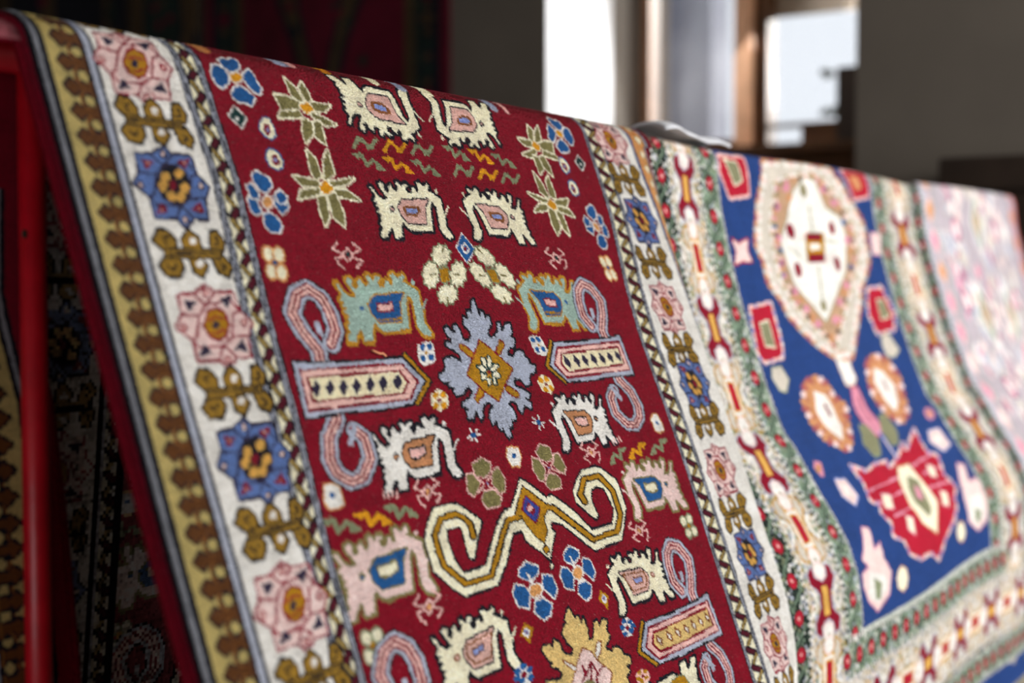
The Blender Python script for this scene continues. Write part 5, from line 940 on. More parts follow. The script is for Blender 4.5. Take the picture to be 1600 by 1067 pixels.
P|R3||2|0|23291,-508;23255,-474;23176,-459;23101,-472;23074,-506;23110,-540;23188,-555;23264,-542
P|T2||2|0|23249,-600;23213,-565;23134,-550;23060,-563;23032,-596;23067,-631;23145,-646;23220,-633
P|F3||2|0|23203,-690;23169,-656;23091,-640;23016,-653;22987,-686;23020,-720;23097,-736;23173,-723
P|T2||2|0|23154,-780;23121,-745;23045,-730;22969,-742;22939,-775;22971,-809;23047,-825;23123,-813
P|R3||2|0|23162,-875;23129,-841;23052,-825;22977,-837;22946,-870;22978,-904;23054,-920;23130,-908
P|T2||2|0|23227,-977;23195,-943;23118,-927;23042,-939;23011,-971;23043,-1006;23120,-1022;23196,-1010
P|F3||2|0|23294,-1080;23261,-1045;23183,-1029;23107,-1041;23076,-1073;23108,-1108;23185,-1124;23262,-1113
P|T2||2|0|23360,-1183;23327,-1148;23250,-1131;23173,-1143;23142,-1176;23174,-1210;23252,-1227;23329,-1216
P|R3||2|0|23427,-1287;23394,-1251;23316,-1234;23239,-1246;23207,-1278;23240,-1313;23318,-1330;23396,-1319
P|T2||2|0|23493,-1390;23461,-1355;23383,-1338;23305,-1349;23272,-1381;23303,-1416;23379,-1433;23458,-1423
P|F3||2|0|23547,-1493;23520,-1458;23443,-1441;23364,-1451;23327,-1483;23353,-1518;23428,-1535;23509,-1525
P|T2||2|0|23590,-1594;23566,-1560;23491,-1542;23410,-1552;23370,-1584;23393,-1618;23467,-1636;23548,-1626
P|R3||2|0|23656,-1700;23632,-1665;23558,-1648;23476,-1658;23435,-1689;23458,-1723;23532,-1741;23614,-1732
P|T2||2|0|23749,-1811;23726,-1776;23652,-1758;23569,-1768;23527,-1799;23550,-1834;23624,-1852;23706,-1842
P|F3||2|0|23840,-1923;23818,-1888;23743,-1869;23661,-1879;23618,-1910;23639,-1944;23713,-1963;23797,-1954
P|T2||2|0|23897,-2039;23875,-2004;23800,-1985;23717,-1994;23674,-2025;23695,-2060;23770,-2079;23853,-2070
P|R3||2|0|23936,-2162;23905,-2126;23827,-2106;23745,-2115;23708,-2147;23741,-2184;23823,-2204;23904,-2195
P|T2||2|0|24026,-2295;23979,-2255;23892,-2234;23813,-2243;23789,-2277;23841,-2318;23941,-2343;24014,-2332
P|W||2|0|24217,-2299;24172,-2259;24091,-2238;24019,-2248;23999,-2283;24051,-2324;24146,-2349;24211,-2338
P|P2||2|0|24456,-2307;24408,-2266;24326,-2245;24253,-2255;24234,-2290;24290,-2333;24390,-2359;24454,-2347
P|W||2|0|24700,-2315;24649,-2273;24565,-2252;24491,-2262;24472,-2298;24533,-2342;24639,-2369;24702,-2356
P|F3||2|0|24947,-2323;24893,-2281;24807,-2259;24732,-2269;24714,-2305;24782,-2351;24894,-2381;24956,-2367
P|W||2|0|25200,-2332;25140,-2288;25053,-2266;24977,-2276;24961,-2313;25035,-2361;25157,-2393;25216,-2378
P|P2||2|0|25457,-2341;25392,-2296;25302,-2274;25226,-2284;25212,-2322;25295,-2372;25427,-2408;25483,-2391
P|W||2|0|25720,-2351;25648,-2304;25556,-2281;25478,-2292;25468,-2331;25562,-2385;25710,-2425;25758,-2405
P|F3||2|0|25958,-2352;25885,-2304;25791,-2281;25712,-2292;25702,-2331;25798,-2385;25949,-2426;25997,-2406
P|W||2|0|26169,-2342;26100,-2296;26006,-2273;25926,-2284;25912,-2323;26001,-2375;26141,-2411;26198,-2393
P|P2||2|0|26384,-2334;26319,-2288;26225,-2265;26143,-2276;26126,-2314;26208,-2364;26342,-2398;26403,-2382
P|W||2|0|26603,-2325;26541,-2280;26446,-2257;26363,-2268;26343,-2306;26420,-2355;26549,-2386;26615,-2371
P|F3||2|0|26825,-2316;26766,-2272;26670,-2249;26586,-2260;26565,-2298;26637,-2345;26761,-2376;26831,-2361
P|W||2|0|27052,-2308;26995,-2264;26898,-2241;26812,-2252;26790,-2290;26858,-2337;26979,-2366;27052,-2352
P|P2||2|0|27282,-2300;27227,-2256;27129,-2234;27042,-2244;27018,-2282;27083,-2328;27201,-2356;27278,-2343
P|W||2|0|27439,-2258;27390,-2215;27295,-2193;27205,-2203;27175,-2241;27228,-2284;27331,-2308;27417,-2297
P|F3||2|0|27535,-2183;27497,-2142;27407,-2121;27314,-2131;27274,-2167;27315,-2208;27411,-2231;27501,-2220
P|W||2|0|27651,-2111;27622,-2071;27537,-2050;27441,-2061;27392,-2096;27423,-2136;27514,-2157;27607,-2147
P|P2||2|0|27784,-2040;27760,-2001;27674,-1980;27577,-1991;27525,-2026;27549,-2065;27636,-2086;27732,-2075
P|W||2|0|27907,-1968;27882,-1928;27795,-1908;27698,-1919;27646,-1954;27670,-1993;27756,-2014;27854,-2003
P|F3||2|0|28013,-1893;27988,-1853;27900,-1833;27802,-1844;27751,-1880;27775,-1919;27862,-1940;27960,-1929
P|W||2|0|28118,-1818;28092,-1778;28003,-1758;27905,-1770;27854,-1805;27879,-1845;27967,-1865;28066,-1854
P|P2||2|0|28222,-1742;28195,-1703;28105,-1683;28007,-1694;27956,-1730;27982,-1770;28071,-1790;28170,-1779
P|W||2|0|28325,-1667;28298,-1627;28208,-1607;28108,-1619;28057,-1655;28084,-1695;28174,-1715;28273,-1703
P|F3||2|0|28437,-1592;28408,-1552;28317,-1532;28218,-1545;28168,-1581;28195,-1621;28285,-1641;28385,-1629
P|W||2|0|28555,-1519;28522,-1478;28428,-1459;28329,-1471;28283,-1508;28313,-1549;28405,-1568;28505,-1556
P|P2||2|0|28667,-1445;28629,-1404;28532,-1384;28435,-1397;28392,-1435;28427,-1475;28521,-1495;28621,-1483
P|W||2|0|28771,-1370;28730,-1328;28630,-1308;28533,-1322;28494,-1360;28533,-1401;28630,-1421;28729,-1408
P|F3||2|0|28820,-1282;28777,-1240;28678,-1220;28580,-1234;28541,-1273;28583,-1314;28682,-1334;28780,-1321
P|W||2|0|28817,-1181;28775,-1140;28675,-1121;28578,-1134;28539,-1173;28581,-1214;28680,-1234;28778,-1220
P|P2||2|0|28816,-1082;28773,-1040;28674,-1021;28576,-1035;28537,-1074;28579,-1115;28678,-1135;28776,-1121
P|W||2|0|28815,-983;28772,-942;28673,-923;28576,-937;28537,-976;28579,-1017;28678,-1036;28776,-1022
P|F3||2|0|28816,-884;28773,-843;28674,-825;28576,-839;28538,-878;28580,-919;28679,-938;28777,-923
P|W||2|0|28800,-784;28757,-743;28657,-725;28560,-740;28522,-779;28564,-820;28663,-838;28761,-824
P|P2||2|0|28765,-683;28719,-642;28619,-624;28523,-639;28487,-679;28531,-719;28630,-738;28727,-723
P|W||2|0|28725,-582;28678,-541;28576,-523;28482,-539;28448,-578;28494,-619;28594,-637;28690,-622
P|F3||2|0|28683,-481;28635,-440;28534,-422;28439,-438;28406,-478;28454,-518;28554,-536;28649,-521
P|W||2|0|28587,-385;28539,-344;28438,-327;28345,-343;28312,-383;28359,-423;28459,-440;28553,-425
P|P2||2|0|28438,-295;28391,-255;28292,-238;28198,-254;28166,-294;28213,-334;28312,-351;28405,-335
P|W||2|0|28293,-206;28246,-166;28147,-149;28055,-166;28023,-205;28069,-245;28167,-262;28260,-245
P|F3||2|0|28150,-117;28103,-78;28006,-62;27914,-78;27882,-118;27928,-157;28025,-173;28117,-157
P|W||2|0|28009,-30;27963,10;27866,26;27776,9;27744,-30;27789,-69;27886,-86;27977,-69
P|P2||2|0|27893,63;27846,102;27749,117;27660,100;27629,61;27675,22;27771,7;27862,23
P|W||2|0|27797,160;27748,199;27651,214;27563,197;27535,158;27582,119;27678,103;27767,120
P|F3||2|0|27696,258;27646,296;27549,311;27462,294;27436,254;27484,216;27580,201;27668,218
P|W||2|0|27592,355;27543,394;27446,408;27360,391;27334,351;27383,313;27479,298;27566,315
P|P2||2|0|27489,452;27440,491;27344,505;27258,487;27232,448;27281,410;27376,395;27463,413
P|W||2|0|27377,545;27328,583;27233,597;27148,579;27122,540;27170,502;27265,487;27351,505
P|F3||2|0|27256,632;27208,669;27113,683;27029,665;27003,626;27051,588;27145,575;27230,592
P|W||2|0|27135,719;27086,756;26992,769;26909,751;26884,712;26933,675;27026,661;27110,679
P|P2||2|0|27012,805;26962,842;26868,855;26787,837;26763,798;26812,761;26905,747;26989,766
P|W||2|0|26887,891;26836,928;26743,941;26662,922;26640,883;26690,846;26783,833;26865,852
P|F3||2|0|26761,977;26711,1013;26618,1026;26538,1007;26516,968;26566,932;26658,919;26739,938
P|W||2|0|26636,1062;26586,1098;26494,1111;26414,1092;26393,1053;26442,1017;26533,1004;26614,1023
P|P2||2|0|26511,1146;26461,1182;26370,1194;26291,1175;26270,1137;26319,1101;26409,1089;26489,1107
P|W||2|0|26387,1230;26338,1266;26248,1278;26169,1259;26148,1220;26196,1184;26286,1172;26365,1191
P|F3||2|0|26263,1313;26215,1349;26125,1360;26047,1341;26026,1303;26074,1267;26163,1256;26242,1275
P|W||2|0|26049,1358;26001,1393;25913,1404;25836,1385;25815,1347;25862,1312;25950,1301;26028,1320
P|P2||2|0|25747,1365;25701,1400;25614,1411;25539,1392;25518,1354;25564,1319;25651,1308;25727,1327
P|W||2|0|25452,1339;25406,1374;25321,1385;25247,1366;25227,1328;25272,1294;25357,1283;25432,1301
P|F3||2|0|25235,1280;25189,1314;25106,1325;25032,1307;25012,1270;25057,1235;25141,1224;25214,1242
P|W||2|0|25092,1219;25047,1254;24964,1265;24891,1247;24872,1209;24916,1175;24999,1164;25072,1182
P|P2||2|0|24951,1159;24906,1194;24824,1205;24752,1187;24732,1150;24776,1116;24858,1104;24931,1122
P|W||2|0|24811,1100;24767,1134;24685,1146;24614,1128;24595,1091;24638,1057;24719,1045;24791,1063
P|F3||2|0|24682,1031;24638,1065;24557,1077;24487,1059;24467,1023;24510,988;24591,977;24662,994
P|W||2|0|24563,952;24520,987;24439,998;24369,981;24350,945;24393,910;24473,898;24544,916
P|P2||2|0|24446,874;24403,909;24323,921;24253,904;24234,867;24276,833;24355,821;24426,838
P|W||2|0|24328,797;24286,832;24207,844;24138,827;24118,791;24159,757;24237,745;24308,761
P|F3||2|0|24223,722;24182,756;24104,768;24035,752;24014,716;24054,682;24131,669;24202,686
P|W||2|0|24130,647;24090,681;24013,694;23943,677;23922,642;23961,608;24038,595;24108,612
P|P2||2|0|24036,574;23997,608;23920,620;23851,604;23829,569;23868,535;23945,522;24014,538
P|W||2|0|23944,501;23905,535;23828,548;23760,532;23738,496;23777,462;23853,450;23922,465
P|F3||2|0|23881,424;23842,458;23766,471;23697,455;23676,420;23714,386;23790,373;23859,389
P|W||2|0|23847,343;23808,378;23732,391;23664,375;23642,340;23681,306;23756,292;23825,308
P|P2||2|0|23813,263;23775,297;23699,311;23630,295;23609,260;23647,226;23722,213;23791,228
P|W||2|0|23778,184;23740,218;23665,231;23596,216;23574,181;23611,147;23685,134;23755,149
P|F3||2|0|23723,110;23687,145;23612,158;23543,143;23520,109;23555,74;23629,61;23699,76
P|W||2|0|23649,43;23614,77;23540,91;23471,76;23447,42;23481,8;23555,-6;23624,8
P|P2||2|0|23573,-24;23539,10;23465,24;23396,10;23372,-25;23405,-59;23478,-73;23548,-58
P|W||2|0|23495,-90;23461,-56;23388,-42;23319,-56;23295,-90;23329,-124;23401,-138;23470,-124
P|F3||2|0|23460,-165;23426,-131;23354,-117;23285,-131;23261,-165;23294,-199;23367,-214;23436,-200
P|W||2|0|23468,-250;23434,-216;23362,-202;23293,-216;23268,-250;23302,-284;23375,-298;23444,-285
P|P2||2|0|23475,-336;23441,-301;23368,-286;23299,-300;23275,-334;23308,-369;23381,-383;23450,-370
P|W||2|0|23480,-421;23446,-386;23373,-371;23304,-385;23279,-419;23313,-453;23386,-468;23455,-455
P|F3||2|0|23458,-506;23424,-471;23351,-456;23283,-470;23258,-503;23292,-538;23364,-553;23433,-540
P|W||2|0|23410,-591;23376,-556;23304,-541;23235,-554;23210,-588;23243,-622;23314,-638;23384,-625
P|P2||2|0|23358,-676;23326,-641;23254,-626;23185,-639;23159,-672;23190,-707;23261,-722;23331,-710
P|W||2|0|23303,-761;23272,-727;23201,-711;23132,-724;23105,-757;23135,-791;23205,-807;23275,-794
P|F3||2|0|23297,-842;23267,-808;23197,-792;23128,-804;23099,-837;23129,-872;23199,-887;23269,-875
P|W||2|0|23344,-920;23314,-885;23243,-869;23173,-882;23145,-914;23175,-949;23245,-965;23315,-953
P|P2||2|0|23390,-998;23360,-963;23289,-947;23219,-959;23191,-992;23220,-1027;23291,-1043;23361,-1031
P|W||2|0|23436,-1076;23406,-1042;23335,-1025;23265,-1037;23236,-1070;23266,-1105;23337,-1121;23407,-1110
P|F3||2|0|23483,-1156;23452,-1121;23381,-1104;23310,-1116;23282,-1149;23312,-1184;23383,-1200;23454,-1189
P|W||2|0|23529,-1235;23499,-1200;23427,-1184;23357,-1195;23328,-1228;23358,-1263;23429,-1280;23500,-1269
P|P2||2|0|23576,-1316;23546,-1280;23474,-1264;23403,-1275;23374,-1308;23405,-1343;23476,-1360;23547,-1349
P|W||2|0|23622,-1396;23593,-1361;23521,-1344;23450,-1355;23420,-1388;23447,-1423;23517,-1440;23590,-1429
P|F3||2|0|23660,-1476;23634,-1441;23564,-1424;23491,-1435;23458,-1467;23482,-1502;23551,-1519;23625,-1509
P|W||2|0|23691,-1556;23669,-1521;23600,-1504;23526,-1515;23490,-1547;23511,-1581;23578,-1598;23653,-1588
P|P2||2|0|23736,-1636;23716,-1601;23648,-1584;23573,-1594;23535,-1626;23555,-1660;23622,-1678;23697,-1668
P|W||2|0|23801,-1717;23781,-1682;23713,-1665;23637,-1675;23599,-1707;23619,-1741;23687,-1759;23762,-1749
P|F3||2|0|23866,-1799;23846,-1764;23778,-1746;23702,-1756;23663,-1788;23682,-1823;23750,-1840;23826,-1830
P|W||2|0|23930,-1881;23910,-1846;23842,-1828;23766,-1838;23726,-1869;23745,-1904;23812,-1922;23889,-1912
P|P2||2|0|23968,-1967;23949,-1932;23881,-1914;23804,-1924;23764,-1955;23782,-1990;23850,-2008;23927,-1998
P|W||2|0|23981,-2057;23962,-2022;23895,-2004;23818,-2013;23777,-2044;23796,-2079;23865,-2097;23941,-2088
P|F3||2|0|24007,-2148;23980,-2112;23910,-2094;23834,-2103;23799,-2135;23828,-2171;23902,-2190;23976,-2181
P|W||2|0|24060,-2245;24022,-2206;23946,-2187;23873,-2196;23847,-2229;23888,-2268;23969,-2289;24040,-2279
P|P2||2|0|24558,-2007;24544,-1983;24494,-1971;24438,-1977;24409,-1998;24423,-2022;24472,-2034;24528,-2028
P|W||2|0|24783,-2048;24768,-2024;24718,-2012;24662,-2018;24632,-2039;24646,-2063;24697,-2076;24753,-2069
P|TN||2|0|25013,-2090;24997,-2066;24946,-2053;24888,-2059;24859,-2081;24876,-2105;24929,-2118;24985,-2112
P|P2||2|0|25236,-2123;25217,-2098;25164,-2085;25106,-2091;25079,-2113;25099,-2138;25154,-2151;25210,-2145
P|W||2|0|25449,-2145;25428,-2120;25374,-2106;25316,-2113;25289,-2135;25311,-2160;25368,-2174;25425,-2168
P|TN||2|0|25667,-2168;25644,-2142;25588,-2128;25529,-2135;25504,-2157;25528,-2183;25587,-2197;25644,-2191
P|P2||2|0|25890,-2191;25865,-2165;25806,-2151;25748,-2157;25724,-2180;25750,-2207;25811,-2221;25869,-2215
P|W||2|0|26118,-2215;26090,-2188;26030,-2174;25971,-2180;25949,-2204;25978,-2231;26041,-2246;26098,-2239
P|TN||2|0|26328,-2218;26299,-2191;26238,-2177;26178,-2183;26156,-2207;26186,-2234;26250,-2249;26308,-2242
P|P2||2|0|26517,-2201;26490,-2174;26429,-2159;26369,-2166;26345,-2190;26373,-2217;26437,-2231;26496,-2225
P|W||2|0|26711,-2183;26685,-2156;26624,-2142;26562,-2149;26537,-2172;26564,-2199;26627,-2214;26688,-2207
P|TN||2|0|26873,-2143;26850,-2116;26791,-2103;26727,-2109;26698,-2132;26722,-2159;26784,-2173;26846,-2166
P|P2||2|0|27012,-2081;26994,-2055;26936,-2042;26872,-2048;26838,-2071;26856,-2097;26916,-2111;26980,-2104
P|W||2|0|27162,-2020;27145,-1994;27087,-1981;27022,-1988;26987,-2011;27004,-2036;27062,-2050;27127,-2043
P|TN||2|0|27315,-1959;27298,-1933;27239,-1919;27173,-1926;27138,-1949;27155,-1975;27214,-1989;27280,-1982
P|P2||2|0|27469,-1896;27451,-1870;27392,-1857;27325,-1864;27291,-1887;27308,-1913;27367,-1927;27434,-1920
P|W||2|0|27624,-1833;27606,-1807;27545,-1794;27478,-1801;27444,-1824;27462,-1850;27522,-1864;27589,-1857
P|TN||2|0|27779,-1769;27761,-1743;27700,-1730;27632,-1737;27598,-1761;27616,-1787;27677,-1800;27745,-1793
P|P2||2|0|27906,-1700;27887,-1674;27825,-1660;27757,-1668;27723,-1692;27742,-1718;27803,-1731;27871,-1724
P|W||2|0|28003,-1625;27984,-1599;27922,-1586;27854,-1594;27819,-1618;27838,-1644;27900,-1657;27968,-1650
P|TN||2|0|28100,-1550;28079,-1524;28016,-1510;27948,-1518;27915,-1543;27935,-1569;27997,-1582;28066,-1575
P|P2||2|0|28191,-1474;28167,-1447;28102,-1434;28035,-1442;28004,-1467;28027,-1493;28091,-1506;28159,-1498
P|W||2|0|28274,-1396;28247,-1368;28180,-1355;28113,-1364;28085,-1389;28111,-1416;28177,-1429;28245,-1421
P|TN||2|0|28348,-1316;28319,-1289;28251,-1275;28185,-1284;28158,-1309;28187,-1337;28254,-1350;28321,-1341
P|P2||2|0|28420,-1235;28391,-1208;28322,-1195;28255,-1204;28229,-1229;28258,-1257;28326,-1270;28393,-1261
P|W||2|0|28456,-1146;28427,-1119;28359,-1106;28292,-1115;28265,-1141;28294,-1168;28362,-1181;28429,-1172
P|TN||2|0|28457,-1050;28428,-1022;28360,-1010;28293,-1019;28266,-1045;28295,-1072;28363,-1084;28430,-1075
P|P2||2|0|28457,-952;28428,-925;28360,-913;28293,-922;28266,-948;28295,-975;28363,-987;28430,-978
P|W||2|0|28456,-855;28427,-828;28359,-816;28292,-825;28265,-851;28294,-878;28362,-890;28429,-881
P|TN||2|0|28454,-757;28424,-730;28355,-718;28289,-728;28262,-754;28292,-781;28360,-793;28427,-783
P|P2||2|0|28446,-660;28415,-633;28346,-621;28280,-631;28255,-657;28286,-684;28354,-696;28421,-686
P|W||2|0|28369,-561;28337,-534;28267,-522;28202,-532;28179,-558;28211,-585;28280,-597;28346,-587
P|TN||2|0|28226,-461;28193,-434;28124,-423;28059,-433;28037,-459;28069,-486;28137,-498;28202,-488
P|P2||2|0|28082,-363;28049,-336;27981,-325;27917,-335;27894,-362;27926,-388;27994,-399;28059,-389
P|W||2|0|27938,-265;27906,-239;27839,-228;27775,-238;27753,-265;27784,-291;27852,-302;27915,-291
P|TN||2|0|27795,-169;27764,-143;27697,-132;27634,-143;27611,-169;27643,-195;27709,-206;27773,-195
P|P2||2|0|27653,-74;27622,-48;27556,-37;27493,-48;27471,-74;27502,-100;27568,-111;27631,-100
P|W||2|0|27513,20;27481,46;27415,56;27354,45;27332,19;27363,-6;27428,-17;27491,-6
P|TN||2|0|27366,113;27334,139;27268,149;27207,138;27187,112;27219,86;27284,76;27345,87
P|P2||2|0|27213,205;27180,231;27114,241;27054,229;27035,203;27068,178;27133,168;27193,179
P|W||2|0|27057,296;27024,322;26959,331;26900,320;26882,294;26914,269;26980,259;27039,270
P|TN||2|0|26903,386;26870,412;26805,421;26747,409;26729,384;26762,359;26826,349;26885,360
P|P2||2|0|26751,475;26718,500;26654,510;26596,498;26578,472;26611,447;26674,438;26733,450
P|W||2|0|26600,563;26568,588;26505,597;26448,585;26430,560;26462,535;26525,526;26582,537
P|TN||2|0|26452,650;26420,675;26357,683;26301,672;26283,646;26315,622;26377,613;26434,624
P|P2||2|0|26304,736;26272,760;26209,769;26154,757;26137,732;26169,707;26231,699;26287,711
P|W||2|0|26156,821;26123,846;26061,854;26006,842;25990,816;26022,792;26084,784;26140,796
P|TN||2|0|26007,906;25974,930;25912,938;25858,926;25843,901;25875,877;25937,868;25991,880
P|P2||2|0|25859,990;25826,1013;25765,1022;25711,1009;25696,984;25729,960;25790,952;25844,964
P|W||2|0|25712,1072;25680,1096;25619,1104;25566,1092;25551,1066;25584,1043;25644,1035;25697,1047
P|TN||2|0|25568,1154;25536,1178;25476,1185;25423,1173;25408,1148;25440,1125;25500,1117;25553,1129
P|P2||2|0|25425,1236;25393,1259;25334,1266;25281,1254;25267,1229;25298,1206;25357,1198;25410,1210
P|W||2|0|25325,1242;25293,1265;25234,1273;25182,1260;25168,1235;25199,1212;25258,1205;25310,1217
P|TN||2|0|25267,1175;25235,1198;25177,1206;25125,1193;25111,1168;25142,1145;25200,1138;25252,1150
P|P2||2|0|25209,1108;25178,1131;25119,1139;25068,1126;25053,1102;25084,1079;25143,1071;25194,1083
P|W||2|0|25151,1041;25120,1064;25062,1072;25010,1060;24996,1035;25027,1012;25085,1004;25137,1016
P|TN||2|0|25069,976;25038,999;24980,1007;24929,995;24914,970;24945,947;25003,939;25054,951
P|P2||2|0|24962,912;24931,935;24874,943;24823,931;24809,907;24839,883;24897,875;24948,887
P|W||2|0|24855,848;24825,872;24768,880;24717,868;24703,844;24733,820;24790,812;24841,824
P|TN||2|0|24748,786;24719,809;24662,817;24611,805;24596,781;24626,758;24682,750;24733,761
P|P2||2|0|24640,723;24611,746;24555,754;24504,743;24489,719;24518,696;24574,687;24624,699
P|W||2|0|24545,659;24517,682;24461,691;24411,679;24395,655;24423,632;24479,624;24529,635
P|TN||2|0|24464,594;24437,617;24381,625;24331,614;24315,590;24343,567;24398,559;24449,570
P|P2||2|0|24384,529;24356,552;24301,561;24251,550;24235,526;24263,503;24318,494;24368,505
P|W||2|0|24303,464;24275,487;24221,496;24171,485;24155,461;24183,438;24237,429;24287,440
P|TN||2|0|24223,399;24195,422;24141,431;24091,421;24076,397;24103,374;24157,365;24207,376
P|P2||2|0|24142,335;24115,358;24061,367;24012,356;23996,333;24023,309;24077,301;24127,311
P|W||2|0|24083,267;24055,290;24001,299;23952,289;23937,265;23964,242;24017,233;24067,243
P|TN||2|0|24042,197;24016,220;23962,229;23913,218;23897,195;23923,172;23976,163;24026,173
P|P2||2|0|24000,126;23974,149;23920,158;23871,148;23854,125;23880,102;23933,92;23983,102
P|W||2|0|23955,55;23930,78;23877,88;23828,78;23810,54;23835,32;23887,22;23937,32
P|TN||2|0|23909,-15;23884,8;23832,17;23782,7;23764,-16;23789,-39;23841,-48;23891,-38
P|P2||2|0|23863,-86;23838,-63;23786,-53;23736,-63;23719,-86;23743,-109;23795,-118;23845,-109
P|W||2|0|23839,-163;23814,-140;23762,-131;23713,-140;23695,-163;23719,-186;23771,-196;23821,-186
P|TN||2|0|23837,-248;23812,-225;23760,-215;23711,-225;23693,-248;23717,-271;23769,-281;23819,-271
P|P2||2|0|23836,-334;23812,-310;23759,-300;23710,-310;23692,-333;23716,-356;23768,-366;23818,-357
P|W||2|0|23837,-419;23812,-396;23760,-386;23710,-395;23693,-418;23717,-441;23769,-451;23819,-442
P|TN||2|0|23838,-505;23814,-482;23762,-472;23712,-481;23694,-503;23719,-527;23771,-537;23820,-528
P|P2||2|0|23841,-591;23817,-568;23764,-557;23715,-566;23697,-589;23720,-612;23772,-623;23822,-614
P|W||2|0|23850,-673;23827,-650;23775,-640;23725,-648;23706,-671;23728,-694;23780,-705;23830,-696
P|TN||2|0|23866,-753;23844,-729;23792,-719;23742,-727;23722,-750;23744,-773;23795,-784;23846,-775
P|P2||2|0|23881,-831;23859,-808;23808,-797;23757,-806;23736,-828;23758,-851;23809,-862;23860,-854
P|W||2|0|23895,-910;23873,-886;23822,-875;23771,-884;23751,-906;23772,-929;23823,-940;23874,-932
P|TN||2|0|23910,-988;23888,-964;23836,-953;23786,-962;23765,-984;23787,-1007;23838,-1018;23889,-1010
P|P2||2|0|23924,-1066;23902,-1042;23851,-1031;23800,-1039;23779,-1062;23801,-1085;23852,-1096;23903,-1088
P|W||2|0|23939,-1144;23917,-1120;23865,-1109;23814,-1117;23794,-1139;23815,-1163;23867,-1174;23918,-1166
P|TN||2|0|23979,-1224;23957,-1200;23906,-1188;23854,-1196;23834,-1218;23856,-1242;23907,-1254;23958,-1246
P|P2||2|0|24046,-1305;24024,-1281;23972,-1270;23921,-1278;23900,-1300;23922,-1324;23974,-1335;24025,-1328
P|W||2|0|24111,-1387;24090,-1363;24038,-1352;23987,-1359;23965,-1381;23985,-1405;24036,-1417;24089,-1409
P|TN||2|0|24169,-1468;24151,-1444;24100,-1433;24047,-1440;24023,-1462;24041,-1486;24091,-1497;24144,-1490
P|P2||2|0|24220,-1548;24203,-1525;24153,-1513;24099,-1520;24073,-1542;24089,-1565;24138,-1577;24193,-1570
P|W||2|0|24263,-1628;24248,-1604;24199,-1593;24144,-1600;24117,-1621;24132,-1645;24181,-1656;24235,-1650
P|TN||2|0|24306,-1708;24291,-1684;24241,-1672;24187,-1679;24159,-1700;24174,-1724;24223,-1736;24278,-1729
P|P2||2|0|24348,-1787;24333,-1764;24284,-1752;24229,-1758;24201,-1780;24216,-1803;24265,-1815;24320,-1809
P|W||2|0|24389,-1867;24374,-1843;24325,-1831;24270,-1838;24241,-1859;24256,-1882;24305,-1895;24360,-1888
P|TN||2|0|24428,-1946;24413,-1923;24364,-1910;24309,-1917;24280,-1938;24294,-1962;24343,-1974;24398,-1968
P|O2||2|0|24710,-1942;24695,-1912;24638,-1897;24573,-1905;24539,-1932;24554,-1961;24611,-1977;24675,-1968
P|P3||2|0|25033,-1999;25017,-1969;24959,-1954;24893,-1962;24858,-1989;24873,-2019;24931,-2035;24997,-2026
P|T2||2|0|25359,-2045;25343,-2014;25284,-1999;25217,-2007;25181,-2034;25197,-2064;25256,-2080;25323,-2072
P|N||2|0|25691,-2077;25673,-2046;25613,-2030;25544,-2039;25508,-2066;25526,-2097;25589,-2113;25656,-2105
P|P2||2|0|26032,-2111;26011,-2079;25949,-2063;25879,-2072;25843,-2100;25866,-2131;25932,-2148;26000,-2139
P|O2||2|0|26342,-2115;26321,-2083;26257,-2067;26186,-2075;26150,-2103;26174,-2135;26241,-2152;26310,-2144
P|P3||2|0|26619,-2088;26600,-2056;26536,-2040;26463,-2048;26425,-2076;26446,-2108;26512,-2125;26584,-2116
P|T2||2|0|26855,-2032;26837,-2000;26772,-1984;26699,-1992;26659,-2021;26677,-2052;26741,-2069;26815,-2060
P|N||2|0|27047,-1946;27029,-1914;26963,-1898;26889,-1907;26849,-1936;26867,-1968;26932,-1984;27007,-1975
P|P2||2|0|27239,-1860;27220,-1828;27153,-1812;27078,-1821;27039,-1850;27057,-1882;27124,-1899;27199,-1890
P|O2||2|0|27431,-1773;27411,-1741;27343,-1725;27267,-1734;27227,-1764;27247,-1796;27314,-1812;27391,-1803
P|P3||2|0|27621,-1686;27601,-1654;27532,-1637;27455,-1647;27416,-1677;27436,-1709;27505,-1726;27581,-1716
P|T2||2|0|27774,-1592;27753,-1559;27682,-1543;27605,-1553;27566,-1583;27587,-1616;27656,-1632;27734,-1622
P|N||2|0|27881,-1491;27855,-1458;27782,-1442;27707,-1452;27671,-1483;27696,-1516;27767,-1532;27844,-1522
P|P2||2|0|27975,-1389;27944,-1355;27869,-1339;27794,-1350;27763,-1381;27792,-1415;27866,-1431;27942,-1420
P|O2||2|0|28057,-1286;28024,-1252;27948,-1236;27873,-1247;27843,-1279;27876,-1313;27952,-1329;28027,-1318
P|P3||2|0|28139,-1183;28106,-1150;28029,-1134;27954,-1145;27924,-1177;27956,-1211;28033,-1227;28108,-1215
P|T2||2|0|28175,-1066;28142,-1033;28065,-1017;27990,-1029;27960,-1061;27993,-1094;28069,-1110;28145,-1098
P|N||2|0|28167,-936;28134,-902;28057,-887;27982,-899;27952,-931;27985,-964;28061,-980;28137,-968
P|P2||2|0|28163,-806;28130,-773;28053,-758;27978,-770;27948,-802;27981,-836;28057,-851;28133,-839
P|O2||2|0|28161,-677;28126,-644;28048,-629;27974,-641;27946,-674;27980,-707;28057,-722;28132,-709
P|P3||2|0|28068,-550;28030,-517;27952,-502;27879,-515;27854,-547;27890,-581;27968,-595;28041,-583
P|T2||2|0|27888,-427;27852,-394;27774,-380;27702,-393;27677,-425;27713,-458;27790,-473;27863,-460
P|N||2|0|27715,-305;27678,-272;27602,-258;27530,-272;27505,-304;27541,-337;27618,-351;27689,-338
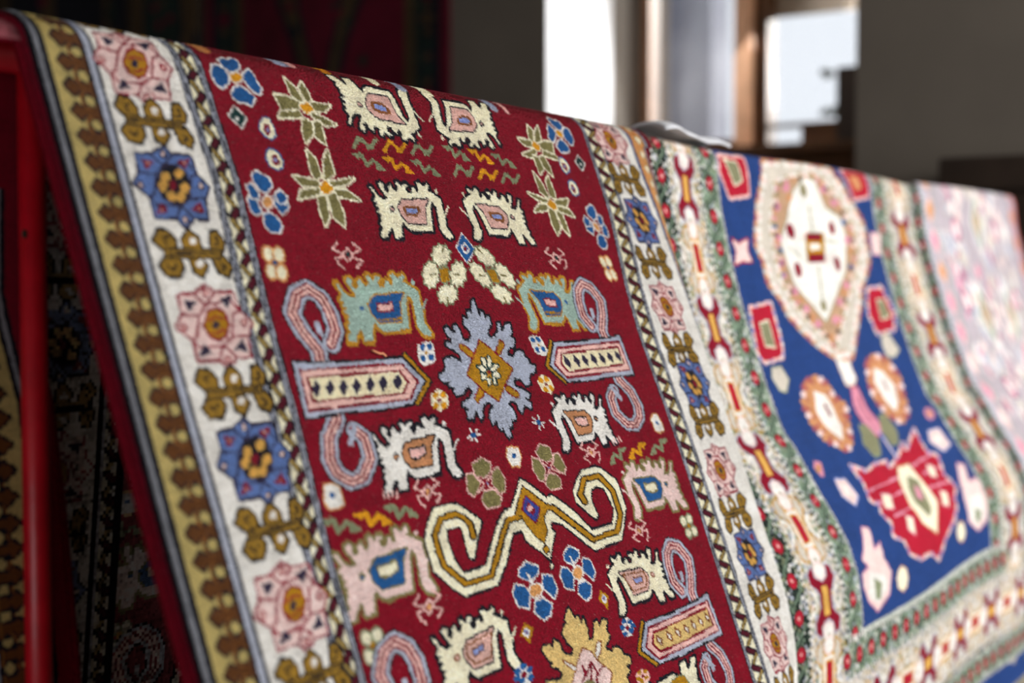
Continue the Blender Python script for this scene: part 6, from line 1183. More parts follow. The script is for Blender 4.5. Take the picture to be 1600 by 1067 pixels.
P|P2||2|0|27545,-183;27509,-151;27433,-138;27363,-151;27338,-183;27374,-216;27449,-229;27520,-216
P|O2||2|0|27378,-62;27342,-30;27267,-17;27197,-30;27173,-63;27208,-95;27283,-108;27353,-94
P|P3||2|0|27206,59;27170,91;27095,104;27026,90;27003,58;27038,26;27112,13;27182,27
P|T2||2|0|27023,181;26985,212;26910,225;26843,211;26822,179;26859,147;26933,135;27001,148
P|N||2|0|26833,302;26795,334;26721,346;26655,332;26635,300;26673,268;26747,256;26813,270
P|P2||2|0|26643,423;26605,454;26532,466;26467,452;26447,420;26485,389;26557,377;26623,391
P|O2||2|0|26453,543;26416,574;26344,585;26279,571;26260,539;26297,508;26369,497;26434,511
P|P3||2|0|26264,662;26227,693;26156,704;26092,689;26074,657;26110,627;26181,616;26245,630
P|T2||2|0|26074,780;26036,810;25965,821;25903,806;25885,775;25923,745;25993,734;26056,748
P|N||2|0|25880,897;25842,927;25771,938;25710,923;25694,891;25732,861;25802,851;25863,865
P|P2||2|0|25685,1013;25648,1043;25578,1053;25518,1038;25502,1006;25540,977;25609,967;25669,982
P|O2||2|0|25493,1128;25456,1157;25387,1167;25328,1152;25312,1120;25349,1091;25417,1081;25477,1096
P|P3||2|0|25361,1139;25324,1168;25256,1178;25197,1163;25182,1132;25218,1103;25286,1093;25345,1108
P|T2||2|0|25290,1050;25253,1079;25185,1089;25127,1074;25111,1043;25147,1014;25215,1004;25274,1018
P|N||2|0|25219,960;25182,989;25115,1000;25057,985;25041,954;25077,925;25144,914;25203,929
P|P2||2|0|25122,876;25086,905;25019,915;24961,901;24945,870;24981,841;25047,830;25106,845
P|O2||2|0|24998,796;24963,826;24896,836;24838,822;24822,791;24857,762;24923,751;24981,766
P|P3||2|0|24874,718;24839,747;24774,758;24716,743;24699,713;24733,684;24798,673;24856,687
P|T2||2|0|24749,640;24716,669;24651,680;24593,666;24575,636;24608,607;24673,596;24731,610
P|N||2|0|24633,553;24600,583;24536,593;24479,580;24461,550;24494,521;24558,510;24616,523
P|P2||2|0|24528,457;24495,486;24431,497;24374,484;24357,454;24389,425;24453,414;24510,427
P|O2||2|0|24424,362;24391,391;24328,402;24271,389;24254,359;24286,330;24349,319;24406,332
P|P3||2|0|24321,268;24289,297;24226,308;24170,295;24152,265;24184,236;24247,225;24304,238
P|T2||2|0|24248,170;24217,199;24154,211;24098,198;24079,168;24110,139;24172,128;24229,140
P|N||2|0|24200,69;24170,98;24108,110;24051,97;24032,68;24061,39;24122,27;24180,40
P|P2||2|0|24148,-30;24119,-1;24058,11;24001,-2;23980,-31;24009,-60;24070,-72;24127,-59
P|O2||2|0|24095,-128;24066,-99;24005,-87;23948,-99;23928,-128;23956,-157;24017,-169;24074,-157
P|P3||2|0|24073,-234;24044,-205;23983,-192;23926,-204;23906,-233;23934,-262;23995,-275;24052,-263
P|T2||2|0|24080,-349;24052,-319;23991,-307;23934,-319;23913,-347;23942,-377;24002,-389;24060,-378
P|N||2|0|24084,-462;24055,-433;23994,-420;23937,-432;23917,-460;23945,-490;24006,-503;24063,-491
P|P2||2|0|24081,-576;24053,-546;23992,-533;23935,-545;23914,-573;23942,-603;24002,-616;24060,-604
P|O2||2|0|24084,-682;24057,-652;23997,-639;23939,-650;23917,-679;23944,-708;24003,-721;24062,-710
P|P3||2|0|24094,-781;24069,-751;24009,-738;23950,-749;23927,-777;23952,-807;24011,-820;24070,-809
P|T2||2|0|24100,-881;24075,-851;24015,-838;23957,-849;23933,-877;23958,-906;24017,-920;24076,-909
P|N||2|0|24106,-982;24080,-952;24021,-939;23962,-949;23938,-977;23963,-1007;24023,-1021;24082,-1010
P|P2||2|0|24112,-1084;24086,-1055;24027,-1041;23968,-1051;23944,-1079;23969,-1109;24029,-1123;24088,-1113
P|O2||2|0|24154,-1191;24129,-1161;24069,-1147;24010,-1157;23986,-1185;24012,-1215;24071,-1229;24130,-1219
P|P3||2|0|24234,-1301;24209,-1271;24149,-1257;24089,-1267;24065,-1295;24091,-1325;24151,-1339;24210,-1330
P|T2||2|0|24312,-1413;24288,-1383;24229,-1369;24169,-1378;24143,-1406;24165,-1436;24223,-1450;24284,-1441
P|N||2|0|24376,-1524;24356,-1495;24298,-1480;24237,-1489;24207,-1517;24226,-1546;24282,-1561;24345,-1552
P|P2||2|0|24428,-1635;24411,-1605;24354,-1591;24291,-1600;24259,-1627;24276,-1656;24332,-1671;24395,-1662
P|O2||2|0|24478,-1746;24462,-1716;24405,-1702;24342,-1710;24309,-1737;24325,-1767;24382,-1781;24445,-1773
P|P3||2|0|24527,-1857;24511,-1828;24455,-1813;24391,-1821;24358,-1848;24373,-1878;24430,-1893;24493,-1884
P|R3||2|0|23760,1685;23703,1726;23600,1738;23512,1714;23489,1668;23545,1627;23647,1615;23737,1639
P|T2||2|0|24093,1668;24034,1709;23929,1721;23839,1697;23816,1651;23872,1609;23977,1597;24069,1621
P|P2||2|0|24294,1718;24233,1759;24126,1772;24036,1747;24013,1700;24071,1659;24178,1646;24270,1671
P|R3||2|0|24427,1796;24366,1838;24258,1849;24167,1825;24144,1778;24204,1736;24312,1724;24405,1749
P|T2||2|0|24492,1902;24430,1944;24322,1955;24230,1930;24208,1883;24269,1841;24377,1829;24469,1855
P|P2||2|0|24557,2008;24495,2050;24386,2061;24294,2035;24272,1988;24333,1947;24441,1935;24534,1961
P|R3||2|0|24689,2117;24627,2158;24517,2169;24425,2143;24402,2095;24463,2054;24573,2043;24666,2069
P|T2||2|0|24890,2228;24827,2269;24716,2280;24622,2253;24600,2206;24662,2164;24773,2154;24867,2180
P|P2||2|0|24947,2352;24876,2393;24762,2403;24674,2376;24658,2328;24720,2287;24831,2277;24927,2303
P|R3||2|0|24814,2489;24723,2532;24606,2542;24533,2513;24539,2463;24618,2421;24732,2411;24816,2439
P|T2||2|0|24623,2631;24526,2674;24410,2683;24341,2654;24360,2603;24455,2560;24572,2550;24642,2579
P|P2||2|0|24467,2760;24380,2801;24266,2810;24192,2781;24203,2732;24294,2690;24409,2680;24480,2710
P|R3||2|0|24367,2873;24288,2913;24177,2921;24098,2893;24100,2845;24182,2805;24295,2796;24370,2825
P|T2||2|0|24229,2969;24151,3008;24041,3016;23963,2988;23962,2940;24038,2901;24148,2892;24227,2921
P|P2||2|0|24038,3047;23962,3086;23854,3093;23777,3065;23775,3018;23850,2979;23959,2971;24037,2999
P|R3||2|0|23882,3049;23807,3088;23699,3095;23623,3067;23621,3020;23696,2981;23803,2974;23881,3002
P|T2||2|0|23758,2977;23683,3015;23577,3023;23501,2995;23499,2948;23573,2909;23680,2902;23756,2929
P|P2||2|0|23612,2912;23538,2951;23432,2958;23357,2931;23356,2884;23432,2845;23538,2837;23612,2865
P|R3||2|0|23447,2855;23372,2894;23267,2901;23194,2874;23196,2827;23274,2788;23381,2779;23451,2807
P|T2||2|0|23340,2769;23260,2809;23155,2817;23086,2790;23094,2742;23177,2702;23284,2693;23350,2721
P|P2||2|0|23301,2654;23214,2695;23108,2704;23043,2676;23060,2628;23147,2587;23254,2577;23318,2605
P|R3||2|0|23271,2538;23184,2580;23077,2589;23014,2561;23027,2513;23105,2473;23209,2463;23280,2490
P|T2||2|0|23255,2417;23183,2457;23080,2466;23007,2440;23001,2394;23063,2355;23164,2345;23245,2371
P|P2||2|0|23233,2291;23176,2330;23076,2340;22993,2315;22973,2270;23028,2231;23127,2221;23212,2246
P|R3||2|0|23194,2167;23138,2206;23039,2216;22955,2191;22934,2146;22989,2107;23088,2097;23173,2121
P|T2||2|0|23233,2042;23177,2082;23078,2092;22993,2068;22973,2023;23028,1983;23127,1972;23212,1997
P|P2||2|0|23351,1917;23295,1957;23195,1968;23109,1943;23089,1898;23144,1858;23244,1847;23330,1871
P|R3||2|0|23471,1790;23414,1830;23313,1842;23227,1818;23206,1772;23262,1732;23363,1720;23450,1744
P|T2||2|0|23632,1772;23602,1794;23547,1800;23500,1787;23489,1763;23519,1742;23574,1735;23621,1748
P|R3||2|0|23838,1735;23807,1757;23752,1763;23704,1750;23693,1726;23723,1704;23779,1698;23826,1710
P|T2||2|0|24031,1741;23999,1763;23943,1769;23895,1756;23883,1732;23914,1710;23970,1704;24019,1717
P|R3||2|0|24205,1793;24173,1815;24117,1821;24068,1808;24056,1783;24088,1761;24145,1755;24194,1768
P|T2||2|0|24316,1871;24284,1893;24227,1899;24178,1886;24166,1861;24198,1839;24255,1833;24304,1846
P|R3||2|0|24360,1976;24328,1998;24270,2004;24222,1991;24210,1966;24242,1944;24299,1938;24348,1951
P|T2||2|0|24395,2080;24362,2102;24305,2107;24256,2094;24244,2069;24276,2047;24333,2041;24383,2055
P|R3||2|0|24448,2162;24416,2184;24358,2190;24309,2176;24297,2151;24329,2129;24387,2124;24436,2137
P|T2||2|0|24534,2221;24502,2243;24444,2248;24394,2234;24382,2209;24415,2187;24473,2182;24522,2196
P|R3||2|0|24637,2274;24604,2296;24546,2301;24496,2287;24484,2262;24517,2240;24575,2235;24625,2249
P|T2||2|0|24663,2338;24628,2360;24569,2365;24521,2351;24511,2326;24544,2304;24602,2299;24652,2313
P|R3||2|0|24601,2412;24560,2434;24499,2440;24456,2425;24452,2399;24490,2378;24549,2372;24596,2387
P|T2||2|0|24536,2492;24489,2515;24428,2520;24388,2505;24392,2478;24435,2456;24496,2451;24538,2466
P|R3||2|0|24447,2582;24396,2605;24334,2610;24298,2594;24307,2567;24358,2545;24419,2539;24457,2555
P|T2||2|0|24348,2685;24299,2707;24238,2712;24200,2697;24209,2670;24259,2647;24321,2642;24357,2658
P|R3||2|0|24261,2795;24216,2817;24156,2821;24116,2806;24120,2780;24166,2759;24226,2754;24265,2769
P|T2||2|0|24138,2888;24097,2909;24038,2914;23996,2899;23996,2873;24039,2852;24097,2848;24138,2863
P|R3||2|0|23972,2965;23932,2985;23874,2989;23833,2974;23832,2949;23872,2929;23930,2924;23971,2939
P|T2||2|0|23834,2966;23794,2987;23737,2991;23696,2976;23695,2951;23735,2930;23792,2926;23833,2941
P|R3||2|0|23729,2893;23689,2913;23632,2918;23591,2903;23591,2878;23632,2857;23689,2853;23729,2868
P|T2||2|0|23613,2827;23572,2848;23515,2853;23476,2838;23478,2813;23521,2792;23578,2787;23616,2802
P|R3||2|0|23489,2771;23445,2792;23389,2797;23351,2782;23356,2757;23400,2735;23457,2731;23494,2746
P|T2||2|0|23427,2703;23382,2724;23325,2729;23289,2714;23296,2688;23343,2666;23400,2662;23435,2677
P|R3||2|0|23432,2622;23385,2644;23327,2648;23293,2633;23302,2607;23349,2585;23407,2580;23441,2595
P|T2||2|0|23438,2546;23391,2568;23333,2573;23299,2558;23306,2532;23350,2510;23407,2505;23444,2520
P|R3||2|0|23421,2479;23379,2500;23323,2505;23285,2491;23287,2466;23326,2444;23382,2439;23422,2453
P|T2||2|0|23405,2411;23368,2432;23312,2437;23272,2423;23268,2399;23303,2378;23357,2373;23401,2387
P|R3||2|0|23385,2340;23353,2361;23299,2366;23255,2352;23245,2328;23276,2307;23329,2302;23375,2315
P|T2||2|0|23339,2265;23309,2286;23256,2291;23210,2277;23199,2253;23228,2233;23282,2227;23328,2241
P|R3||2|0|23288,2184;23259,2205;23205,2210;23160,2197;23149,2173;23178,2152;23231,2147;23277,2160
P|T2||2|0|23295,2101;23265,2122;23211,2128;23166,2114;23155,2090;23184,2070;23238,2064;23283,2077
P|R3||2|0|23357,2016;23327,2037;23274,2043;23228,2030;23217,2006;23247,1985;23300,1979;23346,1992
P|T2||2|0|23424,1928;23393,1949;23339,1955;23293,1942;23282,1918;23312,1896;23366,1891;23412,1903
P|R3||2|0|23494,1837;23463,1858;23409,1864;23363,1851;23351,1827;23382,1806;23436,1800;23482,1813
P|R3||2|0|27128,1551;27059,1597;26931,1611;26821,1585;26792,1534;26859,1488;26985,1474;27097,1500
P|T2||2|0|27473,1506;27403,1553;27273,1567;27160,1541;27129,1489;27198,1443;27327,1429;27441,1455
P|P2||2|0|27805,1512;27733,1559;27600,1573;27485,1547;27454,1495;27524,1448;27656,1434;27772,1460
P|R3||2|0|28121,1570;28046,1618;27911,1632;27795,1604;27764,1552;27836,1505;27970,1491;28089,1518
P|T2||2|0|28344,1660;28267,1708;28129,1721;28013,1694;27984,1641;28058,1594;28195,1580;28314,1607
P|P2||2|0|28466,1782;28387,1829;28248,1843;28132,1815;28105,1761;28182,1714;28321,1700;28439,1728
P|R3||2|0|28587,1905;28507,1952;28368,1965;28250,1936;28223,1883;28302,1836;28441,1822;28560,1851
P|T2||2|0|28624,2044;28544,2091;28404,2103;28287,2074;28260,2021;28338,1974;28478,1961;28597,1990
P|P2||2|0|28576,2200;28496,2246;28357,2258;28240,2228;28213,2175;28292,2129;28431,2117;28549,2146
P|R3||2|0|28525,2355;28434,2401;28292,2413;28185,2382;28166,2328;28245,2283;28384,2271;28501,2301
P|T2||2|0|28391,2520;28270,2569;28122,2580;28036,2547;28053,2491;28159,2444;28302,2433;28403,2464
P|P2||2|0|28167,2699;28050,2746;27906,2756;27817,2723;27839,2667;27960,2619;28107,2608;28192,2641
P|R3||2|0|27875,2820;27770,2865;27631,2874;27536,2842;27546,2788;27655,2742;27797,2732;27887,2764
P|T2||2|0|27503,2886;27405,2930;27270,2939;27174,2908;27177,2855;27278,2810;27416,2801;27507,2832
P|P2||2|0|27215,2870;27118,2913;26985,2922;26892,2891;26896,2839;26996,2794;27132,2785;27221,2816
P|R3||2|0|27013,2771;26911,2815;26777,2825;26690,2794;26703,2740;26811,2695;26947,2685;27029,2717
P|T2||2|0|26886,2659;26775,2705;26641,2715;26561,2683;26583,2629;26695,2583;26831,2572;26910,2604
P|P2||2|0|26824,2533;26713,2580;26578,2590;26500,2559;26517,2505;26615,2460;26746,2449;26837,2479
P|R3||2|0|26771,2413;26680,2458;26550,2468;26459,2439;26453,2387;26531,2343;26657,2333;26760,2361
P|T2||2|0|26716,2298;26643,2341;26518,2352;26415,2324;26391,2273;26460,2230;26585,2219;26691,2247
P|P2||2|0|26643,2183;26572,2227;26448,2238;26344,2211;26319,2160;26389,2117;26512,2105;26618,2133
P|R3||2|0|26651,2058;26580,2102;26456,2114;26351,2086;26327,2036;26396,1992;26520,1980;26626,2007
P|T2||2|0|26740,1921;26669,1965;26544,1978;26438,1950;26414,1900;26484,1855;26608,1843;26715,1870
P|P2||2|0|26830,1782;26758,1827;26632,1840;26526,1813;26501,1763;26572,1718;26697,1705;26804,1731
P|R3||2|0|26917,1643;26847,1689;26721,1702;26613,1676;26586,1625;26654,1580;26779,1566;26889,1592
P|T2||2|0|27118,1626;27080,1650;27012,1657;26953,1643;26938,1616;26975,1592;27043,1584;27103,1599
P|R3||2|0|27421,1587;27383,1611;27314,1619;27254,1604;27238,1577;27275,1553;27344,1545;27405,1559
P|T2||2|0|27710,1596;27671,1621;27601,1628;27540,1614;27524,1586;27562,1562;27632,1554;27694,1569
P|R3||2|0|27977,1656;27936,1680;27864,1688;27803,1673;27788,1646;27827,1621;27899,1613;27961,1628
P|T2||2|0|28150,1744;28109,1769;28036,1776;27974,1761;27960,1733;28000,1708;28073,1701;28135,1716
P|R3||2|0|28223,1860;28181,1885;28108,1892;28046,1877;28032,1849;28073,1824;28146,1817;28208,1832
P|T2||2|0|28285,1969;28243,1994;28170,2001;28108,1986;28093,1957;28135,1933;28208,1926;28270,1941
P|R3||2|0|28281,2068;28239,2092;28166,2099;28104,2083;28090,2055;28131,2031;28204,2024;28267,2039
P|T2||2|0|28225,2155;28183,2179;28110,2185;28048,2170;28034,2142;28075,2117;28148,2111;28210,2126
P|R3||2|0|28205,2236;28164,2260;28091,2266;28029,2250;28015,2222;28056,2198;28129,2192;28191,2207
P|T2||2|0|28215,2323;28171,2348;28097,2354;28038,2338;28024,2310;28065,2285;28138,2279;28200,2295
P|R3||2|0|28201,2421;28148,2446;28072,2451;28018,2435;28016,2406;28064,2382;28139,2376;28196,2392
P|T2||2|0|28132,2526;28069,2552;27991,2558;27945,2540;27954,2511;28013,2486;28089,2480;28140,2497
P|R3||2|0|28016,2639;27952,2664;27874,2670;27829,2652;27843,2622;27907,2597;27985,2591;28030,2609
P|T2||2|0|27785,2728;27725,2752;27650,2757;27603,2740;27612,2711;27674,2686;27750,2681;27796,2698
P|R3||2|0|27453,2792;27397,2816;27323,2821;27275,2804;27281,2775;27338,2751;27412,2746;27459,2763
P|T2||2|0|27207,2774;27152,2798;27079,2803;27032,2786;27039,2758;27096,2734;27169,2729;27215,2745
P|R3||2|0|27067,2674;27007,2699;26934,2704;26891,2687;26902,2658;26963,2633;27036,2628;27079,2645
P|T2||2|0|26998,2564;26938,2589;26865,2595;26822,2578;26834,2549;26892,2524;26965,2518;27010,2535
P|R3||2|0|26965,2451;26914,2475;26843,2481;26795,2465;26795,2437;26843,2413;26912,2408;26964,2423
P|T2||2|0|26931,2353;26888,2376;26820,2382;26766,2366;26756,2339;26795,2316;26863,2310;26920,2326
P|R3||2|0|26894,2266;26856,2289;26788,2295;26731,2280;26718,2253;26756,2230;26823,2224;26881,2239
P|T2||2|0|26818,2183;26780,2206;26713,2212;26656,2197;26643,2170;26681,2147;26748,2141;26805,2156
P|R3||2|0|26790,2095;26752,2119;26685,2125;26628,2110;26615,2083;26653,2060;26720,2054;26777,2068
P|T2||2|0|26823,2005;26785,2028;26718,2035;26661,2020;26648,1993;26686,1969;26753,1963;26810,1978
P|R3||2|0|26857,1907;26819,1931;26752,1937;26695,1923;26681,1896;26719,1872;26787,1866;26844,1880
P|T2||2|0|26898,1804;26859,1828;26792,1835;26734,1821;26721,1794;26759,1770;26827,1763;26884,1777
P|R3||2|0|26944,1698;26906,1722;26838,1729;26781,1715;26766,1688;26804,1664;26871,1657;26929,1671
P|V||2|0|23675,3344;23637,3372;23594,3380;23573,3364;23585,3333;23623,3306;23665,3298;23687,3314
P|P||2|0|23780,3383;23741,3410;23699,3418;23677,3402;23689,3372;23728,3344;23770,3336;23792,3352
P|W||2|0|23885,3421;23846,3449;23803,3457;23782,3441;23794,3410;23833,3382;23876,3374;23897,3390
P|P3||2|0|23991,3460;23951,3488;23907,3496;23886,3480;23899,3449;23939,3421;23982,3413;24004,3429
P|V||2|0|24096,3499;24055,3527;24011,3535;23990,3519;24004,3487;24045,3460;24088,3452;24110,3468
P|P||2|0|24236,3508;24194,3536;24150,3544;24129,3527;24143,3496;24184,3468;24228,3460;24250,3476
P|W||2|0|24411,3485;24369,3513;24324,3522;24303,3505;24317,3474;24358,3446;24403,3437;24425,3454
P|P3||2|0|24588,3463;24546,3491;24501,3499;24479,3483;24493,3451;24535,3423;24580,3415;24602,3431
P|V||2|0|24771,3454;24728,3482;24683,3490;24661,3474;24674,3442;24716,3414;24762,3405;24785,3422
P|P||2|0|24959,3458;24915,3487;24869,3495;24847,3478;24861,3446;24903,3418;24949,3409;24973,3426
P|W||2|0|25149,3463;25105,3492;25058,3500;25036,3483;25050,3451;25093,3422;25140,3414;25163,3430
P|P3||2|0|25247,3499;25202,3528;25155,3536;25132,3519;25148,3487;25192,3458;25239,3450;25262,3467
P|V||2|0|25248,3567;25202,3596;25154,3604;25133,3587;25149,3555;25195,3526;25242,3517;25264,3535
P|P||2|0|25341,3585;25294,3614;25246,3622;25225,3605;25242,3573;25288,3544;25336,3535;25358,3553
P|W||2|0|25529,3553;25483,3582;25434,3591;25412,3573;25429,3541;25474,3512;25523,3503;25546,3520
P|P3||2|0|25719,3521;25672,3550;25623,3559;25601,3541;25617,3509;25663,3479;25712,3471;25735,3488
P|V||2|0|25910,3488;25863,3518;25814,3526;25791,3509;25807,3476;25852,3447;25902,3438;25926,3455
P|P||2|0|26087,3447;26041,3477;25991,3485;25967,3468;25982,3435;26028,3405;26078,3396;26102,3414
P|W||2|0|26249,3396;26203,3426;26152,3435;26128,3418;26143,3384;26189,3354;26239,3345;26264,3363
P|P3||2|0|26412,3345;26365,3375;26314,3384;26289,3367;26304,3333;26351,3303;26402,3294;26427,3312
P|V||2|0|26576,3294;26529,3324;26478,3333;26452,3316;26468,3282;26515,3251;26566,3242;26592,3260
P|P||2|0|26653,3309;26606,3340;26554,3349;26529,3331;26544,3297;26592,3267;26643,3257;26669,3275
P|W||2|0|26642,3392;26594,3422;26543,3431;26518,3413;26533,3380;26580,3349;26632,3340;26657,3358
P|P3||2|0|26728,3406;26680,3437;26628,3446;26603,3428;26619,3394;26666,3364;26718,3355;26744,3372
P|V||2|0|26914,3352;26865,3383;26813,3392;26787,3374;26803,3340;26851,3309;26904,3300;26930,3318
P|P||2|0|27102,3297;27053,3328;27000,3337;26974,3319;26990,3285;27038,3254;27092,3244;27118,3262
P|W||2|0|27292,3241;27242,3272;27188,3282;27162,3264;27178,3229;27228,3198;27282,3188;27308,3206
P|P3||2|0|27484,3184;27434,3216;27379,3225;27353,3207;27369,3173;27419,3141;27474,3131;27501,3149
P|V||2|0|27678,3127;27627,3159;27573,3169;27546,3151;27562,3115;27613,3084;27668,3074;27695,3092
P|P||2|0|27771,3134;27720,3166;27665,3176;27638,3158;27654,3122;27705,3090;27761,3081;27788,3099
P|W||2|0|27760,3206;27709,3238;27654,3247;27627,3229;27644,3194;27695,3162;27750,3153;27777,3171
P|P3||2|0|27749,3278;27698,3309;27643,3319;27616,3301;27633,3266;27684,3234;27739,3224;27766,3243
P|V||2|0|27739,3350;27688,3381;27633,3390;27606,3372;27622,3337;27673,3306;27729,3296;27756,3314
P|P||2|0|27740,3425;27688,3456;27633,3465;27607,3447;27624,3412;27675,3381;27730,3372;27757,3390
P|W||2|0|27751,3504;27698,3535;27642,3544;27616,3526;27635,3491;27687,3460;27743,3451;27770,3469
P|P3||2|0|27758,3584;27703,3615;27646,3624;27622,3605;27643,3570;27697,3539;27752,3530;27778,3549
P|V||2|0|27841,3644;27785,3675;27728,3684;27704,3665;27726,3630;27782,3599;27838,3590;27863,3609
P|P||2|0|28004,3684;27947,3715;27890,3724;27866,3705;27889,3670;27946,3639;28003,3630;28028,3649
P|W||2|0|28169,3725;28111,3756;28053,3765;28029,3746;28053,3710;28110,3679;28168,3670;28193,3689
P|P3||2|0|28216,3783;28158,3814;28100,3823;28076,3804;28099,3769;28157,3738;28215,3729;28240,3748
P|V||2|0|28145,3860;28087,3890;28030,3899;28005,3880;28029,3845;28086,3814;28144,3805;28169,3824
P|P||2|0|28075,3935;28019,3966;27962,3974;27937,3956;27959,3921;28016,3890;28073,3882;28098,3900
P|W||2|0|28009,4011;27956,4041;27900,4049;27873,4031;27893,3996;27947,3966;28004,3957;28029,3976
P|P3||2|0|27949,4086;27898,4116;27843,4124;27815,4105;27832,4071;27884,4041;27940,4032;27967,4051
P|V||2|0|27955,4157;27905,4187;27850,4194;27822,4176;27837,4141;27887,4111;27942,4103;27970,4122
P|P||2|0|28023,4224;27973,4254;27918,4261;27889,4243;27904,4208;27954,4179;28009,4171;28038,4189
P|W||2|0|28090,4291;28040,4321;27985,4329;27957,4310;27971,4275;28021,4246;28077,4238;28105,4257
P|P3||2|0|28158,4359;28108,4388;28053,4396;28024,4377;28039,4343;28088,4313;28144,4305;28173,4324
P|V||2|0|28228,4426;28182,4456;28127,4463;28095,4444;28107,4410;28156,4380;28212,4373;28241,4392
P|P||2|0|28193,4488;28151,4517;28098,4525;28063,4506;28069,4471;28114,4442;28169,4435;28200,4454
P|W||2|0|28051,4543;28014,4573;27962,4580;27925,4561;27927,4527;27967,4497;28020,4490;28054,4509
P|P3||2|0|27918,4598;27885,4628;27834,4635;27795,4616;27792,4581;27828,4552;27880,4545;27916,4564
P|V||2|0|27854,4666;27822,4695;27772,4702;27732,4683;27727,4649;27759,4620;27809,4612;27848,4632
P|P||2|0|27853,4746;27821,4776;27771,4782;27732,4763;27726,4729;27758,4700;27808,4693;27847,4712
P|W||2|0|27799,4812;27767,4841;27717,4848;27678,4829;27673,4795;27704,4766;27754,4759;27793,4778
P|P3||2|0|27693,4864;27661,4893;27612,4900;27573,4880;27567,4846;27598,4817;27648,4811;27687,4830
P|V||2|0|27587,4915;27558,4944;27510,4951;27469,4931;27462,4897;27493,4869;27542,4862;27581,4881
P|P||2|0|27488,4967;27463,4996;27416,5002;27372,4983;27361,4948;27389,4920;27438,4913;27477,4932
P|W||2|0|27364,5011;27343,5041;27297,5047;27252,5027;27236,4993;27260,4964;27308,4957;27349,4977
P|P3||2|0|27214,5050;27197,5079;27152,5086;27104,5065;27085,5031;27106,5002;27152,4995;27196,5015
P|V||2|0|27069,5088;27055,5117;27012,5124;26962,5104;26939,5068;26957,5039;27002,5033;27048,5053
P|P||2|0|26930,5126;26919,5156;26877,5163;26826,5142;26799,5106;26814,5077;26858,5070;26905,5090
P|W||2|0|26796,5164;26786,5194;26744,5201;26693,5180;26664,5144;26675,5115;26718,5108;26767,5128
P|P3||2|0|26663,5202;26654,5232;26612,5239;26562,5218;26533,5182;26542,5153;26584,5146;26634,5167
P|V||2|0|26544,5246;26535,5276;26493,5282;26444,5261;26415,5226;26424,5196;26466,5190;26516,5210
P|P||2|0|26438,5295;26429,5325;26388,5331;26338,5311;26310,5275;26319,5245;26360,5239;26410,5260
P|W||2|0|26333,5344;26324,5374;26283,5380;26234,5359;26206,5324;26215,5294;26256,5288;26305,5309
P|P3||2|0|26229,5393;26220,5422;26179,5428;26130,5407;26102,5372;26111,5343;26152,5337;26201,5357
P|V||2|0|26125,5441;26116,5470;26076,5476;26027,5455;25999,5420;26008,5391;26049,5385;26097,5405
P|P||2|0|26023,5488;26014,5518;25974,5524;25925,5503;25897,5468;25906,5439;25947,5433;25995,5453
P|W||2|0|25901,5477;25892,5506;25852,5512;25804,5491;25777,5456;25786,5427;25826,5421;25874,5441
P|P3||2|0|25761,5406;25753,5435;25713,5441;25666,5420;25638,5386;25647,5357;25687,5351;25734,5371
P|V||2|0|25623,5336;25614,5364;25575,5370;25528,5350;25501,5316;25509,5287;25549,5281;25596,5301
P|P||2|0|25446,5299;25437,5328;25398,5334;25352,5314;25325,5280;25334,5251;25373,5245;25419,5265
P|W||2|0|25232,5296;25224,5325;25185,5331;25140,5311;25113,5277;25122,5248;25160,5242;25206,5262
P|P3||2|0|25022,5293;25013,5321;24975,5327;24930,5308;24904,5274;24913,5245;24950,5239;24995,5259
P|V||2|0|24824,5261;24816,5289;24779,5295;24734,5275;24708,5242;24717,5214;24754,5207;24798,5227
P|P||2|0|24639,5200;24631,5228;24594,5234;24550,5214;24525,5181;24533,5153;24570,5147;24614,5166
P|W||2|0|24457,5139;24449,5167;24412,5173;24369,5154;24345,5121;24356,5094;24393,5088;24434,5106
P|P3||2|0|24347,5078;24335,5105;24298,5111;24257,5092;24238,5060;24254,5033;24292,5027;24329,5046
P|V||2|0|24311,5014;24295,5041;24257,5047;24219,5029;24206,4998;24225,4971;24264,4965;24299,4983
P|P||2|0|24285,4953;24265,4979;24226,4985;24191,4967;24183,4936;24206,4910;24245,4904;24278,4922
P|W||2|0|24268,4891;24244,4917;24205,4923;24173,4906;24168,4875;24192,4850;24232,4844;24264,4861
P|P3||2|0|24190,4834;24165,4860;24126,4866;24094,4849;24089,4818;24114,4792;24153,4786;24185,4803
P|V||2|0|24047,4780;24022,4806;23983,4812;23952,4795;23947,4764;23971,4739;24010,4733;24042,4750
P|P||2|0|23905,4727;23881,4752;23842,4758;23811,4741;23806,4711;23830,4686;23869,4679;23900,4696
P|W||2|0|23851,4673;23827,4699;23788,4705;23758,4688;23753,4658;23777,4633;23815,4626;23846,4643
P|P3||2|0|23884,4620;23860,4646;23821,4652;23790,4635;23786,4605;23812,4580;23852,4573;23881,4590
P|V||2|0|23921,4567;23894,4593;23855,4599;23826,4582;23825,4552;23854,4527;23894,4520;23921,4537
P|P||2|0|23964,4514;23934,4540;23894,4546;23867,4529;23869,4499;23901,4474;23942,4467;23968,4484
P|W||2|0|23945,4456;23912,4482;23871,4488;23845,4472;23851,4442;23886,4416;23928,4409;23952,4426
P|P3||2|0|23865,4393;23829,4419;23787,4426;23764,4409;23773,4379;23810,4354;23852,4347;23875,4363
P|V||2|0|23791,4331;23754,4357;23712,4363;23690,4347;23700,4317;23737,4291;23779,4285;23801,4301
P|P||2|0|23775,4270;23738,4295;23696,4302;23674,4286;23684,4256;23721,4230;23763,4223;23785,4240
P|W||2|0|23817,4208;23780,4234;23738,4241;23716,4225;23726,4195;23763,4169;23805,4162;23827,4178
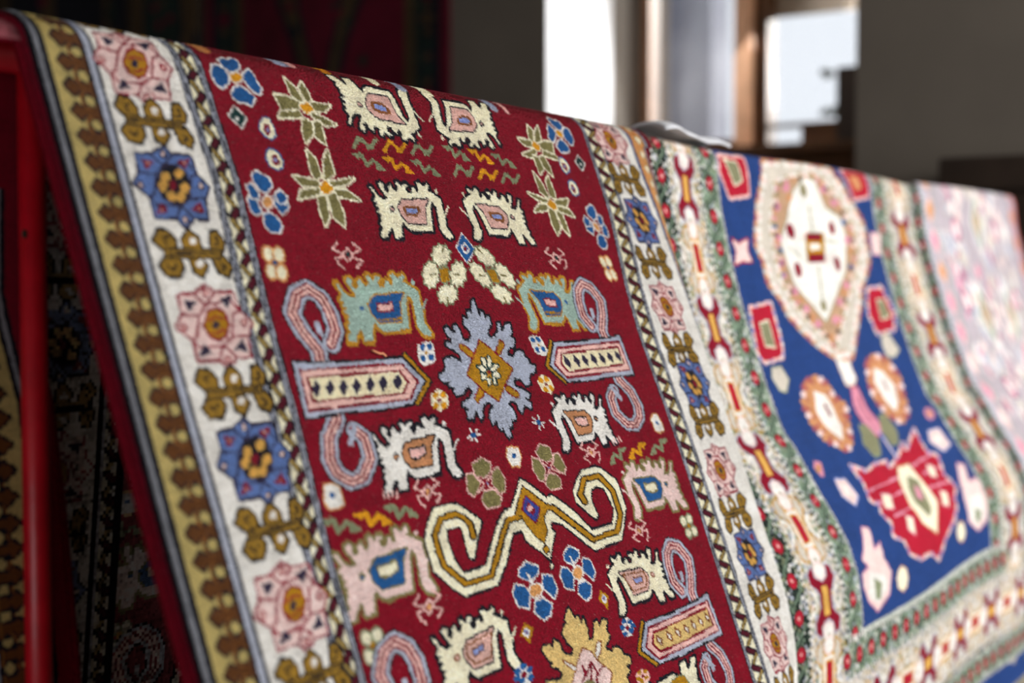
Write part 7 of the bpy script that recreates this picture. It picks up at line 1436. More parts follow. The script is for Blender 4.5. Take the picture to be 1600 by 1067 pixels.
P|P3||2|0|23860,4147;23823,4173;23781,4180;23758,4163;23769,4133;23806,4107;23849,4100;23871,4116
P|V||2|0|23813,4093;23775,4119;23732,4126;23711,4110;23722,4079;23761,4053;23803,4046;23825,4062
P|P||2|0|23676,4047;23637,4073;23595,4080;23574,4064;23586,4034;23626,4007;23668,4000;23689,4016
P|W||2|0|23620,3990;23581,4016;23539,4023;23518,4007;23532,3977;23573,3950;23615,3943;23635,3959
P|P3||2|0|23648,3921;23607,3947;23564,3955;23545,3938;23560,3908;23602,3881;23645,3874;23664,3890
P|V||2|0|23679,3852;23637,3878;23594,3886;23575,3870;23591,3839;23633,3812;23676,3805;23695,3821
P|P||2|0|23710,3782;23668,3809;23625,3817;23606,3801;23622,3770;23664,3743;23708,3735;23727,3752
P|W||2|0|23742,3713;23699,3740;23656,3748;23637,3732;23653,3701;23695,3674;23739,3666;23758,3682
P|P3||2|0|23749,3649;23706,3676;23663,3684;23644,3667;23660,3637;23702,3609;23745,3601;23765,3618
P|V||2|0|23730,3589;23689,3617;23646,3625;23626,3608;23641,3578;23682,3550;23725,3542;23745,3559
P|P||2|0|23709,3530;23669,3558;23626,3566;23606,3550;23620,3519;23660,3491;23702,3484;23723,3500
P|W||2|0|23686,3472;23647,3499;23604,3507;23584,3491;23597,3460;23636,3433;23678,3425;23699,3441
P|P3||2|0|23662,3413;23623,3441;23581,3449;23560,3433;23572,3402;23610,3374;23652,3366;23674,3382
P|V||2|0|23636,3355;23597,3382;23555,3390;23534,3374;23546,3344;23584,3316;23626,3308;23648,3324
P|P||2|0|22307,307;22283,326;22236,333;22192,325;22177,305;22201,286;22248,279;22292,288
P|V||2|0|22493,292;22469,311;22421,318;22377,310;22362,290;22385,271;22433,264;22478,272
P|W||2|0|22682,277;22658,296;22609,303;22564,295;22549,275;22573,256;22621,248;22667,257
P|P||2|0|22873,262;22849,281;22799,289;22754,280;22739,260;22763,241;22812,233;22858,242
P|V||2|0|23066,247;23042,266;22991,274;22945,265;22930,245;22954,225;23004,218;23051,227
P|W||2|0|23162,277;23137,297;23087,304;23040,295;23025,275;23049,256;23100,248;23146,257
P|P||2|0|23159,354;23134,373;23084,380;23037,371;23022,351;23046,332;23097,324;23143,333
P|V||2|0|23156,430;23132,449;23081,457;23035,447;23020,427;23044,408;23094,401;23141,410
P|W||2|0|23155,507;23130,526;23080,533;23034,524;23018,504;23043,484;23093,477;23140,486
P|P||2|0|23155,584;23130,603;23080,610;23034,601;23018,581;23043,561;23093,554;23140,564
P|V||2|0|23156,663;23131,682;23080,688;23034,679;23019,659;23043,640;23094,633;23140,642
P|W||2|0|23153,743;23128,762;23077,769;23032,759;23017,739;23042,720;23092,713;23139,723
P|P||2|0|23144,826;23119,845;23068,851;23022,841;23008,821;23034,802;23084,795;23130,805
P|V||2|0|23128,908;23102,927;23051,933;23006,923;22992,903;23018,884;23069,877;23114,887
P|W||2|0|23096,993;23070,1012;23019,1018;22974,1008;22960,988;22986,969;23037,963;23082,973
P|P||2|0|23051,1082;23025,1101;22975,1107;22930,1097;22916,1076;22942,1058;22992,1052;23037,1062
P|V||2|0|23008,1169;22983,1188;22932,1194;22887,1184;22874,1163;22899,1145;22949,1139;22995,1149
P|W||2|0|22884,1221;22858,1240;22808,1245;22764,1235;22750,1215;22776,1196;22825,1191;22870,1201
P|P||2|0|22677,1238;22652,1256;22603,1262;22559,1252;22546,1232;22571,1213;22620,1208;22664,1218
P|V||2|0|22473,1254;22448,1272;22400,1278;22357,1268;22344,1248;22368,1229;22416,1224;22460,1234
P|W||2|0|22272,1269;22248,1287;22200,1293;22158,1283;22145,1263;22169,1245;22216,1239;22259,1249
P|P||2|0|22129,1245;22105,1263;22057,1268;22015,1258;22002,1239;22026,1221;22073,1215;22116,1225
P|V||2|0|22039,1182;22015,1200;21968,1206;21926,1196;21913,1176;21937,1158;21984,1152;22026,1162
P|W||2|0|22003,1111;21979,1129;21932,1135;21890,1125;21877,1106;21901,1088;21948,1082;21990,1092
P|P||2|0|22019,1033;21995,1051;21948,1057;21906,1047;21893,1027;21917,1009;21964,1003;22006,1013
P|V||2|0|22035,952;22011,970;21964,976;21922,967;21909,947;21933,929;21980,923;22022,932
P|W||2|0|22055,868;22031,886;21984,892;21942,883;21929,863;21952,845;21999,839;22042,848
P|P||2|0|22082,783;22058,801;22011,807;21969,798;21955,779;21979,760;22025,754;22068,763
P|V||2|0|22109,704;22085,723;22039,729;21996,720;21982,701;22005,682;22051,676;22095,685
P|W||2|0|22131,632;22108,651;22061,657;22018,648;22004,629;22027,610;22074,604;22117,613
P|P||2|0|22152,561;22129,580;22082,586;22038,577;22024,558;22047,539;22094,533;22137,542
P|V||2|0|22171,491;22148,509;22101,516;22057,507;22043,488;22066,469;22113,462;22156,471
P|W||2|0|22189,420;22166,439;22119,446;22075,437;22061,418;22084,399;22131,392;22174,401
P|P||2|0|22206,350;22183,369;22136,376;22092,367;22078,348;22101,329;22148,322;22192,331
P|P||2|0|28499,90;28465,113;28395,122;28330,112;28307,89;28340,65;28410,56;28475,66
P|V||2|0|28812,74;28778,98;28707,107;28640,97;28617,73;28650,50;28721,41;28788,51
P|W||2|0|29132,59;29097,83;29025,92;28957,82;28933,58;28967,35;29039,25;29107,36
P|P||2|0|29325,99;29290,123;29217,132;29148,122;29125,98;29159,74;29232,64;29301,75
P|V||2|0|29388,193;29351,217;29277,226;29209,215;29186,191;29222,167;29296,158;29365,169
P|W||2|0|29449,289;29412,313;29337,322;29269,311;29248,286;29285,263;29359,254;29427,264
P|P||2|0|29512,388;29475,412;29400,420;29332,409;29310,385;29347,361;29422,352;29490,363
P|V||2|0|29570,491;29532,515;29457,523;29388,512;29367,488;29404,464;29479,455;29547,467
P|W||2|0|29614,596;29576,619;29501,628;29433,616;29411,591;29448,568;29523,560;29592,571
P|P||2|0|29593,692;29555,716;29480,724;29412,712;29390,688;29428,664;29503,656;29572,668
P|V||2|0|29511,782;29472,805;29397,813;29329,801;29309,776;29347,753;29422,745;29490,757
P|W||2|0|29427,869;29387,892;29312,900;29245,888;29226,863;29265,840;29339,832;29407,844
P|P||2|0|29343,954;29304,977;29229,985;29163,973;29143,948;29182,925;29257,917;29323,929
P|V||2|0|29153,1005;29115,1028;29041,1035;28975,1023;28956,999;28994,976;29068,968;29134,980
P|W||2|0|28859,1022;28821,1044;28748,1052;28683,1040;28665,1015;28702,993;28775,985;28840,997
P|P||2|0|28568,1037;28531,1060;28459,1067;28396,1055;28377,1031;28415,1008;28486,1001;28550,1013
P|V||2|0|28284,1052;28247,1074;28177,1081;28114,1069;28096,1045;28132,1023;28203,1016;28265,1027
P|W||2|0|28128,1015;28091,1037;28022,1044;27960,1033;27942,1009;27978,987;28047,979;28109,991
P|P||2|0|28094,928;28057,950;27988,958;27926,946;27908,922;27944,900;28013,893;28075,904
P|V||2|0|28057,840;28021,862;27951,870;27890,858;27871,835;27906,812;27975,805;28038,816
P|W||2|0|28016,750;27981,772;27912,780;27850,769;27831,745;27866,723;27934,715;27997,726
P|P||2|0|27978,657;27944,680;27875,688;27813,676;27793,653;27827,631;27895,623;27958,634
P|V||2|0|27998,558;27964,580;27895,588;27833,577;27813,554;27847,531;27915,523;27978,534
P|W||2|0|28077,452;28043,475;27974,483;27911,472;27891,449;27925,426;27994,418;28057,429
P|P||2|0|28159,349;28124,372;28055,380;27992,370;27971,346;28006,324;28075,315;28138,325
P|V||2|0|28238,248;28203,271;28133,279;28070,269;28049,246;28083,223;28153,214;28217,224
P|W||2|0|28311,147;28277,171;28208,180;28143,169;28121,146;28155,123;28224,114;28289,124''',
'BS': '''P|L2|N|2.4|0|11,-357;84,-292;308,-291;318,-128;422,-17;332,97;302,287;134,283;9,377;-55,290;-297,292;-291,117;-434,3;-339,-107;-324,-269;-148,-279
S|N||2|1.8:1.26|-148,-279;-48,-187;254,-224;318,-128
S|N||2|1.7:1.24|134,283;24,174;-253,187;-291,117
S|N||2|1.7:1.24|-339,-107;-155,-96;-235,81;-291,117
S|N||2|1.7:1.27|332,97;155,106;239,-99;318,-128
S|N||2|1.7:1.24|84,-292;-48,-187;-155,-96
S|N||2|1.7:1.26|-55,290;24,174;155,106
P|D||2|0|-281,-234;-134,-220;-255,-127
P|P||2|0|-208,-200;-216,-191;-228,-186;-237,-189;-238,-198;-231,-207;-219,-211;-210,-208
P|D||2|0|301,-278;127,-240;191,-158
P|P||2|0|225,-232;218,-222;205,-218;195,-221;193,-229;201,-239;214,-243;224,-240
P|D||2|0|-284,265;-121,234;-182,153
P|P||2|0|-184,222;-191,231;-203,235;-212,232;-214,224;-207,215;-195,211;-185,214
P|D||2|0|289,235;134,217;262,125
P|P||2|0|243,197;235,206;223,210;213,207;211,199;219,189;232,185;242,188
P|P2|N|1.4|0|15,-296;1,-279;-19,-270;-34,-276;-36,-292;-23,-309;-2,-318;13,-312
P|P2|N|1.4|0|-341,5;-353,22;-373,29;-387,24;-389,8;-376,-8;-357,-16;-342,-10
P|P2|N|1.4|0|361,-21;347,-4;326,4;310,-2;308,-18;322,-35;343,-44;359,-38
P|P2|N|1.4|0|56,301;42,318;22,325;6,319;5,303;18,287;38,279;54,285
P|K|N|2|0|-56,-164;69,-196;178,-149;200,-19;103,116;-19,160;-144,114;-175,-12
P|Y2||2|0|1,-84;-29,-46;-75,-29;-111,-41;-115,-76;-85,-114;-39,-131;-3,-119
P|Y2||2|0|170,-126;139,-88;92,-70;55,-82;51,-118;81,-156;129,-174;166,-161
P|Y2||2|0|192,4;161,42;113,59;77,46;73,11;103,-27;150,-44;187,-32
P|Y2||2|0|111,93;81,130;34,147;-2,134;-7,99;23,62;70,45;107,58
P|Y2||2|0|6,91;-24,128;-70,145;-106,132;-110,97;-80,60;-34,43;2,56
P|Y2||2|0|-58,3;-88,40;-134,58;-169,45;-173,10;-144,-27;-98,-44;-62,-32
P|D||2|0|50,-11;24,23;-14,39;-42,27;-44,-5;-19,-39;19,-55;48,-43''',
'RS': '''P|P2|D2|2.4|0|11,-357;84,-292;308,-291;318,-128;422,-17;332,97;302,287;134,283;9,377;-55,290;-297,292;-291,117;-434,3;-339,-107;-324,-269;-148,-279
S|D2||2|1.8:1.26|-148,-279;-48,-187;254,-224;318,-128
S|D2||2|1.7:1.24|134,283;24,174;-253,187;-291,117
S|D2||2|1.7:1.24|-339,-107;-155,-96;-235,81;-291,117
S|D2||2|1.7:1.27|332,97;155,106;239,-99;318,-128
S|D2||2|1.7:1.24|84,-292;-48,-187;-155,-96
S|D2||2|1.7:1.26|-55,290;24,174;155,106
P|N||2|0|-281,-234;-134,-220;-255,-127
P|N||2|0|301,-278;127,-240;191,-158
P|N||2|0|-284,265;-121,234;-182,153
P|N||2|0|289,235;134,217;262,125
P|P|D2|1.4|0|15,-296;1,-279;-19,-270;-34,-276;-36,-292;-23,-309;-2,-318;13,-312
P|P|D2|1.4|0|-341,5;-353,22;-373,29;-387,24;-389,8;-376,-8;-357,-16;-342,-10
P|P|D2|1.4|0|361,-21;347,-4;326,4;310,-2;308,-18;322,-35;343,-44;359,-38
P|P|D2|1.4|0|56,301;42,318;22,325;6,319;5,303;18,287;38,279;54,285
P|G|D2|2.4|0|-34,-120;51,-145;133,-115;144,-16;83,79;-6,114;-95,81;-118,-8
S|D2||2|0.8:1.25|-68,-49;28,-78;118,-61
S|D2||2|0.8:1.25|-96,59;-25,70;84,33
P|N||2|0|46,-10;23,19;-12,33;-38,23;-40,-5;-17,-35;17,-48;43,-38''',
'TD': '''P|G3|K|2.6|0|-411,-113;-322,-211;-216,-199;-160,-119;-178,-15;-312,-30
P|G3|K|2.6|0|-330,49;-182,22;-145,118;-217,214;-357,204;-402,122
P|G3|K|2.6|0|293,-199;370,-216;423,-117;381,-32;243,-37
P|G3|K|2.6|0|228,31;374,30;432,129;367,209;264,175
P|G3|K|2.4|0|-69,-136;38,-222;125,-141;130,-50;3,-18;-77,-61
P|G3|K|2.4|0|-44,57;83,26;144,116;53,213;-29,176
P|G3|K|1.4|0|-314,-25;353,-36;329,27;-317,36
S|K||2|0.9:1.31|-287,4;311,-5
P|W||2|0|95,-118;71,-89;34,-77;5,-88;1,-115;25,-144;62,-156;91,-145
P|W||2|0|105,93;81,121;44,133;16,122;12,94;36,66;73,55;102,66
S|K||2|0.9:1.25|-222,-155;-293,-138;-267,-80
S|K||2|0.9:1.31|349,-162;360,-108;300,-84
S|K||2|0.9:1.26|-325,112;-276,155;-218,96
S|K||2|0.9:1.32|305,92;364,122;309,160'''}
OPS1, OPS2, STAR_B, STAR_R, TEND = (parse(DATA[k]) for k in ('R1', 'R2', 'BS', 'RS', 'TD'))

# ------------------------------------------------------------------ the hang of a rug over the rail: s (m along the warp) -> (y, z), z from eye height
RAIL_Y, RAIL_Z = 1.01226, .18586
def densify(p, n=900, k=17, s_ridge=-.25, arc=None):
    p = np.array(p, float); t = np.r_[0, np.cumsum(np.linalg.norm(np.diff(p, axis=0), axis=1))]
    tt = np.linspace(0, t[-1], n); y = np.interp(tt, t, p[:, 0]); z = np.interp(tt, t, p[:, 1]); h = k // 2
    kk = np.ones(k) / k; y = np.convolve(np.pad(y, h, 'edge'), kk, 'valid'); z = np.convolve(np.pad(z, h, 'edge'), kk, 'valid')
    s = np.r_[0, np.cumsum(np.hypot(np.diff(y), np.diff(z)))]
    return s - s[np.argmax(z)] + s_ridge, y, z
def profile1():
    K = math.hypot(1, .37794674); S = np.arange(-1.15, 1.0, .002); r = .04; s0 = -.2138077; th0 = .3613516
    Y = np.empty_like(S); Zz = np.empty_like(S)
    for n, s in enumerate(S):
        th = th0 + (s0 - s) / r
        if s >= s0: Zz[n] = -s / K; Y[n] = .89925516 + .37794674 * Zz[n]
        elif th < math.pi - .10: Y[n] = RAIL_Y - r * math.cos(th); Zz[n] = RAIL_Z + r * math.sin(th)
        else: Y[n] = np.nan
    k = np.where(~np.isnan(Y))[0][0]; sy, sz, ss = Y[k], Zz[k], S[k]
    for n in range(k):
        dd = ss - S[n]; Zz[n] = sz - dd * .994; Y[n] = sy + .105 * dd * .994
    return S, Y, Zz
PTS2 = [(1.056, -.70), (1.056, .16), (1.054, .19), (1.044, .212), (1.028, .225), (1.012, .222), (1.003, .20), (1.0, .165), (.996, .128), (.978, .05), (.9565, -.027), (.937, -.087), (.908, -.168), (.878, -.243), (.856, -.27), (.817, -.335), (.79, -.375), (.766, -.417), (.749, -.466), (.742, -.525), (.740, -.6), (.74, -.95)]
P1 = profile1(); P2 = densify(PTS2, 1500, 13)

def rug_mesh(name, pat, prof, m, offset=0.0, warp=None, parent=None, origin=(0, 0, 0), every=1, tuft=None, vary=.07, jitter=.25):
    """one quad per knot; optional tufts of wool standing on it"""
    S, Y, Zz = prof; d = pat.d * every
    C = pat.finish(vary)
    nu = pat.nu // every; ns = pat.ns // every
    C = C[:ns * every:every, :nu * every:every]
    ue = pat.u0 + np.arange(nu + 1) * d; se = pat.s0 + np.arange(ns + 1) * d
    def surf(U, Sx, off):
        y = np.interp(Sx, S, Y); z = np.interp(Sx, S, Zz); e = .004
        dy = np.interp(Sx + e, S, Y) - np.interp(Sx - e, S, Y); dz = np.interp(Sx + e, S, Zz) - np.interp(Sx - e, S, Zz)
        L = np.hypot(dy, dz) + 1e-12; ty, tz = dy / L, dz / L            # tangent, pointing along +s
        ny, nz = tz, -ty                                               # outward (pile) normal
        X = U.copy(); 
        if warp is not None: X, y, z = warp(U, Sx, X, y, z, ny, nz)
        return np.stack((X, y + ny * off, z + nz * off + EYE), -1), np.stack((np.zeros_like(y), ny, nz), -1), np.stack((np.zeros_like(y), ty, tz), -1)
    U, SS = np.meshgrid(ue, se)
    Uj = U + RNG.uniform(-1, 1, U.shape) * d * jitter; Sj = SS + RNG.uniform(-1, 1, U.shape) * d * jitter
    Uj[:, 0] = ue[0]; Uj[:, -1] = ue[-1]; Sj[0] = se[0]; Sj[-1] = se[-1]
    V, _, _ = surf(Uj, Sj, offset); V = V.reshape(-1, 3)
    idx = np.arange((ns + 1) * (nu + 1)).reshape(ns + 1, nu + 1)
    F = np.stack((idx[:-1, :-1], idx[:-1, 1:], idx[1:, 1:], idx[1:, :-1]), -1).reshape(-1, 4)[:, ::-1]
    FC = C.reshape(-1, 3)
    loops = F.reshape(-1); starts = np.arange(len(F)) * 4; lc = np.repeat(FC, 4, 0)
    if tuft:
        sa, sb, per, h = tuft
        js = np.where((pat.s > sa) & (pat.s < sb))[0]; uu = np.tile(pat.u, (len(js), 1)); sv = np.tile(pat.s[js][:, None], (1, pat.nu)); cc = pat.finish(vary)[js]
        VT = []; CT = []
        for k in range(per):
            a = uu + RNG.uniform(-.5, .5, uu.shape) * pat.d; b = sv + RNG.uniform(-.5, .5, uu.shape) * pat.d
            base, n, t = surf(a, b, offset - .0004)
            lean = RNG.uniform(-.0007, .0007, uu.shape)[..., None]; hh = (h * RNG.uniform(.55, 1.15, uu.shape))[..., None]
            tip = base + n * hh + t * RNG.uniform(.0010, .0026, uu.shape)[..., None]; tip[..., 0] += lean[..., 0]
            w = pat.d * .40; ang = RNG.uniform(-.35, .35, uu.shape)[..., None]
            side = np.concatenate((np.cos(ang), np.sin(ang) * t[..., 1:2], np.sin(ang) * t[..., 2:3]), -1) * w
            v = np.stack((base - side, base + side, tip + side * .45, tip - side * .45), 2).reshape(-1, 3)
            VT.append(v); CT.append(np.clip(cc * (RNG.uniform(.80, 1.17, uu.shape) + (RNG.random(uu.shape) < .006) * .8)[..., None] + (RNG.random(uu.shape) < .004)[..., None] * .12, 0, 1).reshape(-1, 3))
        VT = np.concatenate(VT); CT = np.concatenate(CT); nq = len(CT)
        FT = (np.arange(nq)[:, None] * 4 + np.arange(4)) + len(V)
        loops = np.r_[loops, FT.reshape(-1)]; starts = np.arange(len(F) + nq) * 4; V = np.concatenate((V, VT)); lc = np.concatenate((lc, np.repeat(CT, 4, 0)))
    me = bpy.data.meshes.new(name)
    V = V - np.array(origin)
    me.vertices.add(len(V)); me.vertices.foreach_set('co', V.astype('f').ravel())
    me.loops.add(len(loops)); me.loops.foreach_set('vertex_index', loops.astype('i'))
    me.polygons.add(len(starts)); me.polygons.foreach_set('loop_start', starts.astype('i'))
    me.update(calc_edges=True)
    ca = me.color_attributes.new('knot_colour', 'FLOAT_COLOR', 'CORNER')
    ca.data.foreach_set('color', np.concatenate((lc, np.ones((len(lc), 1))), 1).astype('f').ravel())
    me.materials.append(m)
    o = bpy.data.objects.new(name, me); link(o, parent)
    if parent is None: o.location = origin
    return o, surf
def edge_cord(name, surf, u, ss, r, m, parent, off=-.004, seg=8):
    bm = bmesh.new(); p, _, _ = surf(np.full(len(ss), u), np.array(ss), off); tube(bm, [tuple(q) for q in p], r, seg)
    o = bm_obj(name, bm, m, None, smooth=True); o.parent = parent; o.data.transform(Matrix.Translation(-parent.location)); return o
def fringe(name, surf, us, s, m, parent, length=.05):
    bm = bmesh.new()
    for u in us:
        p, n, t = surf(np.array([u]), np.array([s]), -.003); p = Vector(p[0]); a = random.uniform(-.006, .006)
        tube(bm, [p, p + Vector((a * .5, 0, -length * .5)), p + Vector((a, random.uniform(-.004, .004), -length * random.uniform(.85, 1.05)))], [.0016, .0014, .0007], 5)
    o = bm_obj(name, bm, m, None); o.parent = parent; o.data.transform(Matrix.Translation(-parent.location)); return o

# ------------------------------------------------------------------ red rug with animals (in focus)
Bs = lambda s: np.interp(s, [-.25, -.2, -.1, 0, .05, .12, .25, .37, .6], [.975, .978, .982, .974, .970, .969, .961, .959, .957])
Cs = lambda s: np.interp(s, [-.25, -.15, -.1, .01, .08, .2, .46], [1.692, 1.693, 1.691, 1.668, 1.661, 1.664, 1.661])
Ds = lambda s: np.interp(s, [-.25, -.165, -.1, 0, .2, .6], [1.826, 1.83, 1.838, 1.843, 1.851, 1.853])
LST = [(0.8893, -0.2054), (0.8929, -0.1501), (0.8943, -0.089), (0.8946, -0.0257), (0.8985, 0.0415), (0.8979, 0.1013), (0.8998, 0.1639), (0.8974, 0.2244), (0.8945, 0.2909)]
RST = [(1.7704, -0.2101), (1.7802, -0.1523), (1.7827, -0.0893), (1.7773, -0.0267), (1.7707, 0.0397), (1.7693, 0.1007), (1.7763, 0.1523), (1.7795, 0.2034), (1.7704, 0.2758), (1.7728, 0.335), (1.7753, 0.3937), (1.7758, 0.4517), (1.7663, 0.5157)]
def extend(lst, smin=-1.15, smax=1.0, step=.061):
    lst = list(lst); k0 = 0
    while lst[0][1] > smin: lst.insert(0, (lst[0][0], lst[0][1] - step)); k0 -= 1
    while lst[-1][1] < smax: lst.append((lst[-1][0], lst[-1][1] + step))
    return lst, k0
def outer_left(p, e, sg=1):
    """selvedge-side guard border, e = rug edge, sg = +1 pattern grows to +u"""
    def st(a, b, c):
        a, b = e + sg * a, e + sg * b; p.strip(min(a, b), max(a, b), c)
    st(0, .022, 'D'); st(.022, .027, 'K'); st(.027, .0322, 'XG'); st(.0322, .038, 'K'); st(.038, .060, 'YB'); st(.060, .078, 'BO'); st(.078, .0812, 'K'); st(.0812, .0872, 'X'); st(.0872, .0905, 'K')  # outer grey stripe: darker dye than its twin, with the shade put in
    s = -1.136
    while s < 1.0:
        c = e + sg * .057
        p.shape('P', 'BR', 'K', .0022, 0, [(c - .010, s), (c - .002, s - .0078), (c + .010, s), (c - .002, s + .0078)])
        p.shape('P', 'BR', '', 0, 0, [(c, s - .003), (c + sg * .02, s - .005), (c + sg * .02, s + .005), (c, s + .003)])
        h = c + sg * .0135; z = s + .01145
        p.shape('P', 'YB', 'K', .0022, 0, [(h + .0058 * math.cos(k), z + .0052 * math.sin(k)) for k in (0, 1.05, 2.1, 3.14, 4.19, 5.24)])
        s += .0229
def inner_guard(p, f0, w, sg=1):
    """narrow guard between white band and field; f0(s) = field edge, grows by -sg"""
    q = lambda o: (lambda s: f0(s) - sg * o)
    def st(a, b, c):
        A, B = (q(b), q(a)) if sg > 0 else (q(a), q(b)); p.strip(A, B, c)
    E5 = (0, .0022, .0042, .0064, .0084, .0104)
    for k, c in enumerate('KXKXK'): st(E5[k], E5[k + 1] + .0001, c)
    g0, g1 = .0104, w - .0104
    st(g0, g1, 'C')
    for k, c in enumerate('KXKXK'): st(g1 + E5[k], g1 + E5[k + 1] + .0001, c)
    s = -1.136; n = 0; m = (g1 - g0) * .5
    while s < 1.0:
        f = float(f0(s)); a = f - sg * (g0 + .004); b = f - sg * (g1 - .004)
        p.shape('S', 'TN', 'K', .0014, .0040, [(b, s), (a, s + .0115)])
        p.shape('S', 'MR', 'K', .0012, .0062, [(a, s + .0135), (b, s + .0215)])
        s += .0229
def red_rug_pattern(u0, u1, s0, s1, d):
    p = Pattern(u0, u1, s0, s1, d, 'R')
    p.ops(OPS1, flip=.885, lim=(.475, .90)); p.ops(OPS1, flip=-.53, lim=(-1.1, -.292))
    p.ops(OPS1)
    outer_left(p, .755, 1)
    iw = .037
    p.strip(.846, lambda s: Bs(s) - iw, 'W'); inner_guard(p, Bs, iw, 1)
    rw = .049
    p.strip(lambda s: Cs(s) + rw, Ds, 'W'); inner_guard(p, Cs, rw, -1)
    q = lambda o: (lambda s: Ds(s) + o)
    p.strip(Ds, 9, 'D')
    for a, b, c in ((0, .002, 'K'), (.002, .006, 'L2'), (.006, .008, 'K'), (.008, .044, 'T'), (.044, .047, 'K'), (.047, .052, 'X'), (.052, .055, 'K')): p.strip(q(a), q(b), c)
    s = -1.136
    while s < 1.0:
        c = float(Ds(s)) + .030
        p.shape('P', 'C', 'G3', .0015, 0, [(c - .009, s), (c, s - .0075), (c + .009, s), (c, s + .0075)]); s += .0229
    for lst, mir in ((LST, False), (RST, True)):
        L, k0 = extend(lst)
        for n, (u, s) in enumerate(L):
            k = n + k0
            if k % 2: p.ops(TEND, u, s, mir=mir, sc=1.0 if not mir else 1.08)
            else: p.ops(STAR_R if k % 4 == 0 else STAR_B, u, s, mir=mir, sc=1.04 if not mir else 1.06)
    p.strip(u0, u1, 'D', .915, 9); p.strip(u0, u1, 'C', .925, .93); p.strip(u0, u1, 'D', -9, -1.07)
    return p
def warp1(U, S, X, y, z, ny, nz):
    # both long edges of the rug roll back; the right one more and more towards the hem
    e = np.clip(.784 - U, 0, None); y = y + e * .95; X = X + e * .7
    low = np.clip((S + .22) / .45, 0, 1); w = np.clip((U - 1.842) / .065, 0, 1) * (S > -.21)
    ang = (.15 + 1.0 * low) * w ** .5
    dx = np.clip(U - 1.842, 0, None)
    X = X - dx * (1 - np.cos(ang)); y = y + dx * np.sin(ang)
    b = np.clip((S - .44) / .2, 0, 1) * np.clip((U - 1.70) / .15, 0, 1); y = y + .05 * b * b; X = X - .01 * b
    f = np.clip((S + .1) / .3, 0, 1) * (S > -.2)                        # soft waves of the hanging cloth
    y = y + .0015 * f * np.sin(U * 17 + S * 5) + .001 * f * np.sin(U * 31 - S * 11)
    return X, y, z
RUG1 = red_rug_pattern(.768, 1.899, -1.10, .96, .0017)
org = (1.33, RAIL_Y, EYE + RAIL_Z + .04)
rug, surf1 = rug_mesh('rug', RUG1, P1, M_PILE, 0.0, warp1, None, org, tuft=(-.315, .66, 3, .0016), vary=.10)
tag(rug, 'crimson wool rug with woven animals, hooks and white star borders, sharpest in the picture', 'rug', 'patterned rugs draped over the rail')
back, _ = rug_mesh('backing', RUG1, P1, M_BACK, -.0045, warp1, rug, org, every=2, vary=.25, jitter=.1); tag(back, 'flat woven reverse of the crimson rug')
ss = np.linspace(-1.09, .95, 260)
edge_cord('selvedge', surf1, .7705, ss, .0045, M_SELV, rug); edge_cord('selvedge', surf1, 1.897, ss, .0045, M_SELV, rug)
fringe('fringe', surf1, np.arange(.775, 1.895, .007), .958, M_FRINGE, rug)
fringe('fringe', surf1, np.arange(.775, 1.895, .007), -1.098, M_FRINGE, rug)

# ------------------------------------------------------------------ blue rug with long medallion
def zigdots(p, a, b, s0, s1, ground, seed, vertical=True, dots=.055, ph=0.0):
    rr = random.Random(seed)
    if vertical: p.strip(a, b, ground, s0, s1)
    else: p.strip(p._f0, p._f1, ground, a, b)
    L = (s1 - s0) if vertical else (p._f1 - p._f0); n = int(L / .0050); mid = (a + b) / 2; h = (b - a) / 2
    o = s0 if vertical else p._f0
    def P(x, y): return (x, o + y) if vertical else (o + y, x)
    if vertical: p.mottle(a, b, s0, s1, ('X', 'W', 'H', 'DG', 'SG'), .45)
    else: p.mottle(p._f0, p._f1, a, b, ('X', 'H', 'DG', 'F3'), .45)
    for k in range(n):
        for sd in (-1, 1):
            y = (k + rr.random()) * .0050; x = mid + sd * h * rr.uniform(.35, .95); c = rr.choice(('W', 'SG', 'SG', 'H', 'L', 'W', 'DG'))
            r = rr.uniform(.002, .0042); p.shape('P', c, '', 0, 0, [P(x - r, y), P(x, y - r), P(x + r, y), P(x, y + r)])
    y = ph; k = 0
    while y < L:
        p.shape('S', 'SG', 'DG', .001, .004, [P(mid, y), P(mid + h * .6, y + dots * .25), P(mid, y + dots * .5), P(mid - h * .6, y + dots * .75), P(mid, y + dots)])
        p.shape('P', 'R2', 'DG', .0015, 0, [P(mid + .013 * math.cos(t * .785), y + .012 * math.sin(t * .785)) for t in range(8)])
        p.shape('P', 'P', '', 0, 0, [P(mid - .004, y), P(mid, y - .004), P(mid + .004, y), P(mid, y + .004)])
        y += dots; k += 1
    for e in (a, b):
        y = 0
        while y < L: p.shape('P', 'W' if int(y / .006) % 2 else 'DG', '', 0, 0, [P(e - .003, y), P(e + .003, y), P(e + .003, y + .006), P(e - .003, y + .006)]); y += .006
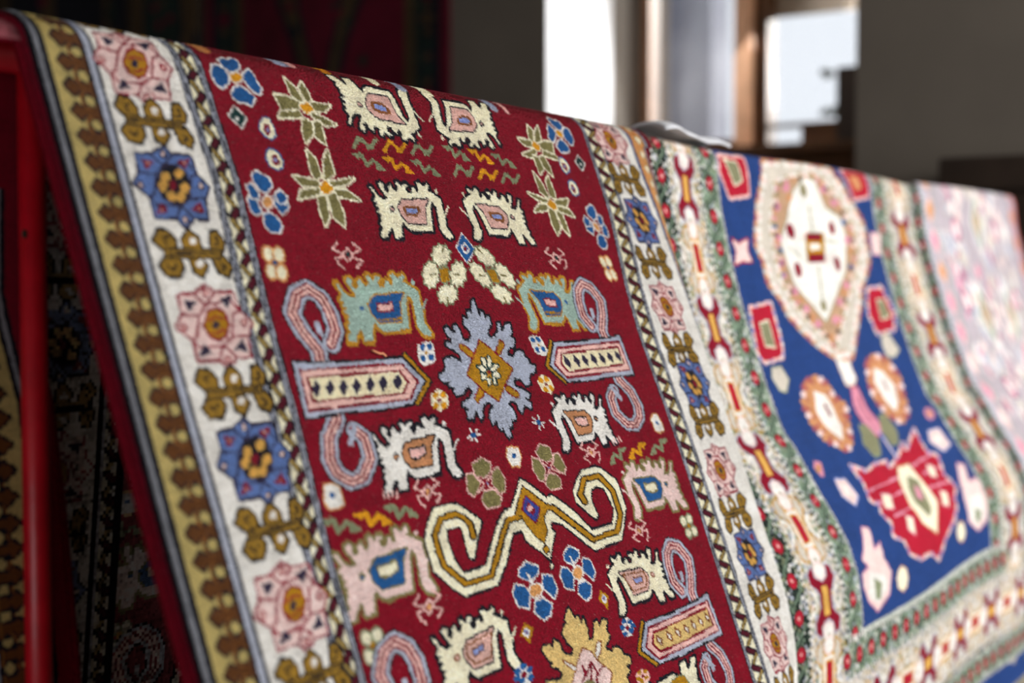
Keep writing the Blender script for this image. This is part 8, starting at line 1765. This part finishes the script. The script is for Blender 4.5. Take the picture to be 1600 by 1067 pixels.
def cartouches(p, a, b, s0, s1, ph, first, seed, vertical=True, step=.1145):
    rr = random.Random(seed); L = (s1 - s0) if vertical else (p._f1 - p._f0); o = s0 if vertical else p._f0; mid = (a + b) / 2; w = (b - a) / 2
    if vertical: p.strip(a, b, 'F3', s0, s1)
    else: p.strip(p._f0, p._f1, 'F3', a, b)
    def P(x, y): return (x, o + y) if vertical else (o + y, x)
    if vertical: p.mottle(a, b, s0, s1, ('X', 'W', 'H', 'SG', 'TN', 'XG'), .62)
    else: p.mottle(p._f0, p._f1, a, b, ('X', 'W', 'H', 'TN', 'XG'), .45)
    for k in range(int(L / .0035)):
        for sd in (-1, 1):
            y = (k + rr.random()) * .0035; x = mid + sd * w * rr.uniform(.0, 1.0); c = rr.choice(('X', 'W', 'TN', 'H', 'N', 'P2', 'Y2')); r = rr.uniform(.0015, .0038)
            p.shape('P', c, '', 0, 0, [P(x - r, y), P(x, y - r), P(x + r, y), P(x, y + r)])
    y = ph; k = first
    while y < L + .05:
        m = k % 2 == 0; A, B = ('D', 'Y2') if m else ('F3', 'R2')
        q = lambda pts: [P(mid + x * w, y + z) for x, z in pts]
        p.shape('P', A, 'X' if m else 'G2', .003, 0, q([(-.66, -.046), (-.4, -.054), (-.34, -.036), (0, -.027), (.34, -.036), (.4, -.054), (.66, -.046), (.7, -.03), (.32, -.012), (.32, .012), (.7, .03), (.66, .046), (.4, .054), (.34, .036), (0, .027), (-.34, .036), (-.4, .054), (-.66, .046), (-.7, .03), (-.32, .012), (-.32, -.012), (-.7, -.03)]))
        if not m: p.shape('P', 'W', 'Y2', .003, 0, q([(-.3, -.03), (.3, -.03), (.3, .03), (-.3, .03)]))
        p.shape('P', B, A if m else 'Y2', .002, 0, q([(-.15, -.022), (.15, -.022), (.15, .022), (-.15, .022)]))
        for sd in (-1, 1):
            p.shape('P', 'W', 'P2', .0025, 0, q([(.26 * math.cos(t * .785), sd * .046 + .0125 * math.sin(t * .785)) for t in range(8)]))
            p.shape('S', 'W', '', 0, .005, q([(sd * .75, -.018), (sd * .52, -.010), (sd * .55, .010), (sd * .75, .018)]))
        p.shape('P', 'O', 'W', .003, 0, q([(0, .048), (.14, .0572), (0, .067), (-.14, .0572)]))
        y += step; k += 1
def blue_rug_pattern(d):
    p = Pattern(1.945, 3.335, -1.08, .915, d, 'DG'); s0, s1 = -1.08, .915
    F0, F1, H = 2.19, 2.972, .592; T = -1.01
    p.strip(1.945, 3.335, 'BL', .855, 9)
    zigdots(p, 1.95, 2.008, s0, .855, 'DG', 1, ph=.02); zigdots(p, 3.245, 3.332, s0, .855, 'DG', 2, ph=.045)
    cartouches(p, 2.010, 2.114, s0, .79, -.166 - s0 - .1145 * 7, 1, 3); cartouches(p, 3.058, 3.243, s0, .79, -.166 - s0 - .1145 * 7 + .05, 1, 4)
    zigdots(p, 2.118, F0, s0, H, 'SG', 5, ph=-.18 - s0 - .055 * 15); zigdots(p, F1, 3.054, s0, H, 'SG', 6, ph=.02)
    p._f0, p._f1 = 2.118, 3.054; zigdots(p, H + .004, .655, 0, 0, 'SG', 7, vertical=False)
    p._f0, p._f1 = 2.02, 3.24; cartouches(p, .66, .785, 0, 0, .04, 0, 8, vertical=False)
    p._f0, p._f1 = 1.95, 3.33; zigdots(p, .792, .852, 0, 0, 'SG', 9, vertical=False)
    p.strip(F0, F1, 'BL', -9, H)
    p.ops(OPS2, flip=-.53, lim=(-1.05, -.30)); p.ops(OPS2)
    for k in range(int((H - s0) / .006)):
        c = ('W', 'N')[k % 2]
        for e in (F0, F1): p.strip(e - .002, e + .002, c, s0 + k * .006, s0 + (k + 1) * .006)
    for k in range(int((F1 - F0) / .006)): p.shape('P', ('W', 'SG')[k % 2], '', 0, 0, [(F0 + k * .006, H - .003), (F0 + k * .006 + .006, H - .003), (F0 + k * .006 + .006, H + .004), (F0 + k * .006, H + .004)])
    return p
def warp2(U, S, X, y, z, ny, nz):
    f = np.clip((S + .15) / .3, 0, 1)
    y = y + .004 * f * np.sin(U * 9 + 1.0) + np.clip((2.12 - U) / .17, 0, 1) * .03 * np.clip((S + .1) / .4, 0, 1)
    return X, y, z + .004 * np.sin(U * 5)
RUG2 = blue_rug_pattern(.0028); org2 = (2.64, RAIL_Y, EYE + .225)
rug2, surf2 = rug_mesh('rug', RUG2, P2, M_PILE, 0.0, warp2, None, org2, tuft=(-.30, .90, 1, .002))
tag(rug2, 'royal blue wool rug with a long cream medallion and green floral borders along the rail', 'rug', 'patterned rugs draped over the rail')
b2, _ = rug_mesh('backing', RUG2, P2, M_BACK, -.005, warp2, rug2, org2, every=2, vary=.2); tag(b2, 'flat woven reverse of the blue rug')
ss = np.linspace(-1.07, .91, 200)
edge_cord('selvedge', surf2, 1.946, ss, .004, M_SELV, rug2); edge_cord('selvedge', surf2, 3.334, ss, .004, M_SELV, rug2)
fringe('fringe', surf2, np.arange(1.95, 3.33, .009), .913, M_FRINGE, rug2)

# ------------------------------------------------------------------ pale rug, farthest along the rail
def pale_rug_pattern(d):
    p = Pattern(3.34, 4.215, -1.0, .93, d, 'PW'); rr = random.Random(12); s0, s1 = -1.0, .93
    p.strip(3.34, 3.352, 'X'); p.strip(3.352, 3.415, 'PW'); 
    for e, c in ((3.352, 'X'), (3.415, 'SG'), (4.09, 'X'), (4.135, 'N')): p.strip(e, e + .005, c)
    s = s0
    while s < s1:
        for c0 in (3.385,): p.shape('P', rr.choice(('P2', 'T2', 'P3')), 'P', .003, 0, [(c0 - .022, s), (c0, s - .028), (c0 + .022, s), (c0, s + .028)])
        p.shape('P', 'T2', 'P3', .006, 0, [(4.165 - .018, s), (4.165, s - .03), (4.165 + .018, s), (4.165, s + .03)]); s += .075
    p.strip(4.195, 9, 'R3')
    for k in range(560):
        x = rr.uniform(3.44, 4.07); y = rr.uniform(s0, s1); w = rr.uniform(.010, .030); h = w * rr.uniform(.8, 1.5); c = rr.choice(('P3', 'P2', 'X', 'F3', 'P2', 'X', 'W', 'F3', 'PM', 'PM', 'PM', 'X'))
        p.shape('P', c, rr.choice(('W', 'F3', 'P2', 'X')), .004, 0, [(x - w, y), (x - w * .4, y - h * .7), (x, y - h), (x + w * .5, y - h * .5), (x + w, y), (x + w * .4, y + h * .7), (x, y + h), (x - w * .6, y + h * .4)])
    for x, y in ((3.745, -.15), (3.62, .09), (3.87, .10), (3.745, .32), (3.745, .62), (3.745, -.55)):
        p.shape('P', 'SG', 'W', .01, 0, [(x - .045, y), (x, y - .075), (x + .045, y), (x, y + .075)]); p.shape('P', 'T4', 'P', .004, 0, [(x - .02, y), (x, y - .04), (x + .02, y), (x, y + .04)])
    for x, y in ((3.56, -.13), (3.93, -.13), (3.56, .28), (3.93, .27), (3.50, .05), (3.99, .06)):
        p.shape('P', 'P3', 'N', .003, 0, [(x + .03 * math.cos(t * .785), y + .03 * math.sin(t * .785)) for t in range(8)]); p.shape('P', 'W', '', 0, 0, [(x + .018 * math.cos(t * .785), y + .018 * math.sin(t * .785)) for t in range(8)])
    return p
def warp3(U, S, X, y, z, ny, nz):
    e = np.clip((3.40 - U) / .06, 0, 1)
    return X + .02 * np.clip((S + .2) / .5, 0, 1) * np.clip((U - 3.9) / .3, 0, 1), y - .006 + .006 * e + .005 * np.sin(U * 8), z + .008 + .012 * np.clip((U - 3.34) / .8, 0, 1)
RUG3 = pale_rug_pattern(.004); org3 = (3.78, RAIL_Y, EYE + .24)
rug3, surf3 = rug_mesh('rug', RUG3, P2, M_PILE, 0.0, warp3, None, org3)
tag(rug3, 'pale pink and ivory floral rug hanging at the far right end of the rail', 'rug', 'patterned rugs draped over the rail')
b3, _ = rug_mesh('backing', RUG3, P2, M_BACK, -.005, warp3, rug3, org3, every=2, vary=.2); tag(b3, 'flat woven reverse of the pale rug')
ss = np.linspace(-.99, .92, 160)
edge_cord('selvedge', surf3, 3.342, ss, .004, M_SELV2, rug3); edge_cord('selvedge', surf3, 4.213, ss, .004, M_SELV2, rug3)
fringe('fringe', surf3, np.arange(3.35, 4.21, .011), .928, M_FRINGE, rug3)

# ------------------------------------------------------------------ rug hanging inside the frame, only its right border shows left of the post
PTS4 = [(.988, .165), (.986, .186), (.992, .204), (1.0, .2115), (1.012, .216), (1.026, .2115), (1.035, .2), (1.0395, .186), (1.042, .14), (1.05, -.04), (1.038, -.2), (1.030, -.37), (1.024, -.6), (1.02, -.95)]
P4 = densify(PTS4, 900, 9, -.25)
def hidden_pattern(d):
    p = Pattern(.30, .862, -.28, .88, d, 'R'); p.ops(OPS1, du=-.66, lim=(-.24, .45))
    e = .862; inner_guard(p, lambda s: np.full(np.shape(s), .642) if np.ndim(s) else .642, .037, -1)
    p.strip(.679, .771, 'W'); outer_left(p, e, -1)
    s = -.25; k = 0
    while s < .85:
        if k % 2: p.ops(TEND, .724, s, mir=True)
        else: p.ops(STAR_R if k % 4 else STAR_B, .724, s, mir=True)
        s += .061; k += 1
    p.strip(.30, .32, 'D'); p.strip(.30, .862, 'D', -9, -.10)
    return p
def warp4(U, S, X, y, z, ny, nz):
    dd = -np.interp(S, [-.3, -.01, .09, .2, .33, .6], [.04, .035, .010, .003, -.004, -.008]) * np.clip((U - .5) / .36, 0, 1)
    roll = np.clip((.80 - U) / .5, 0, 1)
    return X + dd, y, z
RUG4 = hidden_pattern(.0026); org4 = (.58, RAIL_Y, EYE + .215)
rug4, surf4 = rug_mesh('rug', RUG4, (P4[0], P4[1], P4[2]), M_PILE, 0.0, warp4, None, org4)
# its pile faces the viewer on the far side of the rail, so the reverse lies behind
tag(rug4, 'second crimson rug hanging in shade behind the red post, only its yellow diamond border showing', 'rug')
b4, _ = rug_mesh('backing', RUG4, (P4[0], P4[1], P4[2]), M_BACK, -.004, warp4, rug4, org4, every=2, vary=.2); tag(b4, 'flat woven reverse')
edge_cord('selvedge', surf4, .861, np.linspace(-.27, .87, 120), .004, M_SELV, rug4, off=0)

# ------------------------------------------------------------------ display rack
POST_Y = 1.022
rack = empty('display_rack', (2.5, RAIL_Y, 0)); tag(rack, 'red painted steel rug rack, its upright post standing at far left', 'rack')
bm = bmesh.new(); tube(bm, [(.34, POST_Y + .008, EYE + .194), (4.24, POST_Y + .008, EYE + .194)], .016, 20); bm_obj('rail', bm, M_RED, rack, smooth=True)
for x in (.817, 4.225):
    bm = bmesh.new(); tube(bm, [(x, POST_Y, .02), (x, POST_Y, EYE + .185)], .0118, 20); post = bm_obj('post', bm, M_RED, rack, smooth=True)
    bm = bmesh.new(); tube(bm, [(x, POST_Y - .33, .018), (x, POST_Y + .33, .018)], .016, 14); bm_obj('foot', bm, M_RED, rack, smooth=True)
bm = bmesh.new(); r_ = bmesh.ops.create_uvsphere(bm, u_segments=12, v_segments=8, radius=.0042)
for v in bm.verts: v.co = Vector((v.co.x, v.co.y * .5, v.co.z)) + Vector((.8065, POST_Y - .004, EYE + .040))
bolt = bm_obj('bolt', bm, M_DARKW, rack, smooth=True); tag(bolt, 'black bolt on the post')

# ------------------------------------------------------------------ white sheet for the window-lit flap bulge, loose thread
cl = bmesh.new(); rows = []
for i in range(41):
    a = .95 + i * (2.8 / 40); row = []
    for j in range(25):
        x = 1.955 + j * .0105; rr_ = .045 + .0015 * math.sin(j * .7 + i * .08) + .012 * math.exp(-((j - 4) / 5.) ** 2)
        if i <= 30: y = RAIL_Y - rr_ * math.cos(a); z = RAIL_Z + rr_ * math.sin(a)
        else: y = yl + .001 * (i - 30); z = zl - .03 * (i - 30)
        if i == 30: yl, zl = y, z
        row.append(cl.verts.new((x + .004 * math.sin(i * .3), y, z + EYE)))
    rows.append(row)
for A, B in zip(rows[:-1], rows[1:]):
    for k in range(24): cl.faces.new((A[k], A[k + 1], B[k + 1], B[k]))
lit_flap = bm_obj('lit_flap_sheet', cl, M_LITFLAP, None, smooth=True); md = lit_flap.modifiers.new('thick', 'SOLIDIFY'); md.thickness = .004; md.offset = 1  # added sheet, white in place of window light on the blue rug's flap
tag(lit_flap, 'white sheet standing in for the window-lit back flap of the blue rug', 'lit_flap')
p_, n_, t_ = surf1(np.array([1.099, 1.104, 1.110, 1.1145, 1.118]), np.array([.0745, .0765, .0785, .0785, .0815]), .0028)
bm = bmesh.new(); tube(bm, [tuple(q) for q in p_], .0012, 6)
o = bm_obj('thread', bm, M_THREAD, None, smooth=True); tag(o, 'short loose orange thread lying on the crimson rug above the left hooked bar', 'thread')

# ------------------------------------------------------------------ room
def struct(name, bs, m): return tag(boxes(name, bs, m), kind='structure')
XE, YB_, YF, XW, H = 5.15, 7.4, -3.0, -1.6, 3.2
struct('floor', [(XW - .2, XE + 5, YF - .2, YB_ + .2, -.1, 0)], M_FLOOR)
struct('ceiling', [(XW - .2, XE + 1.2, YF - .2, YB_ + .2, H, H + .1)], M_PLASTER)
struct('wall_far', [(XW, XE + 1.15, YB_, YB_ + .2, 0, H)], M_PLASTER)
struct('wall_left', [(XW - .2, XW, YF, -.45, 0, H), (XW - .2, XW, .85, YB_, 0, H), (XW - .2, XW, -.45, .85, 0, .7), (XW - .2, XW, -.45, .85, 2.0, H)], M_PLASTER)
struct('wall_near', [(XW, 1.2, YF - .2, YF, 0, H), (5.0, XE + 1.15, YF - .2, YF, 0, H), (1.2, 5.0, YF - .2, YF, 2.95, H), (1.2, 5.0, YF - .2, YF, 0, .9)], M_PLASTER)
WY0, WY1, WZ0, WZ1 = 1.80, 3.145, 1.25, 2.9
struct('wall_end', [(XE, XE + 1.15, YF, WY0, 0, H), (XE, XE + 1.15, WY1, YB_, 0, H), (XE, XE + 1.15, WY0, WY1, 0, WZ0), (XE, XE + 1.15, WY0, WY1, WZ1, H)], M_PLASTER)
struct('trim_1', [(XE + .002, 5.72, WY1 - .004, WY1, WZ0, WZ1)], M_WHITE)
# window: two leaves in a brown frame at the outer face of the thick wall
XF = 6.04; zs, zt = 1.615, 2.86
win = struct('window_1', [(XF, XF + .1, WY0, WY1, WZ0, 1.605), (XF, XF + .1, 2.60, WY1, 1.605, 1.645), (XF, XF + .1, WY0, 2.36, 1.605, 1.682), (XF, XF + .1, WY0, WY1, zt, zt + .05), (XF, XF + .1, 2.52, 2.60, zs, zt), (XF, XF + .1, 3.115, WY1, zs, zt), (XF, XF + .1, WY0, WY0 + .06, zs, zt)], M_WOOD)
boxes('window_stile', [(XF - .03, XF + .02, 2.585, 2.672, zs - .03, zt)], M_WOODLIT, win)
boxes('window_stile', [(XF - .03, XF + .02, 3.10, 3.14, zs - .03, zt)], M_WOODLIT, win)
boxes('window_rail', [(XF - .01, XF + .03, WY0 + .06, 2.52, 1.682, 1.70)], M_WOOD, win)
boxes('window_ledge', [(XF - .13, XF, WY0 + .003, WY1 - .006, zs - .05, 1.60)], M_WOOD, win)
sl = boxes('window_sill', [(XE + .01, XF + .1, WY0 + .002, WY1 - .005, WZ0, WZ0 + .03)], M_DARKW, win)
gl = bpy.data.materials.new('window_glass'); gl.use_nodes = True; nt = gl.node_tree; nt.nodes.remove(nt.nodes['Principled BSDF'])
tr = nt.nodes.new('ShaderNodeBsdfTransparent'); gs = nt.nodes.new('ShaderNodeBsdfGlossy'); gs.inputs['Roughness'].default_value = .02; mxs = nt.nodes.new('ShaderNodeMixShader'); mxs.inputs[0].default_value = .05
nt.links.new(tr.outputs[0], mxs.inputs[1]); nt.links.new(gs.outputs[0], mxs.inputs[2]); nt.links.new(mxs.outputs[0], nt.nodes['Material Output'].inputs['Surface'])
boxes('pane', [(XF + .04, XF + .044, 2.60, 3.115, zs, zt)], gl, win); boxes('pane', [(XF + .04, XF + .044, WY0 + .06, 2.52, zs, zt)], gl, win)
# wooden side shutter folded against the right reveal, ledge box
o = boxes('wall_box', [(5.93, 6.03, WY0 + .01, WY0 + .36, 1.601, zs + .30), (5.95, 6.03, WY0 + .01, WY0 + .22, zs + .29, zs + .42)], M_DARKW, None, .004); tag(o, 'dark stepped wooden box standing in the right corner of the window', 'box')
# outside
o = boxes('house_wall', [(9.0, 9.3, 4.17, 6.6, 0, 5.0)], M_HOUSE); tag(o, 'mottled grey house wall outside behind the left window pane', 'building')
o = boxes('blind', [(6.16, 6.18, WY0 + .04, 2.55, 2.20, 2.9)], M_BEIGE); tag(o, 'beige blind hanging outside the top of the right window pane', 'blind')
t = empty('shrub', (6.6, 2.0, 0)); tag(t, 'thin bare shrub outside the right window pane with a few dark leaves', 'shrub')
bm = bmesh.new(); tube(bm, [(6.6, 2.0, 0), (6.58, 2.03, 1.0), (6.6, 2.06, 1.9), (6.6, 2.1, 2.5)], [.012, .009, .006, .003], 7); bm_obj('stem', bm, M_WOOD, t)
for pts in ([(6.6, 2.06, 1.9), (6.6, 2.3, 1.93), (6.6, 2.44, 1.99)], [(6.59, 2.045, 1.6), (6.6, 2.3, 1.74), (6.6, 2.43, 1.81)], [(6.6, 2.08, 2.2), (6.6, 2.2, 2.26)]):
    bm = bmesh.new(); tube(bm, pts, [.004, .003, .002][:len(pts)], 6); bm_obj('branch', bm, M_WOOD, t)
for (x, y, z) in [(6.6, 2.44, 1.985), (6.6, 2.46, 2.0), (6.6, 2.43, 1.80), (6.6, 2.40, 1.812), (6.6, 2.46, 1.81), (6.6, 2.2, 2.26)]:
    bm = bmesh.new(); bmesh.ops.create_uvsphere(bm, u_segments=8, v_segments=6, radius=1); r = Matrix.Rotation(random.uniform(-1, 1), 3, 'X')
    for v in bm.verts: v.co = r @ Vector((v.co.x * .008, v.co.y * .03, v.co.z * .016)) + Vector((x, y, z))
    bm_obj('leaf', bm, M_LEAF, t, smooth=True)

# ------------------------------------------------------------------ dark rugs hung on the end wall
def wall_rug(y0, y1, z0, z1, ground, seed, label, border):
    w, h = y1 - y0, z1 - z0; p = Pattern(0, w, 0, h, .012, ground); rr = random.Random(seed)
    for k, c in enumerate(border):
        a = k * .05
        for s in ((a, a + .05),): p.strip(s[0], s[1], c); p.strip(w - s[1], w - s[0], c); p.strip(0 + s[0], w - s[0], c, s[0], s[1]); p.strip(s[0], w - s[0], c, h - s[1], h - s[0])
    b = .05 * len(border); p.strip(b, w - b, ground, b, h - b)
    n = int(h / .11)
    for k in range(n):
        for x in (b * .5, w - b * .5):
            y = (k + .5) * h / n; p.shape('P', rr.choice(('BW', 'MR', 'DG')), 'K', .012, 0, [(x - .05, y), (x, y - .035), (x + .05, y), (x, y + .035)])
    c = w / 2
    p.shape('P', 'BW', 'K', .03, 0, [(c - .24, h * .30), (c - .14, h * .40), (c, h * .62), (c + .14, h * .40), (c + .24, h * .30), (c + .24, h * .2), (c, h * .10), (c - .24, h * .2)])
    p.shape('P', ground, 'K', .02, 0, [(c - .12, h * .32), (c, h * .5), (c + .12, h * .32), (c + .10, h * .2), (c, h * .15), (c - .10, h * .2)])
    for k in range(46):
        x = rr.uniform(b + .05, w - b - .05); y = rr.uniform(b, h - b); r = rr.uniform(.015, .04); p.shape('P', rr.choice(('BW', 'MR', 'MR', 'K', 'DG', 'BW')), '', 0, 0, [(x - r, y), (x, y - r), (x + r, y), (x, y + r)])
    prof = (np.array([-.1, h + .1]), np.array([0, 0.]), np.array([0, 0.]))
    C = p.finish(.1); ns, nu = C.shape[:2]; ue = y1 - np.arange(nu + 1) * p.d; ze = z1 - np.arange(ns + 1) * p.d
    U, Zm = np.meshgrid(ue, ze); V = np.stack((XE - .028 - .006 * np.sin(U * 6), U, Zm), -1).reshape(-1, 3)
    me = bpy.data.meshes.new('wall_rug'); idx = np.arange(len(V)).reshape(ns + 1, nu + 1)
    F = np.stack((idx[:-1, :-1], idx[:-1, 1:], idx[1:, 1:], idx[1:, :-1]), -1).reshape(-1, 4)[:, ::-1]; o0 = np.array([XE - .02, (y0 + y1) / 2, z1])
    me.from_pydata((V - o0).tolist(), [], F.tolist()); me.update()
    ca = me.color_attributes.new('knot_colour', 'FLOAT_COLOR', 'CORNER'); lc = np.repeat(C.reshape(-1, 3), 4, 0); ca.data.foreach_set('color', np.concatenate((lc, np.ones((len(lc), 1))), 1).astype('f').ravel())
    me.materials.append(M_PILE); o = bpy.data.objects.new('wall_rug', me); link(o); o.location = o0
    sd = o.modifiers.new('pile', 'SOLIDIFY'); sd.thickness = .01; sd.offset = -1
    tag(o, label, 'rug', 'dark rugs hung flat on the end wall')
wall_rug(3.62, 5.10, .75, 3.0, 'MR', 3, 'dark red rug with a tan arched medallion hung on the wall beside the window', ('MR', 'K', 'BW', 'DG', 'BW'))
wall_rug(5.16, 5.62, .6, 3.0, 'DG', 4, 'narrow blackish green runner hung on the wall between two wider rugs', ('K',))
wall_rug(5.68, 7.2, .75, 3.0, 'K', 5, 'nearly black rug hung at the far left end of the wall', ('K', 'DG', 'BW'))
# cabinet in the right corner
cab = empty('cabinet', (4.9, .9, 0)); tag(cab, 'low dark wooden cabinet against the wall at the right edge, beyond the pale rug', 'cabinet')
boxes('body', [(4.72, 5.14, .3, 1.33, 0.06, 1.29)], M_DARKW, cab, .006); boxes('top', [(4.69, 5.145, .28, 1.36, 1.29, 1.40)], M_DARKW, cab, .006)
for a, b in ((.32, .81), (.83, 1.31)):
    dr = boxes('door', [(4.705, 4.72, a, b, .1, 1.26)], M_DARKW, cab, .004)
    kb = boxes('knob', [(4.685, 4.705, (.77 if a < .5 else .86), (.79 if a < .5 else .88), .7, .72)], M_WOODLIT, None, .003); kb.parent = dr; kb.data.transform(Matrix.Translation(-cab.location))
